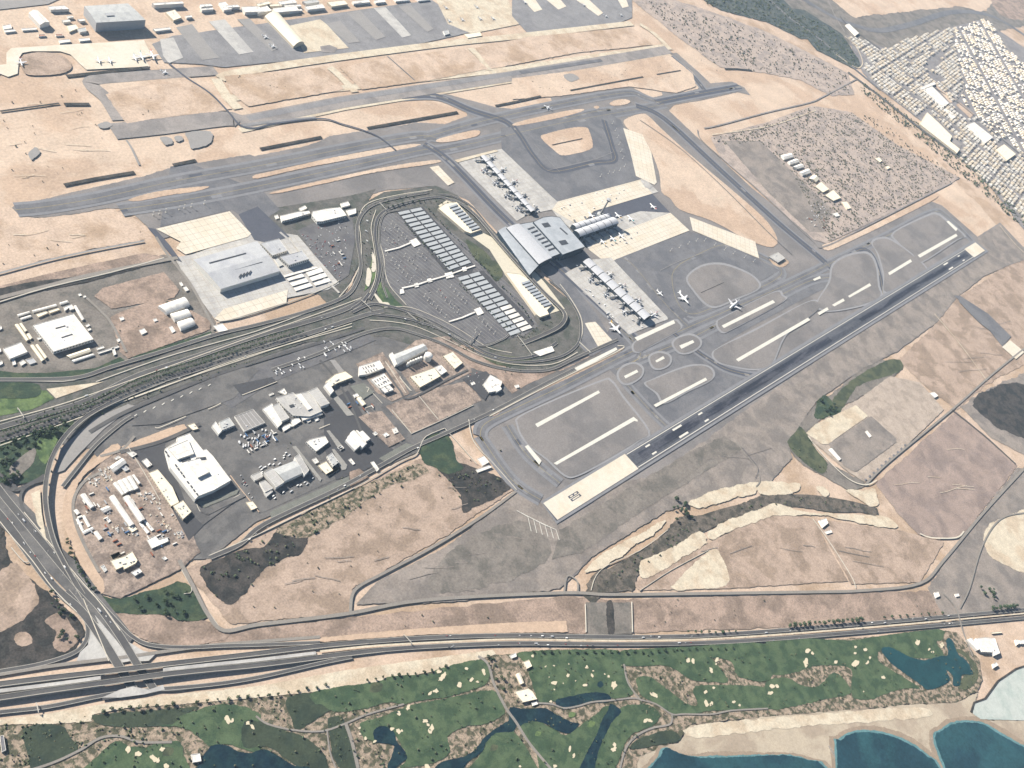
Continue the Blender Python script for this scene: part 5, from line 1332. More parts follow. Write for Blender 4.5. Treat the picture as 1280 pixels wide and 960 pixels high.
# single buildings in the field --------------------------------------------------------------
for s, o, h, lab, rm, k in (
    ('1108,372 1140,358 1166,390 1135,407', (320, 480, 4), 5, 'white equipment house near the runway corner, upper one', None, 'block'),
    ('1100,427 1165,405 1182,415 1110,442', (320, 480, 4), 4, 'white equipment house near the runway corner, lower one', None, 'block'),
    ('5,322 50,300 86,330 50,352', (960, 240, 4), 9, 'pale substation at the tip of the sandy wedge', CONC_GREY, 'block'),
    ('130,352 225,330 256,365 165,392', (960, 150, 8), 9, 'first pale shed in the scrub compound row, farthest up', WHITE_ROOF, 'gable'),
    ('200,416 280,385 316,415 225,442', (960, 150, 8), 9, 'second pale shed in the scrub compound row', WHITE_ROOF, 'gable'),
    ('250,466 330,435 362,465 290,487', (960, 150, 8), 9, 'third pale shed in the scrub compound row', WHITE_ROOF, 'gable'),
    ('315,522 400,485 426,525 350,552', (960, 150, 8), 9, 'fourth pale shed in the scrub compound row', WHITE_ROOF, 'gable'),
    ('410,582 460,545 512,590 480,622', (960, 150, 8), 8, 'small cream shed in the scrub compound row', CREAM_ROOF, 'gable'),
    ('470,662 530,615 612,690 550,722', (960, 150, 8), 9, 'cream hall next to last in the scrub compound row', CREAM_ROOF, 'block'),
    ('570,752 650,695 732,775 655,807', (960, 150, 8), 9, 'largest cream hall at the end of the scrub compound row', CREAM_ROOF, 'block'),
    ('1065,382 1110,370 1142,405 1120,422', (960, 150, 8), 7, 'cream hut on the inner path of the scrub compound', CREAM_ROOF, 'block'),
    ('1170,467 1200,455 1226,475 1195,492', (960, 150, 8), 7, 'second cream hut on the inner path of the scrub compound', CREAM_ROOF, 'block'),
    ('740,815 790,815 832,880 790,892', (960, 150, 8), 6, 'low cream block at the foot of the scrub compound', CREAM_ROOF, 'block'),
    ('640,935 690,920 720,955 680,965', (960, 150, 8), 6, 'white block at the foot of the scrub compound', None, 'block'),
    ('255,682 290,670 302,695 275,717', (960, 480, 4), 6, 'white pump house beside the wadi', None, 'block'),
    ('283,737 315,728 322,742 295,750', (960, 480, 4), 4, 'small white hut below the pump house', None, 'block'),
    ('485,237 496,232 519,260 508,267', (960, 480, 4), 4, 'small white hut in the middle of the graded platform', None, 'block'),
    ('303,327 320,320 367,375 354,382', (960, 480, 4), 4, 'long white hut on the edge of the graded platform', None, 'gable'),
    ('808,45 830,38 852,58 835,68', (960, 480, 4), 5, 'white hut at the bend of the platform track', None, 'block'),
    ('832,82 852,78 860,100 842,108', (960, 720, 4), 5, 'white guard hut beside the coast highway', None, 'block'),
    ('935,90 952,86 958,100 942,104', (960, 720, 4), 4, 'small white hut among the roadside trees', None, 'block'),
    ('430,217 490,195 522,260 470,287', (600, 800, 8), 7, 'white lodge on the club house lawn', CREAM_ROOF, 'block'),
    ('358,342 400,325 442,430 405,442', (600, 800, 8), 6, 'long cream lodge between club house and gate', CREAM_ROOF, 'gable'),
    ('350,512 480,480 522,510 572,590 430,622 380,562', (600, 800, 8), 8, 'cream golf club house by the dark pond', CREAM_ROOF, 'block'),
    ('515,622 565,610 582,640 530,657', (600, 800, 8), 5, 'white boat house at the pond edge', None, 'block'),
    ('298,152 360,125 367,165 320,182', (600, 800, 8), 6, 'white gate lodge beside the coast highway', None, 'block'),
    ('955,892 1000,885 1007,925 965,932', (0, 720, 4), 7, 'white villa beside the dark pond', None, 'block'),
    ('640,402 770,390 892,400 962,600 890,632 860,590 720,582', (1160, 760, 10.667), 9, 'big white beach club roof at the corner', None, 'block'),
    ('520,422 590,400 692,550 660,562', (1160, 760, 10.667), 8, 'slim white wing of the beach club', None, 'gable'),
    ('868,742 910,720 942,760 880,797', (1160, 760, 10.667), 6, 'white hut below the beach club roof', None, 'block'),
    ('1168,422 1202,420 1222,470 1190,492', (1160, 760, 10.667), 6, 'first white house behind the beach club', None, 'block'),
    ('1226,430 1290,415 1295,475 1235,477', (1160, 760, 10.667), 6, 'second white house behind the beach club, cut by the edge', None, 'block'),
    ('840,322 980,310 987,330 860,342', (1160, 760, 10.667), 4, 'thin pink canopy above the beach club', CREAM_ROOF, 'block'),
    ('0,800 18,795 30,870 8,880', (0, 720, 4), 7, 'dark roofed house cut by the lower left edge', DARK_ROOF, 'block'),
):
    bld(s, o, h, lab, rm, WALL_C if rm is CREAM_ROOF else WALL_W, k, units=2 if h > 7 else 0, win=h >= 7 and k == 'block')
for i, (x, y) in enumerate(((488, 478), (508, 460), (528, 443), (548, 426), (568, 407), (588, 388), (608, 372), (628, 357), (648, 340), (666, 323), (685, 305))):
    cx, cy = 960 + x / 4, 480 + y / 4
    q = [(cx - 1.6, cy - 0.2), (cx + 0.4, cy - 1.7), (cx + 1.9, cy - 0.2), (cx - 0.1, cy + 1.4)]
    canopy([G(a, b, 5) for a, b in q], None, 5, ('one of the small dark shelters in a row along the edge of the graded platform'), DARK_ROOF, 'dark shelters on the graded platform', 'shelter')  # dark roofs stand in for the shadows of small tents
# far quarter at the top left ------------------------------------------------------------------
T1, T2, T3 = (0, 0, 6), (180, 0, 6), (320, 0, 4)
e, w = bld('632,45 960,25 1092,150 722,170', T1, 32, 'huge grey aircraft hangar with a deep blue shadow', GREY_ROOF, WALL_G, 'gable', 'hangar', 'hangar', rise=0.02)
slot(e, '790,108 850,105', T1, 35, 20, 'roof_vent', WALL_G)
for s, o, h, lab, rm, k in (
    ('215,97 280,75 372,165 300,187', T1, 14, 'long white shed left of the huge hangar', WHITE_ROOF, 'gable'),
    ('360,47 480,40 520,66 382,72', T1, 10, 'white workshop at the top of the plain', WHITE_ROOF, 'block'),
    ('288,258 340,256 342,268 290,272', T1, 5, 'thin red roofed hut left of the other one', PINK_ROOF, 'block'),
    ('414,255 470,253 472,265 420,268', T1, 5, 'thin red roofed hut right of the other one', PINK_ROOF, 'block'),
    ('462,150 520,145 532,160 480,166', T1, 8, 'white house with dark shadow below the workshop', WHITE_ROOF, 'block'),
    ('502,120 545,118 552,128 512,133', T1, 7, 'small white house below the workshop', WHITE_ROOF, 'block'),
    ('580,143 630,140 642,153 600,158', T1, 8, 'white house close to the huge hangar', WHITE_ROOF, 'block'),
    ('580,215 640,203 650,232 600,240', T1, 8, 'pale house with grey roof near the cream apron', GREY_ROOF, 'block'),
    ('498,192 566,180 590,210 520,238', T1, 6, 'cream house beside the pale house', CREAM_ROOF, 'block'),
    ('440,300 520,292 530,312 450,322', T1, 6, 'white hut at the rim of the cream apron, left one', WHITE_ROOF, 'block'),
    ('590,288 670,282 676,300 600,308', T1, 6, 'white hut at the rim of the cream apron, right one', WHITE_ROOF, 'block'),
    ('160,212 270,205 276,220 170,228', T1, 5, 'long white wall house at the far left', WHITE_ROOF, 'block'),
    ('20,190 80,180 90,210 30,220', T1, 6, 'white house at the far left edge', WHITE_ROOF, 'block'),
    ('30,225 110,218 120,232 40,242', T1, 5, 'low white house at the far left edge', WHITE_ROOF, 'block'),
    ('60,22 285,8 300,25 80,38', T2, 14, 'broad white hall with a dark front behind the striped yard', WHITE_ROOF, 'block'),
    ('160,90 230,70 282,130 222,152', T2, 9, 'cream hall at the head of the old apron', CREAM_ROOF, 'block'),
    ('310,118 355,112 362,126 320,132', T2, 8, 'white hut near the cream hall', WHITE_ROOF, 'block'),
    ('420,32 500,27 516,44 430,50', T2, 12, 'white hall in the far row, third from the huge hangar', WHITE_ROOF, 'block'),
    ('425,62 512,55 522,68 435,76', T2, 10, 'lower white hall under the third far one', WHITE_ROOF, 'block'),
    ('560,18 610,12 660,66 600,76', T2, 10, 'white slanting hall in the far row', WHITE_ROOF, 'block'),
    ('612,40 700,33 722,50 630,56', T2, 11, 'white hall with deep shadow in the far row', WHITE_ROOF, 'block'),
    ('730,50 860,45 905,86 760,90', T2, 13, 'long white hall with a dark front above the fourth stand', WHITE_ROOF, 'block'),
    ('940,32 1030,26 1036,42 950,46', T2, 9, 'far white hall above the long shed', CREAM_ROOF, 'block'),
    ('1050,38 1170,32 1182,46 1062,52', T2, 9, 'far white hall right of the long shed', WHITE_ROOF, 'block'),
    ('940,78 1080,70 1092,94 980,102', T2, 9, 'cream hall behind the head of the long shed', CREAM_ROOF, 'block'),
    ('1092,72 1180,66 1190,78 1100,86', T2, 8, 'white hall behind the head of the long shed', WHITE_ROOF, 'block'),
    ('905,122 1010,95 1202,320 1122,347', T2, 11, 'very long cream shed with a dark end between the stands', CREAM_ROOF, 'vault'),
    ('66,215 190,203 206,218 88,233', T2, 7, 'thin white canopy shed at the striped yard', WHITE_ROOF, 'block'),
    ('940,72 985,65 1000,80 950,86', T2, 8, 'small white block at the very head of the long shed', WHITE_ROOF, 'block'),
    ('0,42 55,27 78,52 10,66', T3, 12, 'white hall at the top edge above the fifth stand', WHITE_ROOF, 'block'),
    ('85,40 200,28 216,52 100,62', T3, 11, 'second white hall along the top edge', WHITE_ROOF, 'block'),
    ('245,32 330,18 346,38 260,48', T3, 11, 'third white hall along the top edge', WHITE_ROOF, 'block'),
    ('355,10 440,0 460,20 380,32', T3, 10, 'fourth white hall along the top edge', CREAM_ROOF, 'block'),
    ('480,6 560,-4 572,10 490,18', T3, 9, 'fifth white hall along the top edge', WHITE_ROOF, 'block'),
    ('590,2 640,-4 650,8 600,14', T3, 8, 'sixth white hall along the top edge', WHITE_ROOF, 'block'),
    ('0,18 60,5 80,16 12,30', T3, 10, 'cream hall cut by the top edge', CREAM_ROOF, 'block'),
    ('110,8 190,-4 205,12 125,22', T3, 10, 'white hall cut by the top edge', WHITE_ROOF, 'block'),
    ('232,6 300,-4 318,8 250,18', T3, 10, 'grey hall cut by the top edge', GREY_ROOF, 'block'),
    ('66,70 92,62 110,84 84,94', T3, 8, 'small white annex behind the long cream shed', WHITE_ROOF, 'block'),
    ('935,155 960,148 968,168 945,174', T3, 7, 'small grey tower house on the old taxiway', GREY_ROOF, 'block'),
    ('1040,170 1120,158 1130,178 1060,190', T3, 5, 'cream block beside the small tower house', CREAM_ROOF, 'block'),
    ('690,-6 760,-12 770,0 700,6', T3, 8, 'seventh white hall along the top edge', WHITE_ROOF, 'block'),
    ('800,-8 860,-14 870,-2 812,4', T3, 8, 'eighth white hall along the top edge', WHITE_ROOF, 'block'),
):
    bld(s, o, h, lab, rm, WALL_C if rm is CREAM_ROOF else WALL_W, k, units=2 if h > 8 and k == 'block' else 0)
# ---------------------------------------------------------------- passenger terminal
TERM_ROOF = mat('terminal_metal_roof', (0.36, 0.385, 0.41), 0.1, (22, 5), rough=0.6, col2=(0.31, 0.335, 0.36), s2=50)
VAULT_ROOF = mat('terminal_vault_roof', (0.46, 0.47, 0.49), 0.1, (20, 5), rough=0.5)
ZT3, ZT5, ZT2, ZT4, ZT1 = (620, 270, 8), (540, 230, 8), (680, 200, 8), (700, 310, 8), (560, 170, 8)
c = G(690, 310)
T = empty('passenger_terminal', (c.x, c.y, 0), 'large pale blue passenger terminal with stepped curved roofs', 'terminal')
HT = 30
w = outline('20,150 100,106 440,480 335,590', ZT3, 24); vault(T, w, 24, TERM_ROOF, GLASS, 0.08, name='front_roof')
w = outline('106,118 232,76 560,418 430,482', ZT3, 34); vault(T, w, 34, VAULT_ROOF, GLASS, 0.06, name='vault_roof')
w = outline('232,80 372,56 652,372 542,414', ZT3, 34); block(T, w, 34, TERM_ROOF, GLASS, name='middle_roof')
w = outline('372,58 470,10 560,0 640,12 720,112 892,306 666,386', ZT3, 41); block(T, w, 41, TERM_ROOF, GLASS, name='main_roof')
for i in range(7):
    x, y = 350 + i * 34, 120 + i * 35
    slot(T, '%d,%d %d,%d' % (x - 32, y + 12, x + 34, y - 12), ZT3, 34.2 / HS, 7)
for s, wd in (('470,96 535,84', 26), ('640,272 710,258', 26)):
    slot(T, s, ZT3, 40.3 / HS, wd)
slot(T, '640,118 715,185', ZT3, 40.3 / HS, 9)
# jet bridge: fixed tunnel, rotunda and cab
BRIDGE = mat('gate_shade_cladding', (0.15, 0.16, 0.17), 0.15, (8, 3), rough=0.5)  # coloured dark to stand in for aircraft and bridge shadows at the gates
def jet_bridge(a, b, label, zt=11.0):
    """from point a on the pier to point b by the aircraft door"""
    e = empty('jet_bridge', (a.x, a.y, 0), label, 'jet bridge', 'jet bridges at the piers')
    a, b = a.copy(), b.copy()
    a.z, b.z = zt - 4, zt - 4.6
    ax = (b - a).to_2d().normalized()
    ax = Vector((ax.x, ax.y, 0))
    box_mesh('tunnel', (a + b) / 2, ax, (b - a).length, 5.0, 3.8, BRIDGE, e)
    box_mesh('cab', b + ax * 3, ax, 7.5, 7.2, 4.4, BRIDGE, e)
    p = a.lerp(b, 0.7); p.z = 0
    box_mesh('support_leg', p, ax, 1.2, 3.5, zt - 4.4, METAL, e)
    p = Vector((a.x, a.y, 0))
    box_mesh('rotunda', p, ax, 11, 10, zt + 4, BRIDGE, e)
    box_mesh('rotunda_cap', Vector((p.x, p.y, zt + 4.02)), ax, 8, 7, 0.6, VAULT_ROOF, e)
    return e
def pier(label, pa, pb, o, hw, h, segs, rm=VAULT_ROOF):
    """a barrel-roofed pier between two survey points (axis at roof height), its roof in segments with gutters between"""
    a, b = [G(x, y, h) for x, y in PT('%s %s' % (pa, pb), o)]
    ax = (b - a).normalized()
    nn = Vector((-ax.y, ax.x, 0))
    c = (a + b) / 2
    e = empty('terminal_pier', (c.x, c.y, 0), label, 'pier')
    L = (b - a).length
    for i in range(segs):
        p, q = a + ax * (L * i / segs + 1.6), a + ax * (L * (i + 1) / segs - 1.6)
        n = 9
        P0, P1 = [], []
        for k in range(n + 1):
            t = -1 + 2 * k / n
            z = h + hw * 0.32 * (1 - t * t)
            for l, r in ((P0, p), (P1, q)):
                v = r + nn * (hw * t)
                v.z = z
                l.append(v)
        ob = mesh('roof_segment', P0 + P1, [(k, n + 1 + k, n + 2 + k, k + 1) for k in range(n)], rm, e)
        for f in ob.data.polygons:
            f.use_smooth = True
        ob.data.flip_normals()
    q = [a + nn * hw * 0.97, a - nn * hw * 0.97, b - nn * hw * 0.97, b + nn * hw * 0.97]
    bot = [Vector((v.x, v.y, 0)) for v in q]
    top = [Vector((v.x, v.y, h - 0.3)) for v in q]
    mesh('wall', bot + top, [(0, 1, 5, 4), (1, 2, 6, 5), (2, 3, 7, 6), (3, 0, 4, 7), (4, 5, 6, 7)], GLASS, e)
    lo = [v + nn * s for v, s in zip(q, (9, -9, -9, 9))]
    bot = [Vector((v.x, v.y, 0)) for v in lo]
    top = [Vector((v.x, v.y, 6)) for v in lo]
    mesh('lower_deck', bot + top, [(0, 1, 5, 4), (1, 2, 6, 5), (2, 3, 7, 6), (3, 0, 4, 7), (4, 5, 6, 7)], CONC_GREY, e)
    return e, a, b, ax, nn
ew = pier('western pier with eight barrel roof segments and jet bridges', '262,118', '880,700', ZT4, 27, 21, 8)
ee = pier('eastern pier with jet bridges reaching to the far taxiway', '350,195', '855,755', ZT1, 15, 17, 9)
ec1 = pier('short central pier, slim pale barrel roof', '300,668', '660,556', ZT2, 16, 25, 7)
ec2 = pier('second central pier with a rounded end and a dark side', '330,735', '720,598', ZT2, 21, 32, 6)
k = 0
GATES = []
for (e, a, b, ax, nn), n, off, nm in ((ew, 8, 24, 'western'), (ee, 9, 15, 'eastern')):
    L = (b - a).length
    for i in range(n):
        for s, sd in ((1, 'runway' if nm == 'western' else 'far'), (-1, 'car park')):
            t = (i + 0.55) / n
            if nm == 'western' and s == 1 and i < 2 or nm == 'eastern' and s == 1 and i % 2:
                continue
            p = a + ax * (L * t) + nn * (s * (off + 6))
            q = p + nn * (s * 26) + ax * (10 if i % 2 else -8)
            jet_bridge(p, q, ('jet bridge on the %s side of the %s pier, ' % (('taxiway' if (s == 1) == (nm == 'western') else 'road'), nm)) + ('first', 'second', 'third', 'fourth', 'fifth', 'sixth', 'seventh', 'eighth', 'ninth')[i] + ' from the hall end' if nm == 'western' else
                       'jet bridge on the %s side of the eastern pier, ' % ('far' if s == 1 else 'near') + ('first', 'second', 'third', 'fourth', 'fifth', 'sixth', 'seventh', 'eighth', 'ninth')[i] + ' from the outer end')
            GATES.append((p, q, ax, nn, s, nm, i))
for i in range(5):
    e, a, b, ax, nn = ec2
    L = (b - a).length
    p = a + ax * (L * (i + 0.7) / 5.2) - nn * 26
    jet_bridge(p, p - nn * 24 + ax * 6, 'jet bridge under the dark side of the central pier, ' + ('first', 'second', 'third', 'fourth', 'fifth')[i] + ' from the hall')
for i in range(3):
    e, a, b, ax, nn = ec1
    L = (b - a).length
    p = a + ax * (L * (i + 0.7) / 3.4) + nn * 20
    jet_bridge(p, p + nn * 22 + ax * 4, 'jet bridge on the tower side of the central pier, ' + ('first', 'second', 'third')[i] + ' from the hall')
# control tower
tb = G(750, 269)
CT = empty('control_tower', tb, 'slim dark control tower with a wide cab beside the central pier', 'control tower')
def lathe(name, c, prof, m, parent, n=16):
    vs = [Vector((c.x + r * math.cos(2 * math.pi * i / n), c.y + r * math.sin(2 * math.pi * i / n), c.z + z)) for r, z in prof for i in range(n)]
    fs = [(k * n + i, k * n + (i + 1) % n, (k + 1) * n + (i + 1) % n, (k + 1) * n + i) for k in range(len(prof) - 1) for i in range(n)]
    fs.append(tuple((len(prof) - 1) * n + i for i in range(n)))
    return mesh(name, vs, fs, m, parent)
TWR = mat('tower_cladding', (0.2, 0.2, 0.2), 0.1, (9, 3))
lathe('base', tb, [(16, 0), (16, 8), (9, 9)], GREY_ROOF, CT)
lathe('shaft', tb, [(5.5, 8), (4.2, 50), (3.8, 84)], TWR, CT)
lathe('cab_floor', tb, [(3.8, 83.5), (9.5, 88), (9.5, 90)], TWR, CT)
lathe('cab_glass', tb, [(9.0, 90), (11, 95)], GLASS, CT)
lathe('cab_roof', tb, [(11.5, 95), (11.5, 96.4), (4, 98)], WALL_G, CT)
lathe('antenna', tb, [(0.5, 98), (0.25, 112)], METAL, CT, 6)
# forecourt buildings: two car park blocks with louvred roofs
FC = mat('forecourt_paving', D(244, 236, 214), 0.08, (20, 5))
sheet('forecourt', '548,257 560,249 572,254 602,290 622,300 650,320 680,352 690,365 706,386 676,396 664,385 632,344 612,312 590,296 576,284', FC, 7, 'cream forecourt between the terminal and the car park', 0, 0)
def louvre_block(label, o, outer, strip_a, strip_b, n):
    e, w = bld(outer, o, 10, label, CREAM_ROOF, WALL_C, name='forecourt_block')
    (ax, ay), (bx, by) = PT(strip_a + ' ' + strip_b)
    for i in range(n):
        t = (i + 0.5) / n
        x, y = ax + (bx - ax) * t, ay + (by - ay) * t
        slot(e, '%f,%f %f,%f' % (x - 36, y + 12, x + 44, y - 14), o, 10.2, 10, 'louvre_bay', TERM_ROOF, 1.4)
        slot(e, '%f,%f %f,%f' % (x - 30, y + 26, x + 50, y + 2), o, 10.2, 3.5, 'shade_gap', SLOT, 0.3)
louvre_block('eastern forecourt block with louvred roof bays', ZT5, '62,240 130,192 245,178 490,455 385,492 330,470', '195,205', '440,455', 9)
louvre_block('western forecourt block with louvred roof bays', (600, 340, 8), '255,0 400,20 470,60 730,320 670,380 690,420 600,450 560,420', '440,90', '680,340', 9)
# solar car park canopies: two columns of roofs in two fields
SOLAR = mat('car_park_canopy_roof', (0.39, 0.41, 0.42), 0.12, (10, 3), rough=0.5)
sheet('canopy_shade_field', '494,263 528,258 592,330 590,342 560,344', ROAD_DARK, 6, 'dark asphalt under the eastern sun canopies')  # ground colour darkened to carry the shade between the canopies
sheet('canopy_shade_field', '570,345 604,338 668,405 640,422', ROAD_DARK, 6, 'dark asphalt under the western sun canopies')
ORD = 'first second third fourth fifth sixth seventh eighth ninth tenth eleventh twelfth thirteenth fourteenth fifteenth'.split()
def field(o, p00, p01, p10, p11, n, width, depth, rm, skip, lab):
    """n rows; p00/p01: left and right end of the first row, p10/p11 of the last row (crop pixels)"""
    (a, b, c, d) = [Vector(q) for q in PT('%s %s %s %s' % (p00, p01, p10, p11))]
    for i in range(n):
        if i in skip:
            continue
        t = i / (n - 1)
        l, r = a.lerp(c, t), b.lerp(d, t)
        for kk, (u0, u1) in enumerate(((0.0, 0.47), (0.53, 1.0))):
            p, q = l.lerp(r, u0), l.lerp(r, u1)
            wp, wq = G(o[0] + p.x / o[2], o[1] + p.y / o[2], 6.5), G(o[0] + q.x / o[2], o[1] + q.y / o[2], 6.5)
            ax = (wq - wp).normalized()
            nn = Vector((-ax.y, ax.x, 0)) * depth / 2
            ww = [wp - nn, wq - nn, wq + nn, wp + nn]
            canopy(ww, None, 6.5, '%s sun canopy from the %s end, %s column of the %s' % (ORD[i], 'taxiway' if 'eastern' in lab else 'walkway', ('car park side', 'forecourt side')[kk], lab), rm(i, kk), 'sun canopies in the %s' % lab, tilt=-0.9)
field((440, 240, 8), '470,215', '700,165', '960,765', '1180,690', 15, 0, 15, lambda i, k: SOLAR, (), 'eastern canopy field')
field((500, 330, 8), '590,150', '800,90', '1095,700', '1310,620', 14, 0, 16, lambda i, k: WHITE_ROOF if (k and i >= 8) else SOLAR, (), 'western canopy field')
# ---------------------------------------------------------------- raised roads
PAR = mat('concrete_parapet', D(226, 220, 206), 0.12, (10, 3))
CONC_S = mat('structural_concrete', (0.3, 0.29, 0.27), 0.15, (10, 3))
def raised(name, px, zs, width, label, cat, m=ROAD, thick=1.6, parapet=True, kind=None, line=True, base=3.2, smooth=6, piers=0, lanes=True):
    """a raised carriageway: deck, parapets, painted lines and piers are its parts; zs = deck heights over the ground"""
    w = path3(PT(px), base, smooth, zs)
    e = empty(name, (w[0].x, w[0].y, 0), label, cat)
    deck = strip('deck', w, width, CONC_S, parent=e, thick=thick)
    up = Vector((0, 0, 0.05))
    strip('carriageway_surface', [v + up for v in w], width - 1.2, m, parent=e)
    if line:
        for s in (-1, 1):
            strip('edge_line', [v + up * 2 for v in shift(w, s * (width / 2 - 1.6))], 0.6, LINE, parent=e)
    if parapet:
        for s in (-1, 1):
            strip('parapet', [v + Vector((0, 0, 1.1)) for v in shift(w, s * (width / 2 - 0.35))], 0.7, PAR, parent=e, thick=1.2)
    acc = 0
    for a, b in zip(w, w[1:]):
        acc += (b - a).length
        if piers and acc > piers and b.z > base + 4:
            acc = 0
            ax = (b - a).to_2d().normalized()
            box_mesh('pier', Vector((b.x, b.y, 0)), Vector((ax.x, ax.y, 0)), 1.8, width * 0.5, b.z - thick - 0.02, CONC_S, e)
    return e
raised('embanked_road', '-40,861 0,855 60,847.5 126,840', (5, 6, 7, 7.4), 14, 'western embankment of the inland highway carriageway', 'road', thick=9)
raised('embanked_road', '204,830.5 260,824 320,817 395,808 460,802', (7.4, 6, 4, 1.2, 0.3), 14, 'eastern embankment of the inland highway carriageway', 'road', thick=9)
raised('embanked_road', '-40,878 0,872 60,863 126,854', (5, 6, 7, 7.4), 14, 'western embankment of the seaward highway carriageway', 'road', thick=9)
raised('embanked_road', '204,843 260,837 320,831.5 420,819 480,812', (7.4, 6, 4, 1.2, 0.3), 14, 'eastern embankment of the seaward highway carriageway', 'road', thick=9)
raised('road_bridge', '125.5,840 165,835.5 204.5,830.4', (7.4, 7.4, 7.4), 14.6, 'inland bridge deck of the highway over the arterial road', 'bridge', thick=1.7)
raised('road_bridge', '125.5,854.1 165,848.5 204.5,842.9', (7.4, 7.4, 7.4), 14.6, 'seaward bridge deck of the highway over the arterial road', 'bridge', thick=1.7)
road('highway_carriageway', '459,802 535,797 640,794 760,796 860,795 960,789 1110,777 1300,760', 14, ROAD, 8, 'inland carriageway of the coast highway east of the embankment', LINE)
road('highway_carriageway', '479,812 535,808 640,804 760,805 860,804 960,799 1110,787 1300,770', 14, ROAD, 8, 'seaward carriageway of the coast highway east of the embankment', LINE)
for a, b in (('-30,867 60,856 126,847', (4.6, 6.4, 7)), ('204,837 260,831 320,825 395,816', (7, 5.6, 3.6, 0.9))):
    w = path3(PT(a), 2.9, 5, b)
    strip('median_embankment', w, 9, CONC_GREY, 'pale raised strip between the highway carriageways, ' + ('west' if a[0] == '-' else 'east') + ' of the bridges', thick=8)
road('median_strip', '400,814 470,807 560,802 640,799 760,800.5 860,799.5 960,794 1110,782 1300,765', 5, SAND_PALE, 8, 'sandy strip between the level highway carriageways')
raised('flyover', '106,748 86,714 68,678 58.5,640 57,610 63,578 77,551 97,529 122,512 160,494 205,476', (0.2, 2, 6, 9.5, 11, 11, 11, 9, 6.5, 3, 0.2), 13, 'curved concrete flyover ramp above the interchange', 'flyover', piers=38, thick=2.0)
raised('flyover', '556,248 575,254 596,270 620,298 645,327 668,352 682,367 697,381 706,392 705,401 696,410 675,420 650,430', (0.3, 4, 9, 11, 11, 11, 11, 11, 10, 8, 5, 2.5, 0.3), 17, 'raised departures road curving in front of the terminal', 'flyover', piers=45)
for px, w_, lab in (
    ('548,243 566,245 590,258 612,284 640,312', 10, 'outer lane of the ring road at the eastern bend'),
    ('686,350 700,361 713,376 724,396 726,415 722,430 708,442 687,449 662,452 637,452 612,446 590,436 560,416 530,404 500,396 462,392', 11, 'outer ring road around the western bend'),
    ('462,374 470,358 475,336 472,315 469,292 473,271 490,259 520,250 548,246 566,251', 13, 'inner ring road along the car park'),
    ('484,372 478,352 480,335 476,318 474,290 480,268 500,262', 7, 'narrow lane on the edge of the car park'),
    ('440,390 463,380 484,382 512,390 545,404 575,421 607,440 640,448 672,443 696,428', 13, 'middle ring road at the western side'),
    ('440,386 452,378 462,366', 13, 'junction arm from the boulevard to the ring road'),
    ('655,420 640,416 628,424 600,432 560,416 520,392', 7, 'exit lane of the car park'),
):
    road('ring_road', px, w_, ROAD_DARK, 9, lab, LINE)
sheet('stand_pad', '1170,775 1210,740 1282,800 1240,836', CONC, 8, 'bright concrete pad beyond the runway end', o=(960, 240, 4))
sheet('stand_pad', '930,516 960,518 1100,608 1216,722 1172,772 1105,690', TAXI, 7, 'grey widening lane that leads to the bright pad', o=(960, 240, 4))
# long dark drains in the desert
for i, (px, w_) in enumerate((('80,231 120,223 168,215', 14), ('216,206 245,200', 14), ('325,186 402,171', 14), ('459,160 572,140', 15), ('619,132 640,128 676,120', 12), ('713,113 804,96', 12), ('821,93 851,88', 10),
                              ('0,139 74,129', 9), ('80,130 112,130', 16), ('83,95 130,90 186,84', 16), ('690,181 728,173', 5), ('940,88 922,86 906,86', 14), ('876,366 905,353', 3))):
    road('drain', px, w_, SOIL_DARK, 9, 'long dark drain in the desert, ' + ('the one west of the old taxiway stub', 'short one near the western taxiway', 'one under the winding track', 'longest one by the curved exit', 'one right of the curved exit', 'one at the far taxiway corner', 'last short one at the far corner',
         'thin one at the far left edge', 'bushy one in the far left field', 'one under the cream apron', 'thin one in the sandy square', 'curved one at the dark stub', 'thin one in the olive square')[i], smooth=2)
for i, s in enumerate(('200,172 212,172 216,178 206,181', '218,171 228,170 228,176 220,176', '232,166 262,164 264,178 240,186 236,176', '704,94 716,92 724,98 712,102', '122,155 134,152 140,158 126,160', '36,192 44,184 50,190 40,200')):
    sheet('gravel_patch', s, CONC_OLD, 9, 'grey gravel patch in the desert, ' + ('square one below the old runway end', 'tiny one below the old runway end', 'largest one below the old runway end', 'one in the far sandy field', 'one beside the grey curve', 'one at the far left')[i], 3, 2)

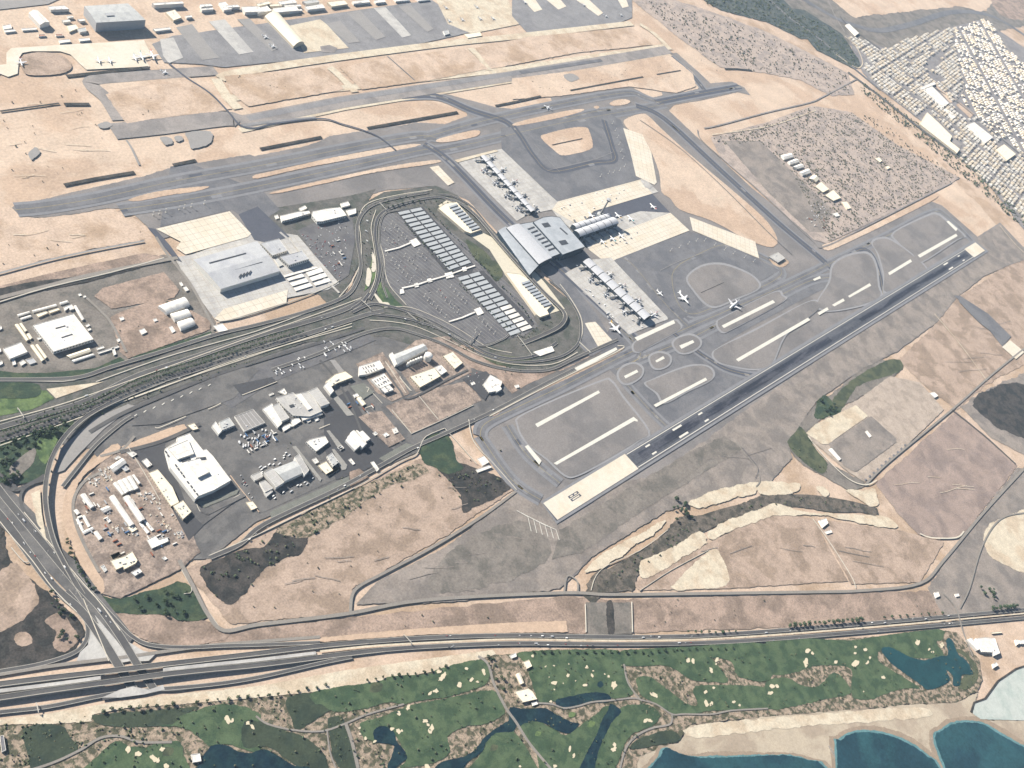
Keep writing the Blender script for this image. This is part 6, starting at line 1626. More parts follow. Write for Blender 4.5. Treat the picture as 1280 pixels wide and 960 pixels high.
# ---------------------------------------------------------------- walls and fences
for px, h, t, m, lab in (
    ('120,477 200,448.5 260,431 320,414 380,392 420,377', 2, 3.2, PAR, 'pale wall between boulevard and frontage road'),
    ('-10,380 0,377 60,359 140,340 205,322', 2.5, 4, PAR, 'bright wall along the western compound road'),
    ('-10,476 50,476.5 92,475 140,459 160,450', 2, 2.6, PAR, 'curved pale wall under the green strip'),
    ('166,450.5 220,432 264,417', 2, 2.6, PAR, 'pale wall beside the narrow green strip'),
    ('262,694 320,669 380,640 450,606 500,577 520,568 526,556 533,545 556,535', 2.5, 2.4, PAR, 'pale perimeter wall of the cargo quarter'),
    ('586,524 590,546 600,562 616,578 646,612', 2.2, 2.4, PAR, 'pale wall at the corner of the runway field'),
    ('556,535 575,556 596,580', 2, 2, PAR, 'pale wall down to the equipment houses'),
    ('490,512 514,541', 2.2, 2.2, PAR, 'pale wall on the left of the bare plots'),
    ('514,542 550,526 592,506', 2.2, 2.2, PAR, 'pale wall below the bare plots'),
    ('524,495 548,524', 2.2, 2, PAR, 'pale wall between the bare plots'),
    ('482,452 494,468', 2, 2, PAR, 'short pale wall beside the paired store blocks'),
    ('499,471 513,488', 2, 2, PAR, 'short pale wall beside the warehouse lane'),
    ('465,490 478,504', 2, 2, PAR, 'short pale wall below the small cream hut'),
    ('160,558 180,590 200,625', 2.4, 1.8, PAR, 'wall between works yard and asphalt lane'),
    ('246,630 256,640 300,618', 2, 1.8, PAR, 'wall round the court of the biggest white depot'),
    ('288,594 300,610 324,640', 2, 2.4, SAND_ORANGE, 'reddish wall right of the biggest white depot'),
    ('230,742 240,738 232,712', 2, 1.8, PAR, 'wall at the corner of the yard exit'),
    ('424,366 398,342 372,312 362,296', 2, 2.6, PAR, 'pale wall beside the crowded car lot'),
    ('270,402 300,397 360,378 412,358 424,350', 2, 2.4, PAR, 'pale wall below the truck stands'),
    ('474,300 480,322 482,342 488,358 500,372 508,381', 2, 2.2, PAR, 'white wall on the edge of the car park'),
    ('724,427 738,440', 3, 4, PAR, 'short thick white wall by the outer ring road'),
    ('800,738 812,730 840,712 885,688', 1.8, 1.8, PAR, 'pale wall from the wadi to the coast track'),
    ('739,738 745,720 760,706 800,688 835,662', 1.8, 2, PAR, 'pale wall on the western wadi bank'),
    ('790,752 791,790', 3, 2.4, PAR, 'right wall of the wadi channel'),
    ('732,755 733,790', 3, 2.4, PAR, 'left wall of the wadi channel'),
    ('80,746 92,755 103,766', 2, 2, PAR, 'pale wall outside the ramp bend'),
    ('0,652 20,674 36,698 30,702 14,684', 2.4, 2, PAR, 'pale wall loop beside the arterial road'),
    ('44,706 60,724', 2.4, 2.2, PAR, 'pale wall stub beside the arterial road'),
    ('227,712 240,734 256,758 276,786', 2, 2, PAR, 'pale wall along the coast perimeter road corner'),
):
    wall('boundary_wall', px, h, t, m, lab, 'wall', smooth=3, base=2.2)

# ---------------------------------------------------------------- lamps, gantries, walkways
def gantry(pa, pb, label, h=7.5, base=3.5):
    a, b = G(pa[0], pa[1], base), G(pb[0], pb[1], base)
    e = empty('sign_gantry', ((a.x + b.x) / 2, (a.y + b.y) / 2, 0), label, 'gantry')
    ax = (b - a).normalized()
    for p in (a, b):
        box_mesh('post', p, ax, 1.2, 1.2, h, METAL, e)
    m = (a + b) / 2
    m.z = base + h + 0.02
    box_mesh('beam', m, ax, (b - a).length + 1.4, 1.6, 1.4, PAR, e)
    m2 = m + Vector((-ax.y, ax.x, 0)) * 1.0 - Vector((0, 0, 1.2))
    box_mesh('sign_board', m2, ax, (b - a).length * 0.7, 0.4, 3.4, WALL_G, e)
gantry((504, 795), (514, 806), 'white sign gantry over the inland highway carriageway')
gantry((45, 880), (48, 892), 'dark sign gantry over the coastal slip road')
gantry((508, 392), (520, 402), 'sign gantry on the middle ring road')
gantry((474, 255), (482, 264), 'pale sign gantry at the eastern bend of the ring road')
gantry((450, 376), (463, 388), 'pale blue sign gantry at the boulevard junction')
gantry((586, 430), (594, 416), 'blue grey sign gantry over the western ring road')
gantry((646, 421), (664, 445), 'long white gantry across the western bend')
gantry((22, 512), (30, 524), 'sign gantry over the boulevard beside the bright lawn')
def walkway(px, label, o):
    w = path3(PT(px, o), 6.5, 0)
    e = empty('covered_walkway', (w[0].x, w[0].y, 0), label, 'walkway')
    strip('roof_panel', w, 6, WHITE_ROOF, parent=e, thick=0.4)
    for a, b in zip(w, w[1:]):
        n = max(1, int((b - a).length // 24))
        for i in range(n):
            p = a.lerp(b, (i + 0.5) / n)
            box_mesh('post', Vector((p.x, p.y, 2.0)), Vector((1, 0, 0)), 0.8, 0.8, 4.0, METAL, e)
ZP = (440, 240, 8)
walkway('330,590 470,555 590,505', 'covered walkway in the eastern part of the car park', ZP)
walkway('500,960 640,930 770,885 960,830 1110,775 1230,735', 'long covered walkway through the middle of the car park', ZP)
walkway('490,575 620,535 750,480', 'covered walkway in the western part of the car park', (500, 330, 8))
for s, o, lab in (('570,490 640,460 690,520 620,550', ZP, 'white pavilion roof at the eastern canopy field'), ('925,815 1000,795 1020,850 945,865', ZP, 'white pavilion roof between the two canopy fields'), ('740,455 800,430 840,490 780,515', (500, 330, 8), 'white pavilion roof in the western canopy field'),
                  ('1100,755 1140,745 1150,785 1110,795', ZP, 'small white kiosk roof between the canopy fields'), ('750,870 790,860 805,895 765,905', ZP, 'white kiosk roof on the long walkway'), ('620,915 655,905 670,945 630,955', ZP, 'white kiosk roof at the start of the long walkway'),
                  ('0,255 35,245 45,290 0,300', (500, 330, 8), 'white kiosk roof at the car park exit'), ('530,800 720,740 745,790 600,840', (600, 340, 8), 'white crenellated bus shelter inside the western bend')):
    canopy(s, o, 5.5, lab, WHITE_ROOF, name='pavilion')
def lamp_proto():
    e = bpy.data.objects.new('lamp_mast', None)
    z = Vector((0, 0, 0))
    parts = []
    for nm, sx, sy, z0, h, m in (('footing', 3.2, 3.2, 0, 3.4, PAR), ('pole', 0.7, 0.7, 3.42, 15, METAL), ('lamp_head', 3.6, 1.6, 18.44, 0.8, PAR)):
        o = box_mesh(nm, Vector((0, 0, z0)), Vector((1, 0, 0)), sx, sy, h, m, None)
        parts.append(o)
    return parts
LAMP = lamp_proto()
LAMP_USED = [False]
def lamp(p, label, group, sc=1.0):
    e = empty('lamp_mast', (p.x, p.y, 0), label, 'lamp mast', group)
    e.scale = (sc, sc, 1)
    for o in LAMP:
        c = o if not LAMP_USED[0] else o.copy()
        if LAMP_USED[0]:
            COL.objects.link(c)
        c.parent = e
    LAMP_USED[0] = True
for o, s, lab in (((640, 0, 4), '500,620 515,655 525,690 533,725 542,760 552,795 560,835 535,855 505,865 480,870 440,885', 'lamp mast along the edge of the eastern apron'),
                  ((640, 240, 4), '790,297 835,280 878,263 920,247 960,247 1010,268 1060,292 1105,310 1160,330 1205,350', 'lamp mast along the edge of the western apron'),
                  ((0, 240, 4), '765,118 795,112 828,104 895,90 920,83 955,77 1020,62', 'lamp mast behind the cream cargo apron')):
    for q in PT(s, o):
        lamp(G(*q), lab, 'apron lamp masts', 1.6)
for o, s, lab in (((440, 240, 8), '390,325 425,360 455,400 495,440 535,475 320,390 350,490 400,510 340,640 390,690 430,730 460,770 500,810 540,850 580,890 520,650 560,690 600,720 640,770 690,650 730,690 655,610', 'lamp post on the open ground of the eastern car park'),
                  ((500, 330, 8), '500,240 540,280 575,320 615,360 650,400 370,285 410,325 450,370 490,405 530,450 570,490 240,330 275,370 320,410 360,450 400,490 450,540 785,545 820,585 860,625 895,665 935,705 750,665 790,710', 'lamp post on the open ground of the western car park')):
    for q in PT(s, o):
        lamp(G(*q), lab, 'car park lamp posts', 1.35)

# ---------------------------------------------------------------- aircraft
PLANE_W = mat('aircraft_white_paint', (0.8, 0.8, 0.78), 0.05, (10, 3), rough=0.35)
PLANE_G = mat('aircraft_grey_wing', (0.55, 0.56, 0.58), 0.08, (8, 3), rough=0.4)
TAILS = [mat('red_tail_paint', (0.45, 0.05, 0.05), 0.08), mat('teal_tail_paint', (0.03, 0.25, 0.26), 0.08), mat('gold_tail_paint', (0.5, 0.33, 0.1), 0.08), PLANE_W]
def plane_parts(tail):
    """an airliner 40 m long, nose at +X, wheels on z = 0; returns (name, mesh) pairs"""
    out = []
    def add(nm, vs, fs, m, sm=False):
        me = bpy.data.meshes.new(nm)
        me.from_pydata(vs, [], fs)
        me.materials.append(m)
        if sm:
            for p in me.polygons:
                p.use_smooth = True
        out.append((nm, me))
    def tube(prof, n, z0, y0=0.0):
        vs, fs = [], []
        for x, r, dz in prof:
            for i in range(n):
                t = 2 * math.pi * i / n
                vs.append((x, y0 + r * math.cos(t), z0 + dz + r * math.sin(t)))
        for k in range(len(prof) - 1):
            for i in range(n):
                fs.append((k * n + i, k * n + (i + 1) % n, (k + 1) * n + (i + 1) % n, (k + 1) * n + i))
        return vs, fs
    vs, fs = tube([(20, 0.15, -0.4), (19.2, 0.9, -0.25), (17.5, 1.6, -0.1), (15, 2.0, 0), (5, 2.05, 0), (-8, 2.05, 0), (-13, 1.6, 0.35), (-17, 0.9, 0.9), (-20, 0.25, 1.3)], 12, 3.6)
    add('fuselage', vs, fs, PLANE_W, True)
    def slab(nm, pts, th, m):
        lo = [Vector(p) - Vector((0, 0, th)) for p in pts]
        n = len(pts)
        vs = [Vector(p) for p in pts] + lo
        fs = [tuple(range(n)), tuple(range(2 * n - 1, n - 1, -1))] + [(i, i + n, (i + 1) % n + n, (i + 1) % n) for i in range(n)]
        add(nm, vs, fs, m)
    for s in (1, -1):
        slab('wing', [(5, 1.6 * s, 2.9), (-3.2, 18 * s, 4.2), (-5.2, 18 * s, 4.2), (-3.5, 6 * s, 3.3), (-4.2, 1.6 * s, 2.9)], 0.5, PLANE_G)
        slab('tailplane', [(-14.5, 0.7 * s, 4.8), (-18, 7 * s, 5.2), (-19.6, 7 * s, 5.2), (-18.4, 0.7 * s, 4.8)], 0.3, PLANE_G)
        vs, fs = tube([(5.2, 0.9, 0), (4.4, 1.15, 0), (2.2, 1.1, 0), (0.8, 0.6, 0)], 10, 1.9, 5.8 * s)
        add('engine', vs, fs, PLANE_W, True)
    vs = [(-12.5, -0.2, 5.6), (-17.5, -0.2, 11.5), (-20.2, -0.2, 11.5), (-19.0, -0.2, 5.0)] + [(-12.5, 0.2, 5.6), (-17.5, 0.2, 11.5), (-20.2, 0.2, 11.5), (-19.0, 0.2, 5.0)]
    add('fin', vs, [(0, 1, 2, 3), (7, 6, 5, 4), (0, 4, 5, 1), (1, 5, 6, 2), (2, 6, 7, 3)], tail)
    def bx(nm, x, y, sx, sy, sz):
        vs = [(x + a * sx, y + b * sy, z) for z in (0, sz) for b in (-1, 1) for a in (-1, 1)]
        add(nm, vs, [(4, 5, 7, 6), (0, 1, 5, 4), (2, 6, 7, 3), (0, 4, 6, 2), (1, 3, 7, 5)], METAL)
    bx('nose_wheel', 15, 0, 0.5, 0.4, 2.0)
    for s in (1, -1):
        bx('main_wheel', -1.5, 2.4 * s, 0.9, 0.5, 2.6)
    return out
PP = [plane_parts(t) for t in TAILS]
def plane(a, b, label, k=0, size=None, z=3.6, cat='aircraft'):
    """nose a, tail b: world points"""
    d = a - b
    L = size or d.length
    c = (a + b) / 2
    e = empty('parked_airliner' if L > 24 else 'small_jet', (c.x, c.y, z), label, cat, 'aircraft on the ground')
    e.rotation_euler = (0, 0, math.atan2(d.y, d.x))
    s = L / 40
    e.scale = (s, s, s)
    for nm, me in PP[k % 4]:
        link(nm, me, e)
def plane_px(na, ta, o, label, k=0, size=None):
    (n, t) = PT(na + ' ' + ta, o)
    plane(G(n[0], n[1], 7), G(t[0], t[1], 7), label, k, size)
plane_px('325,322', '222,205', (820, 340, 8), 'white airliner taxiing along the western apron, the farther one', 3)
plane_px('735,366', '812,300', (820, 340, 8), 'white airliner turning onto the parallel taxiway by the olive square', 3)
plane_px('1032,484', '966,420', (700, 310, 8), 'white airliner taxiing along the western apron, the one nearer to the pier', 3)
plane_px('606,866', '497,745', (700, 310, 8), 'white airliner rolling on the road side of the western pier', 2)
plane_px('160,527', '196,546', (640, 0, 4), 'small white airliner on the far taxiway', 3, 45)
for q, lab, k, sz in (((740, 460), 'first white jet from the left on the cream apron', 3, 40), ((822, 460), 'second white jet on the cream apron', 3, 40), ((1012, 440), 'third jet on the cream apron, close to another one', 1, 45), ((1062, 432), 'fourth jet on the cream apron', 1, 55), ((1142, 424), 'big jet at the outer edge of the cream apron', 0, 60), ((158, 475), 'lone jet in the bend of the cream apron', 0, 45)):
    x, y = q[0] / 6, q[1] / 6
    a = G(x, y, 5)
    plane(a + Vector((-0.25, -0.97, 0)) * sz / 2, a + Vector((0.25, 0.97, 0)) * sz / 2, lab, k, sz, z=6.4)
for q, lab in (((910, 280), 'upper jet on the fourth grey stand'), ((966, 350), 'lower jet on the fourth grey stand'), ((155, 545), 'small jet on the curved grey taxiway')):
    a = G(180 + q[0] / 6, q[1] / 6, 5)
    plane(a + Vector((0.6, -0.8, 0)) * 20, a - Vector((0.6, -0.8, 0)) * 20, lab, 3, 38, z=5.2)
for i, q in enumerate(((950, 40), (1104, 36), (966, 105), (1032, 100), (1122, 95), (1186, 94))):
    a = G(320 + q[0] / 4, q[1] / 4, 5)
    plane(a + Vector((0.5, -0.85, 0)) * 18, a - Vector((0.5, -0.85, 0)) * 18, ('upper left', 'upper right', 'lower left', 'second lower', 'third lower', 'lower right')[i] + ' light aircraft on the pinkish apron', 3, 34, z=4.2)
for i, q in enumerate(((65, 14), (358, 26), (545, 76), (470, 82))):
    a = G(640 + q[0] / 4, q[1] / 4, 5)
    plane(a + Vector((0.5, -0.85, 0)) * 16, a - Vector((0.5, -0.85, 0)) * 16, ('first', 'second', 'third', 'fourth')[i] + ' small aircraft on the far apron stands', 3, 34, z=5.2)
for j, (p, q, ax, nn, s, nm, i) in enumerate(GATES):
    if (nm == 'western' and (s, i) in ((1, 2), (1, 3), (1, 5), (1, 7), (-1, 1), (-1, 3), (-1, 6))) or (nm == 'eastern' and (s, i) in ((1, 0), (1, 2), (1, 4), (-1, 1), (-1, 3), (-1, 5), (-1, 7))):
        c = p + nn * (s * 12) - ax * (14 if not i % 2 else -16)
        c.z = 3.6
        plane(c, c + nn * (s * 40), 'airliner at the %s side of the %s pier, gate %s from the %s' % ({('western', 1): 'taxiway', ('western', -1): 'road', ('eastern', 1): 'far', ('eastern', -1): 'near'}[(nm, s)], nm, ('one', 'two', 'three', 'four', 'five', 'six', 'seven', 'eight', 'nine')[i], 'hall' if nm == 'western' else 'outer end'), j, 40 if j % 3 else 52)
for i, (x, y, k) in enumerate(((735, 560, 2), (860, 590, 1), (1085, 470, 0), (580, 820, 2), (680, 790, 1), (765, 760, 3), (470, 560, 2))):
    a = G(680 + x / 8, 200 + y / 8, 4)
    dv = Vector((0.1, 1, 0)).normalized() if i < 3 else Vector((0.15, 1, 0)).normalized()
    plane(a + dv * 22, a - dv * 22, 'white airliner ' + ('on the stand between tower and grey taxilane', 'beside the rounded end of the central pier', 'on the outer stand north of the central pier', 'first in the row under the dark side of the central pier', 'second in the row under the dark side of the central pier', 'third in the row under the dark side of the central pier', 'on the stand left of the control tower')[i], k, 46)
# ---------------------------------------------------------------- vegetation
LEAF = mat('tree_leaves', (0.055, 0.085, 0.04), 0.5, (5, 2), col2=(0.035, 0.06, 0.035), s2=9)
PALM = mat('palm_fronds', (0.06, 0.085, 0.045), 0.4, (4, 2), col2=(0.04, 0.06, 0.035), s2=7)
BARK = mat('bark', (0.12, 0.09, 0.06), 0.3, (2, 1))
SHRUB = mat('dry_shrub_leaves', (0.11, 0.115, 0.075), 0.5, (7, 2), col2=(0.14, 0.12, 0.09), s2=24)
SHRUB_G = mat('green_shrub_leaves', (0.06, 0.085, 0.045), 0.5, (7, 2), col2=(0.1, 0.1, 0.06), s2=20)
VR = random.Random(5)
def crown_mesh(seed, r, zc, n, flat=0.75):
    """leaf clumps: many small tilted faces spread through an uneven volume"""
    rn = random.Random(seed)
    lobes = [(Vector((rn.uniform(-.5, .5) * r, rn.uniform(-.5, .5) * r, zc + rn.uniform(-.3, .35) * r)), r * rn.uniform(0.42, 0.7)) for _ in range(6)]
    vs, fs = [], []
    for _ in range(n):
        c, q = rn.choice(lobes)
        d = Vector((rn.gauss(0, 1), rn.gauss(0, 1), rn.gauss(0, 1))).normalized()
        p = c + Vector((d.x, d.y, d.z * flat)) * q * rn.uniform(0.6, 1.05)
        a = (d + Vector((rn.uniform(-.7, .7), rn.uniform(-.7, .7), rn.uniform(-.2, .9)))).normalized()
        u = a.orthogonal().normalized()
        v = a.cross(u)
        s = r * rn.uniform(0.16, 0.3)
        i = len(vs)
        vs += [p + u * s, p + v * s * 0.8, p - u * s, p - v * s * 0.7]
        fs.append((i, i + 1, i + 2, i + 3))
    return vs, fs
def trunk_geo(h, r0, r1, lean=0.0, limbs=0, seed=0):
    rn = random.Random(seed)
    vs, fs = [], []
    def seg(a, b, ra, rb):
        i = len(vs)
        for p, r in ((a, ra), (b, rb)):
            for k in range(5):
                t = 2 * math.pi * k / 5
                vs.append(p + Vector((r * math.cos(t), r * math.sin(t), 0)))
        for k in range(5):
            fs.append((i + k, i + (k + 1) % 5, i + 5 + (k + 1) % 5, i + 5 + k))
    top = Vector((lean, 0, h))
    seg(Vector((0, 0, 0)), top, r0, r1)
    for k in range(limbs):
        t = 2 * math.pi * k / limbs + rn.uniform(-.4, .4)
        seg(top * 0.8, top + Vector((math.cos(t) * h * 0.5, math.sin(t) * h * 0.5, h * 0.45)), r1 * 0.8, r1 * 0.3)
    return vs, fs
def me_of(nm, vs, fs, m):
    me = bpy.data.meshes.new(nm)
    me.from_pydata(vs, [], fs)
    me.materials.append(m)
    return me
TREES = []
for k in range(4):
    r = 3.6 + 0.5 * k
    TREES.append((me_of('trunk', *trunk_geo(2.6, 0.35, 0.22, 0.3, 4, k), BARK), me_of('crown', *crown_mesh(k, r, 4.6, 130), LEAF)))
def palm_geo(seed):
    rn = random.Random(seed)
    vs, fs = [], []
    n = 13
    for k in range(n):
        t = 2 * math.pi * k / n + rn.uniform(-.2, .2)
        d = Vector((math.cos(t), math.sin(t), 0))
        s = Vector((-d.y, d.x, 0))
        L = rn.uniform(3.0, 3.8)
        up = rn.uniform(0.2, 1.3)
        p = [Vector((0, 0, 7.4)), d * L * 0.5 + Vector((0, 0, 7.6 + up)), d * L + Vector((0, 0, 6.2 + up * 0.6))]
        i = len(vs)
        for q, w in zip(p, (0.25, 0.75, 0.12)):
            vs += [q + s * w, q - s * w]
        fs += [(i, i + 1, i + 3, i + 2), (i + 2, i + 3, i + 5, i + 4)]
    return vs, fs
PALMS = [(me_of('trunk', *trunk_geo(7.4, 0.35, 0.25, 0.2, 0, k), BARK), me_of('fronds', *palm_geo(k), PALM)) for k in range(3)]
def tree(p, label, group, kind='tree', sc=1.0):
    tm, cm = VR.choice(PALMS if kind == 'palm' else TREES)
    e = empty('palm_tree' if kind == 'palm' else 'broadleaf_tree', p, label, 'palm tree' if kind == 'palm' else 'tree', group)
    e.rotation_euler = (0, 0, VR.uniform(0, 6.28))
    s = sc * VR.uniform(0.8, 1.2)
    e.scale = (s, s, s * VR.uniform(0.9, 1.1))
    link('trunk', tm, e)
    link('fronds' if kind == 'palm' else 'crown', cm, e)
def along(px, step, o=None):
    w = path3(PT(px, o), 3.0, 4)
    acc = 0
    out = []
    for a, b in zip(w, w[1:]):
        L = (b - a).length
        t = step - acc
        while t <= L:
            out.append(a.lerp(b, t / L))
            t += step
        acc = (acc + L) % step
    return out
for px, st, kd, lab, grp, sc in (
    ('0,543 60,521 110,505 178,474 250,451 325,426 375,411', 9.5, 'palm', 'palm tree in the inner row of the boulevard median', 'palms of the boulevard median', 1.25),
    ('0,549 60,527 110,511 178,480 250,456 325,431 378,416', 10.5, 'palm', 'palm tree in the outer row of the boulevard median', 'palms of the boulevard median', 1.25),
    ('82,668 88,690 98,710 108,728 118,738', 9, 'tree', 'dark round tree at the foot of the flyover', 'trees at the flyover foot', 1.3),
    ('980,783 1010,780 1040,778 1078,775', 13, 'tree', 'dark bushy tree in the dense row beside the coast highway', 'dense trees beside the coast highway', 1.9),
    ('1096,774 1130,770 1180,766', 22, 'tree', 'bush in the loose row beside the coast highway', 'loose bushes beside the coast highway', 1.3),
    ('850,790 890,791 925,789', 16, 'tree', 'low dark tree in the first row beside the coast highway', 'first trees beside the coast highway', 1.4),
    ('1236,762 1252,760 1272,757', 12, 'tree', 'dark tree of the clump at the far right of the highway', 'trees at the far right', 2.0),
    ('117,894 135,888 160,885 190,884 225,880', 12, 'tree', 'dark tree on the western edge of the golf course', 'trees on the western golf edge', 1.3),
    ('232,880 260,877 300,872 350,868 412,856', 15, 'tree', 'tree on the upper edge of the western fairway', 'trees of the western fairway edge', 1.1),
    ('448,852 470,849 500,844 535,840 560,832', 14, 'tree', 'tree in the dotted row above the bunkered fairway', 'dotted tree row above the fairway', 1.0),
    ('655,815 700,815 740,815 800,815 860,812 920,810', 17, 'tree', 'dark tree in the hedge row between highway and golf course', 'hedge row trees by the golf course', 1.1),
    ('478,262 520,252 560,255', 16, 'tree', 'street tree on the eastern bend of the ring road', 'street trees of the ring road', 1.0),
    ('504,276 520,296 548,322 566,340', 12, 'tree', 'street tree beside the eastern canopy field', 'street trees beside the canopies', 0.9),
    ('570,352 600,380 640,412', 12, 'tree', 'street tree beside the western canopy field', 'street trees beside the canopies', 0.9),
    ('532,258 560,288 600,330 650,382 664,402', 14, 'tree', 'street tree between canopies and forecourt', 'street trees before the forecourt', 0.9),
):
    for p in along(px, st * (1 if kd == 'palm' else 1.7)):
        tree(p + Vector((VR.uniform(-2, 2), VR.uniform(-2, 2), 0)), lab, grp, kd, sc)
for poly, n, lab, grp, sc in (
    ('0,558 38,540 70,527 94,516 60,555 40,560 20,575 0,590', 28, 'dark tree in the grove beside the boulevard', 'grove trees at the interchange', 1.6),
    ('0,590 14,580 30,595 24,604 0,604', 12, 'dark tree in the lower grove beside the grey clearing', 'lower grove trees at the interchange', 1.5),
    ('60,735 100,770 96,800 70,806 76,780 60,764', 14, 'dark bush near the ramp bend', 'bushes near the ramp bend', 1.2),
    ('150,748 200,736 230,732 250,762 220,772 180,764', 16, 'dark bush in the green hollow south of the yard', 'bushes in the green hollow', 1.2),
    ('1222,732 1236,726 1246,748 1236,752', 8, 'dark tree in the grove by the crossing track', 'trees by the crossing track', 1.5),
    ('838,626 848,620 868,640 862,652 844,652', 12, 'dark tree in the clump at the wadi bend', 'trees at the wadi bend', 1.7),
    ('1024,500 1034,496 1050,510 1030,522', 10, 'dark tree in the bushy patch of the platform', 'trees of the platform patch', 1.6),
    ('606,820 616,822 640,862 634,868 620,852', 12, 'garden tree at the golf club drive', 'garden trees at the golf club', 1.1),
):
    for q in rand_in(PT(poly), n, VR):
        tree(G(q[0], q[1], 2.5), lab, grp, 'tree', sc)
# shrubs nobody could count
def shrubs(name, label, polys, m, dens, r0, r1, seed, z=2.5):
    rn = random.Random(seed)
    vs, fs = [], []
    for s, o in polys:
        poly = PT(s, o)
        w = [G(x, y) for x, y in poly]
        n = int(abs(area2(w)) * dens)
        for q in rand_in(poly, n, rn):
            c = G(q[0], q[1], z)
            if noise.noise(Vector((c.x / 45, c.y / 45, seed))) < rn.uniform(-0.55, 0.35):
                continue
            r = rn.uniform(r0, r1) * rn.uniform(0.7, 1.3)
            i = len(vs)
            ring = []
            for k in range(5):
                t = 2 * math.pi * k / 5 + rn.uniform(-.4, .4)
                ring.append((math.cos(t) * rn.uniform(.6, 1.1), math.sin(t) * rn.uniform(.6, 1.1)))
            vs += [c + Vector((a * r * 0.8, b * r * 0.8, -0.5)) for a, b in ring]
            vs += [c + Vector((a * r, b * r, r * rn.uniform(.35, .75))) for a, b in ring]
            vs.append(c + Vector((rn.uniform(-.3, .3) * r, rn.uniform(-.3, .3) * r, r * rn.uniform(0.9, 1.3))))
            for k in range(5):
                j = (k + 1) % 5
                fs += [(i + k, i + j, i + 5 + j, i + 5 + k), (i + 5 + k, i + 5 + j, i + 10)]
    tag(mesh(name, vs, fs, m), label, None, None, 'stuff')
SC1 = '890,174 960,154 1015,134 1064,142 1120,182 1196,222 1184,230 1080,280 1034,302 1020,270 985,212 950,176 900,182'
shrubs('shrubs', 'speckled dry shrubs of the fenced compound', [(SC1, None)], SHRUB, 0.004, 3.0, 5.6, 1)
shrubs('shrubs', 'dry shrubs on the slope by the town bypass', [('840,5 900,22 960,45 1020,74 1058,94 1066,116 1040,118 1000,98 950,90 890,78 850,45 800,0', None), ('1060,140 1100,150 1150,190 1200,222 1180,226 1100,180', None), ('905,60 940,80 945,70 915,55', None)], SHRUB, 0.0017, 3, 6.5, 2)
shrubs('shrubs', 'dark planting along the bypass and in the park', [('0,560 38,542 70,529 94,518 60,553 40,558 20,573 0,588', None), ('845,-10 960,-10 1000,22 1018,48 1000,46 960,28 900,12', None), ('988,14 1040,36 1052,44 1072,74 1068,84 1020,60', None), ('1078,102 1100,118 1160,164 1215,203 1290,280 1290,294 1200,218 1150,174 1096,132 1074,112', None)], SHRUB_G, 0.003, 4, 8, 3)
shrubs('shrubs', 'patchy bushes in the dry rough of the golf course', [('0,905 115,895 110,930 80,950 0,960', None), ('110,915 140,905 200,905 230,915 180,925 130,930', None), ('320,880 345,868 365,900 360,920 330,900', None), ('405,895 440,890 450,940 430,960', None), ('390,890 440,888 500,878 520,880 480,892 440,900', None),
        ('560,868 600,862 610,870 580,876', None), ('780,835 860,860 920,885 880,860 860,850', None), ('990,830 1060,830 1064,850 1010,860', None), ('960,895 1080,882 1140,876 1080,880', None), ('800,870 850,900 848,908 800,895', None), ('450,920 500,940 480,960 455,950', None), ('580,925 600,912 610,930 580,945', None), ('1205,800 1226,840 1218,864 1195,870 1215,850', None)], SHRUB_G, 0.0055, 1.8, 3.6, 4)
shrubs('shrubs', 'thorny bushes along the damp strip and the wadi', [('345,664 420,620 520,580 520,600 440,640 384,672', None), ('735,735 800,690 870,650 900,645 860,672 790,720', None), ('900,640 1000,620 1090,636 1000,630', None), ('250,712 345,664 384,670 312,735 270,745', None), ('990,560 1010,540 1034,590 1010,585', None), ('555,595 600,585 636,606 600,630 580,636', None)], SHRUB_G, 0.0026, 2.2, 4.8, 5)
shrubs('shrubs', 'small bushes dotted over the golf course', [('20,905 115,895 300,874 420,864 560,840 620,822 700,815 960,808 1160,790 1222,830 1216,862 1080,884 960,893 860,904 800,940 780,958 0,958', None)], SHRUB_G, 0.0011, 1.6, 3.4, 8, z=5.2)
shrubs('shrubs', 'scattered desert bushes in the sandy fields', [('0,100 110,100 130,160 160,200 60,230 0,240', None), ('140,115 260,105 280,136 160,150', None), ('290,95 620,70 610,84 430,110 310,130', None), ('600,62 800,36 810,56 630,82', None), ('640,100 840,70 860,100 700,118', None), ('940,130 1040,110 1030,100 900,110 860,60 930,95', None), ('300,540 640,560 440,740 300,770', None), ('800,745 1160,735 1160,760 800,785', None), ('450,770 700,755 700,775 450,785', None), ('130,375 260,375 255,410 150,440', None), ('0,300 170,290 100,310 0,335', None)], SHRUB, 0.00022, 1.6, 3.6, 6)

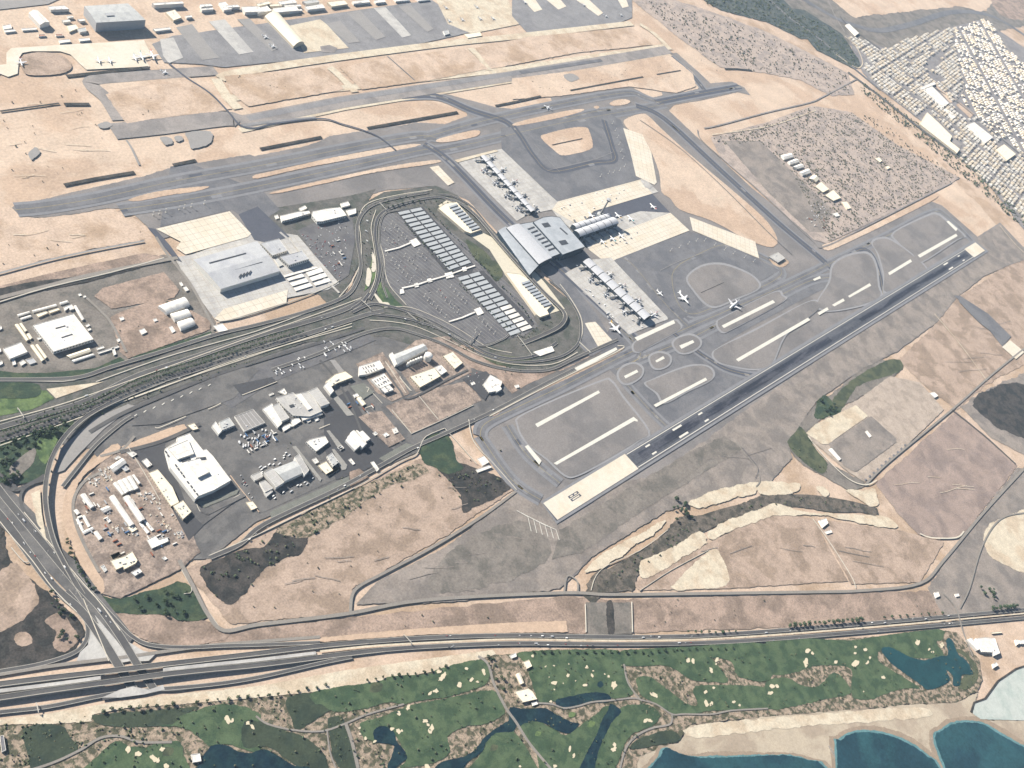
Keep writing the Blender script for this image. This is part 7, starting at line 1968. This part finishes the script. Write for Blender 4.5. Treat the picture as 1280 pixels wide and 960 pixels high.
# ---------------------------------------------------------------- the white town
TW_M = [mat('town_white_render', (0.7, 0.67, 0.61), 0.12, (40, 5)), mat('town_cream_render', (0.68, 0.6, 0.48), 0.12, (40, 5)), mat('town_court', D(196, 186, 176), 0.2, (12, 4))]
def house_geo(seed):
    """a flat-roofed villa with parapets, a stair house on its roof, a carport and a yard wall: (verts, faces, material per face)"""
    rn = random.Random(seed)
    vs, fs, mi = [], [], []
    def box(x0, x1, y0, y1, z0, z1, m, bottom=False):
        i = len(vs)
        vs.extend([(x, y, z) for z in (z0, z1) for y in (y0, y1) for x in (x0, x1)])
        f = [(4, 5, 7, 6), (0, 1, 5, 4), (2, 6, 7, 3), (0, 4, 6, 2), (1, 3, 7, 5)]
        fs.extend([tuple(i + k for k in q) for q in f])
        mi.extend([m] * 5)
    W, Dp = rn.uniform(16, 21), rn.uniform(14, 19)
    h = rn.uniform(8, 12)
    box(-W / 2, W / 2, -Dp / 2, Dp / 2, 0, h, 0)
    box(-W / 2, W / 2, -Dp / 2, -Dp / 2 + 0.5, h + .002, h + 1, 0)
    box(-W / 2, W / 2, Dp / 2 - 0.5, Dp / 2, h + .002, h + 1, 0)
    sx = rn.uniform(-W / 3, W / 4)
    box(sx, sx + 5, -2, 3.5, h + .003, h + 3, 1 if rn.random() < .4 else 0)
    if rn.random() < 0.6:
        a = rn.choice((-1, 1))
        box(a * W / 2 - (0 if a > 0 else 4), a * W / 2 + (4 if a > 0 else 0), -Dp / 3, Dp / 4, 0, h * rn.uniform(.4, .7), 0)
    X, Y = 12.5, 11.5
    for x0, x1, y0, y1 in ((-X, X, -Y, -Y + .5), (-X, X, Y - .5, Y), (-X, -X + .5, -Y + .5, Y - .5), (X - .5, X, -Y + .5, Y - .5)):
        box(x0, x1, y0, y1, 0, 2.2, 0)
    return vs, fs, mi
HG = [house_geo(k) for k in range(6)]
HM = []
for k, (vs, fs, mi) in enumerate(HG):
    for v in range(2):
        me = bpy.data.meshes.new('villa')
        me.from_pydata(vs, [], fs)
        for m in ((TW_M[0], TW_M[1], TW_M[2]) if v == 0 else (TW_M[1], TW_M[0], TW_M[2])):
            me.materials.append(m)
        me.polygons.foreach_set('material_index', mi)
        HM.append(me)
def town():
    rn = random.Random(3)
    O = G(1064, 35)
    U1 = (G(1180, 122) - O).normalized()
    V1 = Vector((U1.y, -U1.x, 0))
    poly = PT('1058,46 1082,52 1108,62 1132,50 1180,37 1206,34 1226,24 1240,30 1256,60 1290,90 1290,300 1268,262 1240,236 1210,208 1180,180 1150,152 1124,132 1100,112 1090,100 1078,86 1084,74')
    big = [PT('1146,148 1158,138 1190,166 1202,190 1198,196'), PT('1186,172 1206,178 1202,192 1190,180'), PT('1152,110 1168,104 1190,130 1176,134'), PT('1186,130 1200,124 1222,146 1208,150'), PT('1242,180 1258,170 1274,192 1258,206'), PT('1150,90 1160,72 1190,58 1184,66 1166,84'), PT('1206,152 1222,150 1244,174 1232,180')]
    roads = [path3(PT(s), 0, 5) for s in ('1050,20 1064,35 1120,75 1160,104 1200,130 1236,160 1290,205', '1118,100 1150,125 1190,155 1230,190', '1135,82 1150,68 1190,55 1186,30', '1195,125 1205,110 1200,85 1190,50', '1234,20 1260,60 1272,100 1290,150')]
    rp = [p for w in roads for a, b in zip(w, w[1:]) for p in (a, a.lerp(b, .33), a.lerp(b, .67))]
    spots = []
    zone = PT('1190,50 1200,85 1204,110 1196,124 1236,160 1295,205 1295,20 1200,20')
    U2 = (G(1262, 190) - G(1206, 80)).normalized()
    V2 = Vector((U2.y, -U2.x, 0))
    for i, j, z2 in [(i, j, z) for z in (0, 1) for i in range(-120, 260) for j in range(-110, 110)]:
        if j % 9 == 3 or z2 and i % 9 == 4:
            continue
        U, V = (U2, V2) if z2 else (U1, V1)
        for _ in (0,):
            v = j * (28 if z2 else 24) + (j // 2) * (24 if z2 else 17) + rn.uniform(-2.5, 2.5)
            u = i * (31 if z2 else 26) + rn.uniform(-2, 2) + (i // 8) * 14 + (j // 2) * 3.1
            p = O + U * u + V * v
            px = proj(p)
            if not (1050 < px[0] < 1290 and 15 < px[1] < 310) or not inside(px, poly) or inside(px, zone) != bool(z2) or any(inside(px, b) for b in big):
                continue
            if rn.random() < 0.13 or noise.noise(Vector((p.x / 260, p.y / 260, 0))) > 0.6:
                continue
            if min((p.x - q.x) ** 2 + (p.y - q.y) ** 2 for q in rp) < 17 ** 2:
                continue
            spots.append((p.length, p, rn.randrange(12), math.atan2(U.y, U.x) + rn.choice((0, math.pi / 2, math.pi, -math.pi / 2)) + rn.uniform(-.03, .03)))
    spots.sort(key=lambda q: q[0])
    near, far = spots[:298], spots[298:]
    for _, p, k, a in near:
        o = link('villa', HM[k])
        o.location = (p.x, p.y, 2.4)
        o.rotation_euler = (0, 0, a)
        tag(o, 'white flat roofed villa with yard wall in the near town rows', 'house', 'villas in the near rows of the town')
    vs, fs, mi = [], [], []
    for _, p, k, a in far:
        v0, f0, m0 = HG[k // 2]
        c, s = math.cos(a), math.sin(a)
        i = len(vs)
        vs += [(p.x + x * c - y * s, p.y + x * s + y * c, z + 2.4) for x, y, z in v0]
        fs += [tuple(i + q for q in f) for f in f0]
        mi += [(m + k % 2) % 2 for m in m0]
    o = mesh('villas', vs, fs, TW_M, None, mi)
    tag(o, 'dense white villas of the town beyond its near rows', None, None, 'stuff')
    return len(near), len(far)
CMI = CM.transposed()
def proj(p):
    v = CMI @ (Vector((p.x, p.y, p.z)) - Vector((0, 0, CAM_H)))
    return 640 + FPX * v.x / -v.z, 480 - FPX * v.y / -v.z
print('town', town())
ZTN = (1120, 100, 8)
for s, o, h, lab, rm in (
    ('240,440 312,322 420,420 560,560 540,610 640,690 610,730', ZTN, 12, 'long cream school complex beside the bypass', CREAM_ROOF),
    ('1000,692 1080,640 1200,740 1112,802', ZTN, 13, 'cream square hall in the lower town', CREAM_ROOF),
    ('700,452 780,420 972,570 892,632', ZTN, 11, 'long white terrace block beside the open lot', None),
    ('235,75 380,15 400,40 260,95', ZTN, 10, 'long white slab house above the vacant lot', None),
    ('270,95 360,60 530,230 460,275', ZTN, 9, 'white villa row along the vacant lot', None),
    ('470,290 510,280 600,370 570,385', ZTN, 9, 'narrow white row under the vacant lot', None),
    ('140,85 170,75 270,170 240,190', (1040, 20, 8), 10, 'long white building at the entrance of the town', None),
):
    bld(s, o, h, lab, rm, WALL_C if rm else WALL_W, units=3)
sheet('vacant_lot', '390,55 430,45 600,205 540,230', SAND_FAR, 7, 'pink vacant lot in the town', o=ZTN)
sheet('vacant_lot', '600,250 640,225 780,340 740,380', SAND, 7, 'second vacant lot in the town', o=ZTN)
sheet('school_court', '550,600 570,560 655,650 630,715', TAXI_PALE, 8, 'grey court of the school complex', o=ZTN)
sheet('school_court', '640,700 680,660 740,690 770,860 740,830', TAXI_PALE, 8, 'triangular grey yard below the school complex', o=ZTN)

# ---------------------------------------------------------------- vehicles
CARP = [mat('car_paint_' + n, c, 0.03, (9, 3), rough=0.3, spec=0.5) for n, c in (('white', (0.78, 0.78, 0.76)), ('silver', (0.5, 0.51, 0.52)), ('dark', (0.05, 0.05, 0.06)), ('red', (0.35, 0.04, 0.03)))]
TYRE = mat('tyre_rubber', (0.03, 0.03, 0.03), 0.1)
def car_mesh(paint, L=4.7, Wd=1.9, van=False):
    vs, fs, mi = [], [], []
    def hull(sec, m):
        """cross-section rings along x: (x, half width, z0, z1)"""
        i = len(vs)
        for x, hw, z0, z1 in sec:
            vs.extend([(x, -hw, z0), (x, hw, z0), (x, hw, z1), (x, -hw, z1)])
        for k in range(len(sec) - 1):
            a = i + 4 * k
            for q in range(4):
                fs.append((a + q, a + (q + 1) % 4, a + 4 + (q + 1) % 4, a + 4 + q))
                mi.append(m)
        fs.append((i, i + 3, i + 2, i + 1)); mi.append(m)
        a = i + 4 * (len(sec) - 1)
        fs.append((a, a + 1, a + 2, a + 3)); mi.append(m)
    h = L / 2
    w = Wd / 2
    if van:
        hull([(-h, w, 0.4, 2.6), (h * 0.55, w, 0.4, 2.6)], 0)
        hull([(h * 0.56, w * 0.96, 0.4, 2.2), (h * 0.8, w * 0.94, 0.4, 1.5), (h, w * 0.9, 0.4, 1.2)], 0)
    else:
        hull([(-h, w * 0.9, 0.4, 0.9), (-h * 0.9, w, 0.35, 1.0), (h * 0.5, w, 0.35, 0.98), (h * 0.95, w * 0.92, 0.35, 0.8), (h, w * 0.85, 0.4, 0.65)], 0)
        hull([(-h * 0.75, w * 0.85, 0.95, 1.0), (-h * 0.5, w * 0.8, 0.95, 1.45)], 1)
        hull([(-h * 0.5, w * 0.8, 0.95, 1.46), (h * 0.12, w * 0.78, 0.95, 1.45)], 0)
        hull([(h * 0.12, w * 0.8, 0.95, 1.44), (h * 0.45, w * 0.85, 0.95, 0.98)], 1)
    for x in (-h * 0.62, h * 0.62):
        for s in (-1, 1):
            i = len(vs)
            for y in (w * s * 1.01, w * s * 0.8):
                for k in range(6):
                    t = math.pi * k / 3
                    vs.append((x + 0.33 * math.cos(t), y, 0.33 + 0.33 * math.sin(t)))
            fs.append(tuple(i + k for k in range(6))); mi.append(2)
            for k in range(6):
                fs.append((i + k, i + (k + 1) % 6, i + 6 + (k + 1) % 6, i + 6 + k)); mi.append(2)
    me = bpy.data.meshes.new('van' if van else 'car')
    me.from_pydata(vs, [], fs)
    for m in (paint, GLASS, TYRE):
        me.materials.append(m)
    me.polygons.foreach_set('material_index', mi)
    return me
CARS = [(n, car_mesh(p)) for n, p in zip(('white', 'silver', 'dark', 'red'), CARP)]
VANS = [('white', car_mesh(CARP[0], 7.5, 2.6, True)), ('silver', car_mesh(CARP[1], 10, 2.8, True))]
CR = random.Random(21)
def car(p, ang, where, group, van=False, z=3.6, k=None):
    n, me = CR.choice(VANS) if van else CARS[k if k is not None else CR.choice((0, 0, 0, 1, 1, 2, 3))]
    o = link('parked_van' if van else 'car', me)
    o.location = (p.x, p.y, z)
    o.rotation_euler = (0, 0, ang)
    s = CR.uniform(1.0, 1.15)
    o.scale = (s, s, s)
    tag(o, '%s %s %s' % (n, 'van' if van else 'car', where), 'van' if van else 'car', group)
AX = 0.0
for poly, n, ang, wh, gr, van in (
    ('372,290 398,300 430,336 424,348 400,328', 55, 0.3, 'parked in the crowded lot beside the ring road', 'cars in the crowded lot', False),
    ('388,282 430,276 436,290 430,330 400,300', 45, 1.6, 'parked loosely in the middle of the crowded lot', 'cars in the crowded lot', False),
    ('405,428 438,428 440,440 405,446', 24, 1.57, 'standing in the rows of the parking field by the boulevard', 'vans in the parking field', True),
    ('335,462 380,446 384,460 340,474', 14, 1.57, 'standing in the lower parking field by the boulevard', 'vans in the lower parking field', True),
    ('318,588 360,564 364,572 322,598', 16, 0.2, 'parked behind the grey roofed depot', 'vans behind the depot', True),
    ('340,626 395,602 392,598 336,620', 10, 0.2, 'parked in front of the grey roofed depot', 'vans before the depot', True),
    ('292,548 330,535 344,548 306,566', 30, 0.9, 'standing in the busy yard below the square compound', 'trucks in the busy yard', True),
    ('302,592 320,626 314,628 298,598', 10, 0.3, 'parked along the reddish wall', 'cars along the reddish wall', False),
    ('580,468 600,462 606,478 590,482', 12, 0.9, 'parked at the office under the elevated road', 'cars at the office', False),
    ('1010,258 1034,254 1036,268 1016,274', 14, 0.4, 'parked at the foot of the scrub compound', 'vehicles of the scrub compound', True),
    ('478,280 500,278 515,300 500,310 482,320', 14, 0.1, 'parked in the open eastern car park', 'cars in the eastern car park', False),
    ('486,330 520,318 545,345 500,360', 16, 0.1, 'parked in the open middle car park', 'cars in the middle car park', False),
    ('515,372 560,356 590,390 560,402', 14, 0.1, 'parked in the open western car park', 'cars in the western car park', False),
):
    for q in rand_in(PT(poly), n, CR):
        car(G(*q), ang + CR.uniform(-.06, .06) + CR.choice((0, math.pi)), wh, gr, van, 3.0)
for px, n, wh, z in (
    ('540,796 640,795 760,797 960,790 1200,769', 14, 'driving on the inland highway carriageway', 4.5),
    ('560,808 640,805 760,806 960,800 1200,779', 14, 'driving on the seaward highway carriageway', 4.5),
    ('5,640 62,722 120,790', 6, 'driving on the western arterial carriageway', 5.1),
    ('20,638 95,724 140,782', 6, 'driving on the eastern arterial carriageway', 5.1),
    ('60,514 200,462 420,392', 5, 'driving on the upper boulevard carriageway', 4.5),
    ('60,532 200,480 420,408', 5, 'driving on the lower boulevard carriageway', 4.5),
    ('300,680 420,612 560,540 700,470', 6, 'driving on the cargo perimeter road', 4.5),
    ('500,396 560,418 620,447', 4, 'driving on the western ring road', 5.0),
):
    w = path3(PT(px), z, 5)
    for k in range(int(n * 1.7)):
        i = CR.randrange(len(w) - 1)
        p = w[i].lerp(w[i + 1], CR.random())
        d = w[i + 1] - w[i]
        nn = Vector((-d.y, d.x, 0)).normalized()
        car(p + nn * CR.choice((-2.2, 2.2)), math.atan2(d.y, d.x), wh, 'traffic ' + wh.split(' ', 1)[1], CR.random() < 0.25, z)
for x, y in ((458.7, 276.2), (457.6, 289), (458.6, 301.3)):
    p = G(x, y, 4.5)
    car(p, 1.9, 'standing on the ring road island, ' + {276.2: 'the farthest', 289: 'the middle one', 301.3: 'the nearest'}[y], 'coaches on the ring road island', True, 4.9)
# service vehicles on the aprons
for poly, n, wh in (('700,262 745,240 800,228 750,262 715,275', 14, 'on the apron between the piers'), ('745,300 780,285 810,290 770,312', 12, 'under the central pier'), ('600,205 660,262 668,268 640,262', 12, 'on the near side of the eastern pier'), ('716,345 770,395 790,412 760,400', 12, 'on the road side of the western pier')):
    for q in rand_in(PT(poly), n, CR):
        car(G(*q), CR.uniform(0, 3), 'working ' + wh, 'service vehicles ' + wh, True, 4.2)

for j, (p, q, ax, nn, s, nm, i) in enumerate(GATES):
    for k in range(2):
        r = q + nn * (s * CR.uniform(-16, 8)) + ax * CR.uniform(-26, 26)
        car(r, CR.uniform(0, 3), 'serving the gates of the %s pier' % nm, 'gate vehicles of the %s pier' % nm, True, 4.3)
def lamp_row(px, step, label, group, z):
    w = path3(PT(px), z, 4)
    acc = 0
    for a, b in zip(w, w[1:]):
        acc += (b - a).length
        if acc > step:
            acc = 0
            lamp(Vector((b.x, b.y, z)), label, group, 0.5)
lamp_row('640,799 760,800.5 860,799.5 960,794 1110,782 1300,765', 45, 'street lamp in the sandy strip of the coast highway', 'street lamps of the coast highway', 4.0)
lamp_row('30,648 95,742 140,800', 30, 'street lamp along the arterial road', 'street lamps of the arterial road', 4.0)

# ribbed containers in the yards
def container_mesh(m):
    vs, fs = [], []
    def bx(x0, x1, y0, y1, z0, z1):
        i = len(vs)
        vs.extend([(x, y, z) for z in (z0, z1) for y in (y0, y1) for x in (x0, x1)])
        fs.extend([tuple(i + k for k in q) for q in ((4, 5, 7, 6), (0, 1, 5, 4), (2, 6, 7, 3), (0, 4, 6, 2), (1, 3, 7, 5))])
    bx(-6, 6, -1.2, 1.2, 0.15, 2.6)
    for k in range(9):
        x = -5.6 + k * 1.4
        bx(x - .25, x + .25, -1.3, -1.21, 0.2, 2.55)
        bx(x - .25, x + .25, 1.21, 1.3, 0.2, 2.55)
    for y in (-1.1, 0.1):
        bx(6.01, 6.1, y, y + 1.0, 0.25, 2.5)
    return me_of('container', vs, fs, m)
CON = [('white', container_mesh(WHITE_ROOF)), ('blue', container_mesh(mat('container_blue', (0.08, 0.16, 0.3), 0.15))), ('rust red', container_mesh(mat('container_rust', (0.26, 0.1, 0.06), 0.2))), ('grey', container_mesh(WALL_G))]
for poly, n, wh in (('288,545 335,532 350,548 304,568', 22, 'in the busy yard below the square compound'), ('100,620 130,600 200,640 230,690 160,700 110,670', 34, 'on the soil of the walled works yard'), ('430,500 452,492 470,510 448,530', 8, 'beside the small cream hut'),
                    ('404,300 424,300 434,330 424,340', 12, 'in the crowded lot by the ring road'), ('1005,262 1030,270 1040,290 1010,284', 14, 'at the foot of the scrub compound')):
    for q in rand_in(PT(poly), n, CR):
        nm, me = CR.choice(CON + CON[:1])
        o = link('shipping_container', me)
        p = G(q[0], q[1], 3.4)
        o.location = (p.x, p.y, 3.4)
        o.rotation_euler = (0, 0, CR.choice((0.02, 1.57, 1.6, 0)))
        o.scale = (1.1, 1.2, 1.2)
        tag(o, nm + ' container standing ' + wh, 'container', 'containers ' + wh)
shrubs('shrubs', 'planted shrubs along the boulevard and the ring roads', [(s, None) for s in ('446,264 482,247 545,237 545,242 490,253 464,270', '452,300 462,300 470,330 462,350 455,330', '484,386 520,392 560,410 600,436 590,442 550,420 500,402', '594,302 616,330 630,350 612,350 592,320', '0,532 110,498 200,464 200,470 110,504 0,538', '0,556 110,516 200,484 330,444 330,450 200,492 110,524 0,566', '560,346 580,352 650,412 640,418', '505,276 520,284 566,338 556,342', '640,420 690,400 700,404 650,432', '610,452 650,457 690,455 690,462 640,470')], SHRUB_G, 0.004, 1.8, 3.6, 12, 3.2)
# ---------------------------------------------------------------- the hazy air over the plain
def haze():
    x0, x1, y0, y1, z0, z1 = -18500, 24500, -21500, 21500, -3.0, CAM_H + 60
    vs = [(x, y, z) for z in (z0, z1) for y in (y0, y1) for x in (x0, x1)]
    fs = [(0, 2, 3, 1), (4, 5, 7, 6), (0, 1, 5, 4), (2, 6, 7, 3), (0, 4, 6, 2), (1, 3, 7, 5)]
    m = bpy.data.materials.new('haze_air')
    m.use_nodes = True
    t = m.node_tree
    t.nodes.clear()
    o = t.nodes.new('ShaderNodeOutputMaterial')
    v = t.nodes.new('ShaderNodeVolumePrincipled')
    v.inputs['Color'].default_value = (0.52, 0.74, 1.0, 1)
    v.inputs['Absorption Color'].default_value = (1, 1, 1, 1)
    v.inputs['Density'].default_value = HAZE
    v.inputs['Anisotropy'].default_value = 0.2
    t.links.new(v.outputs[0], o.inputs['Volume'])
    tag(mesh('haze', vs, fs, m), 'pale dry haze in the air over the whole plain', None, None, 'stuff')
HAZE = 1.6e-5
haze()
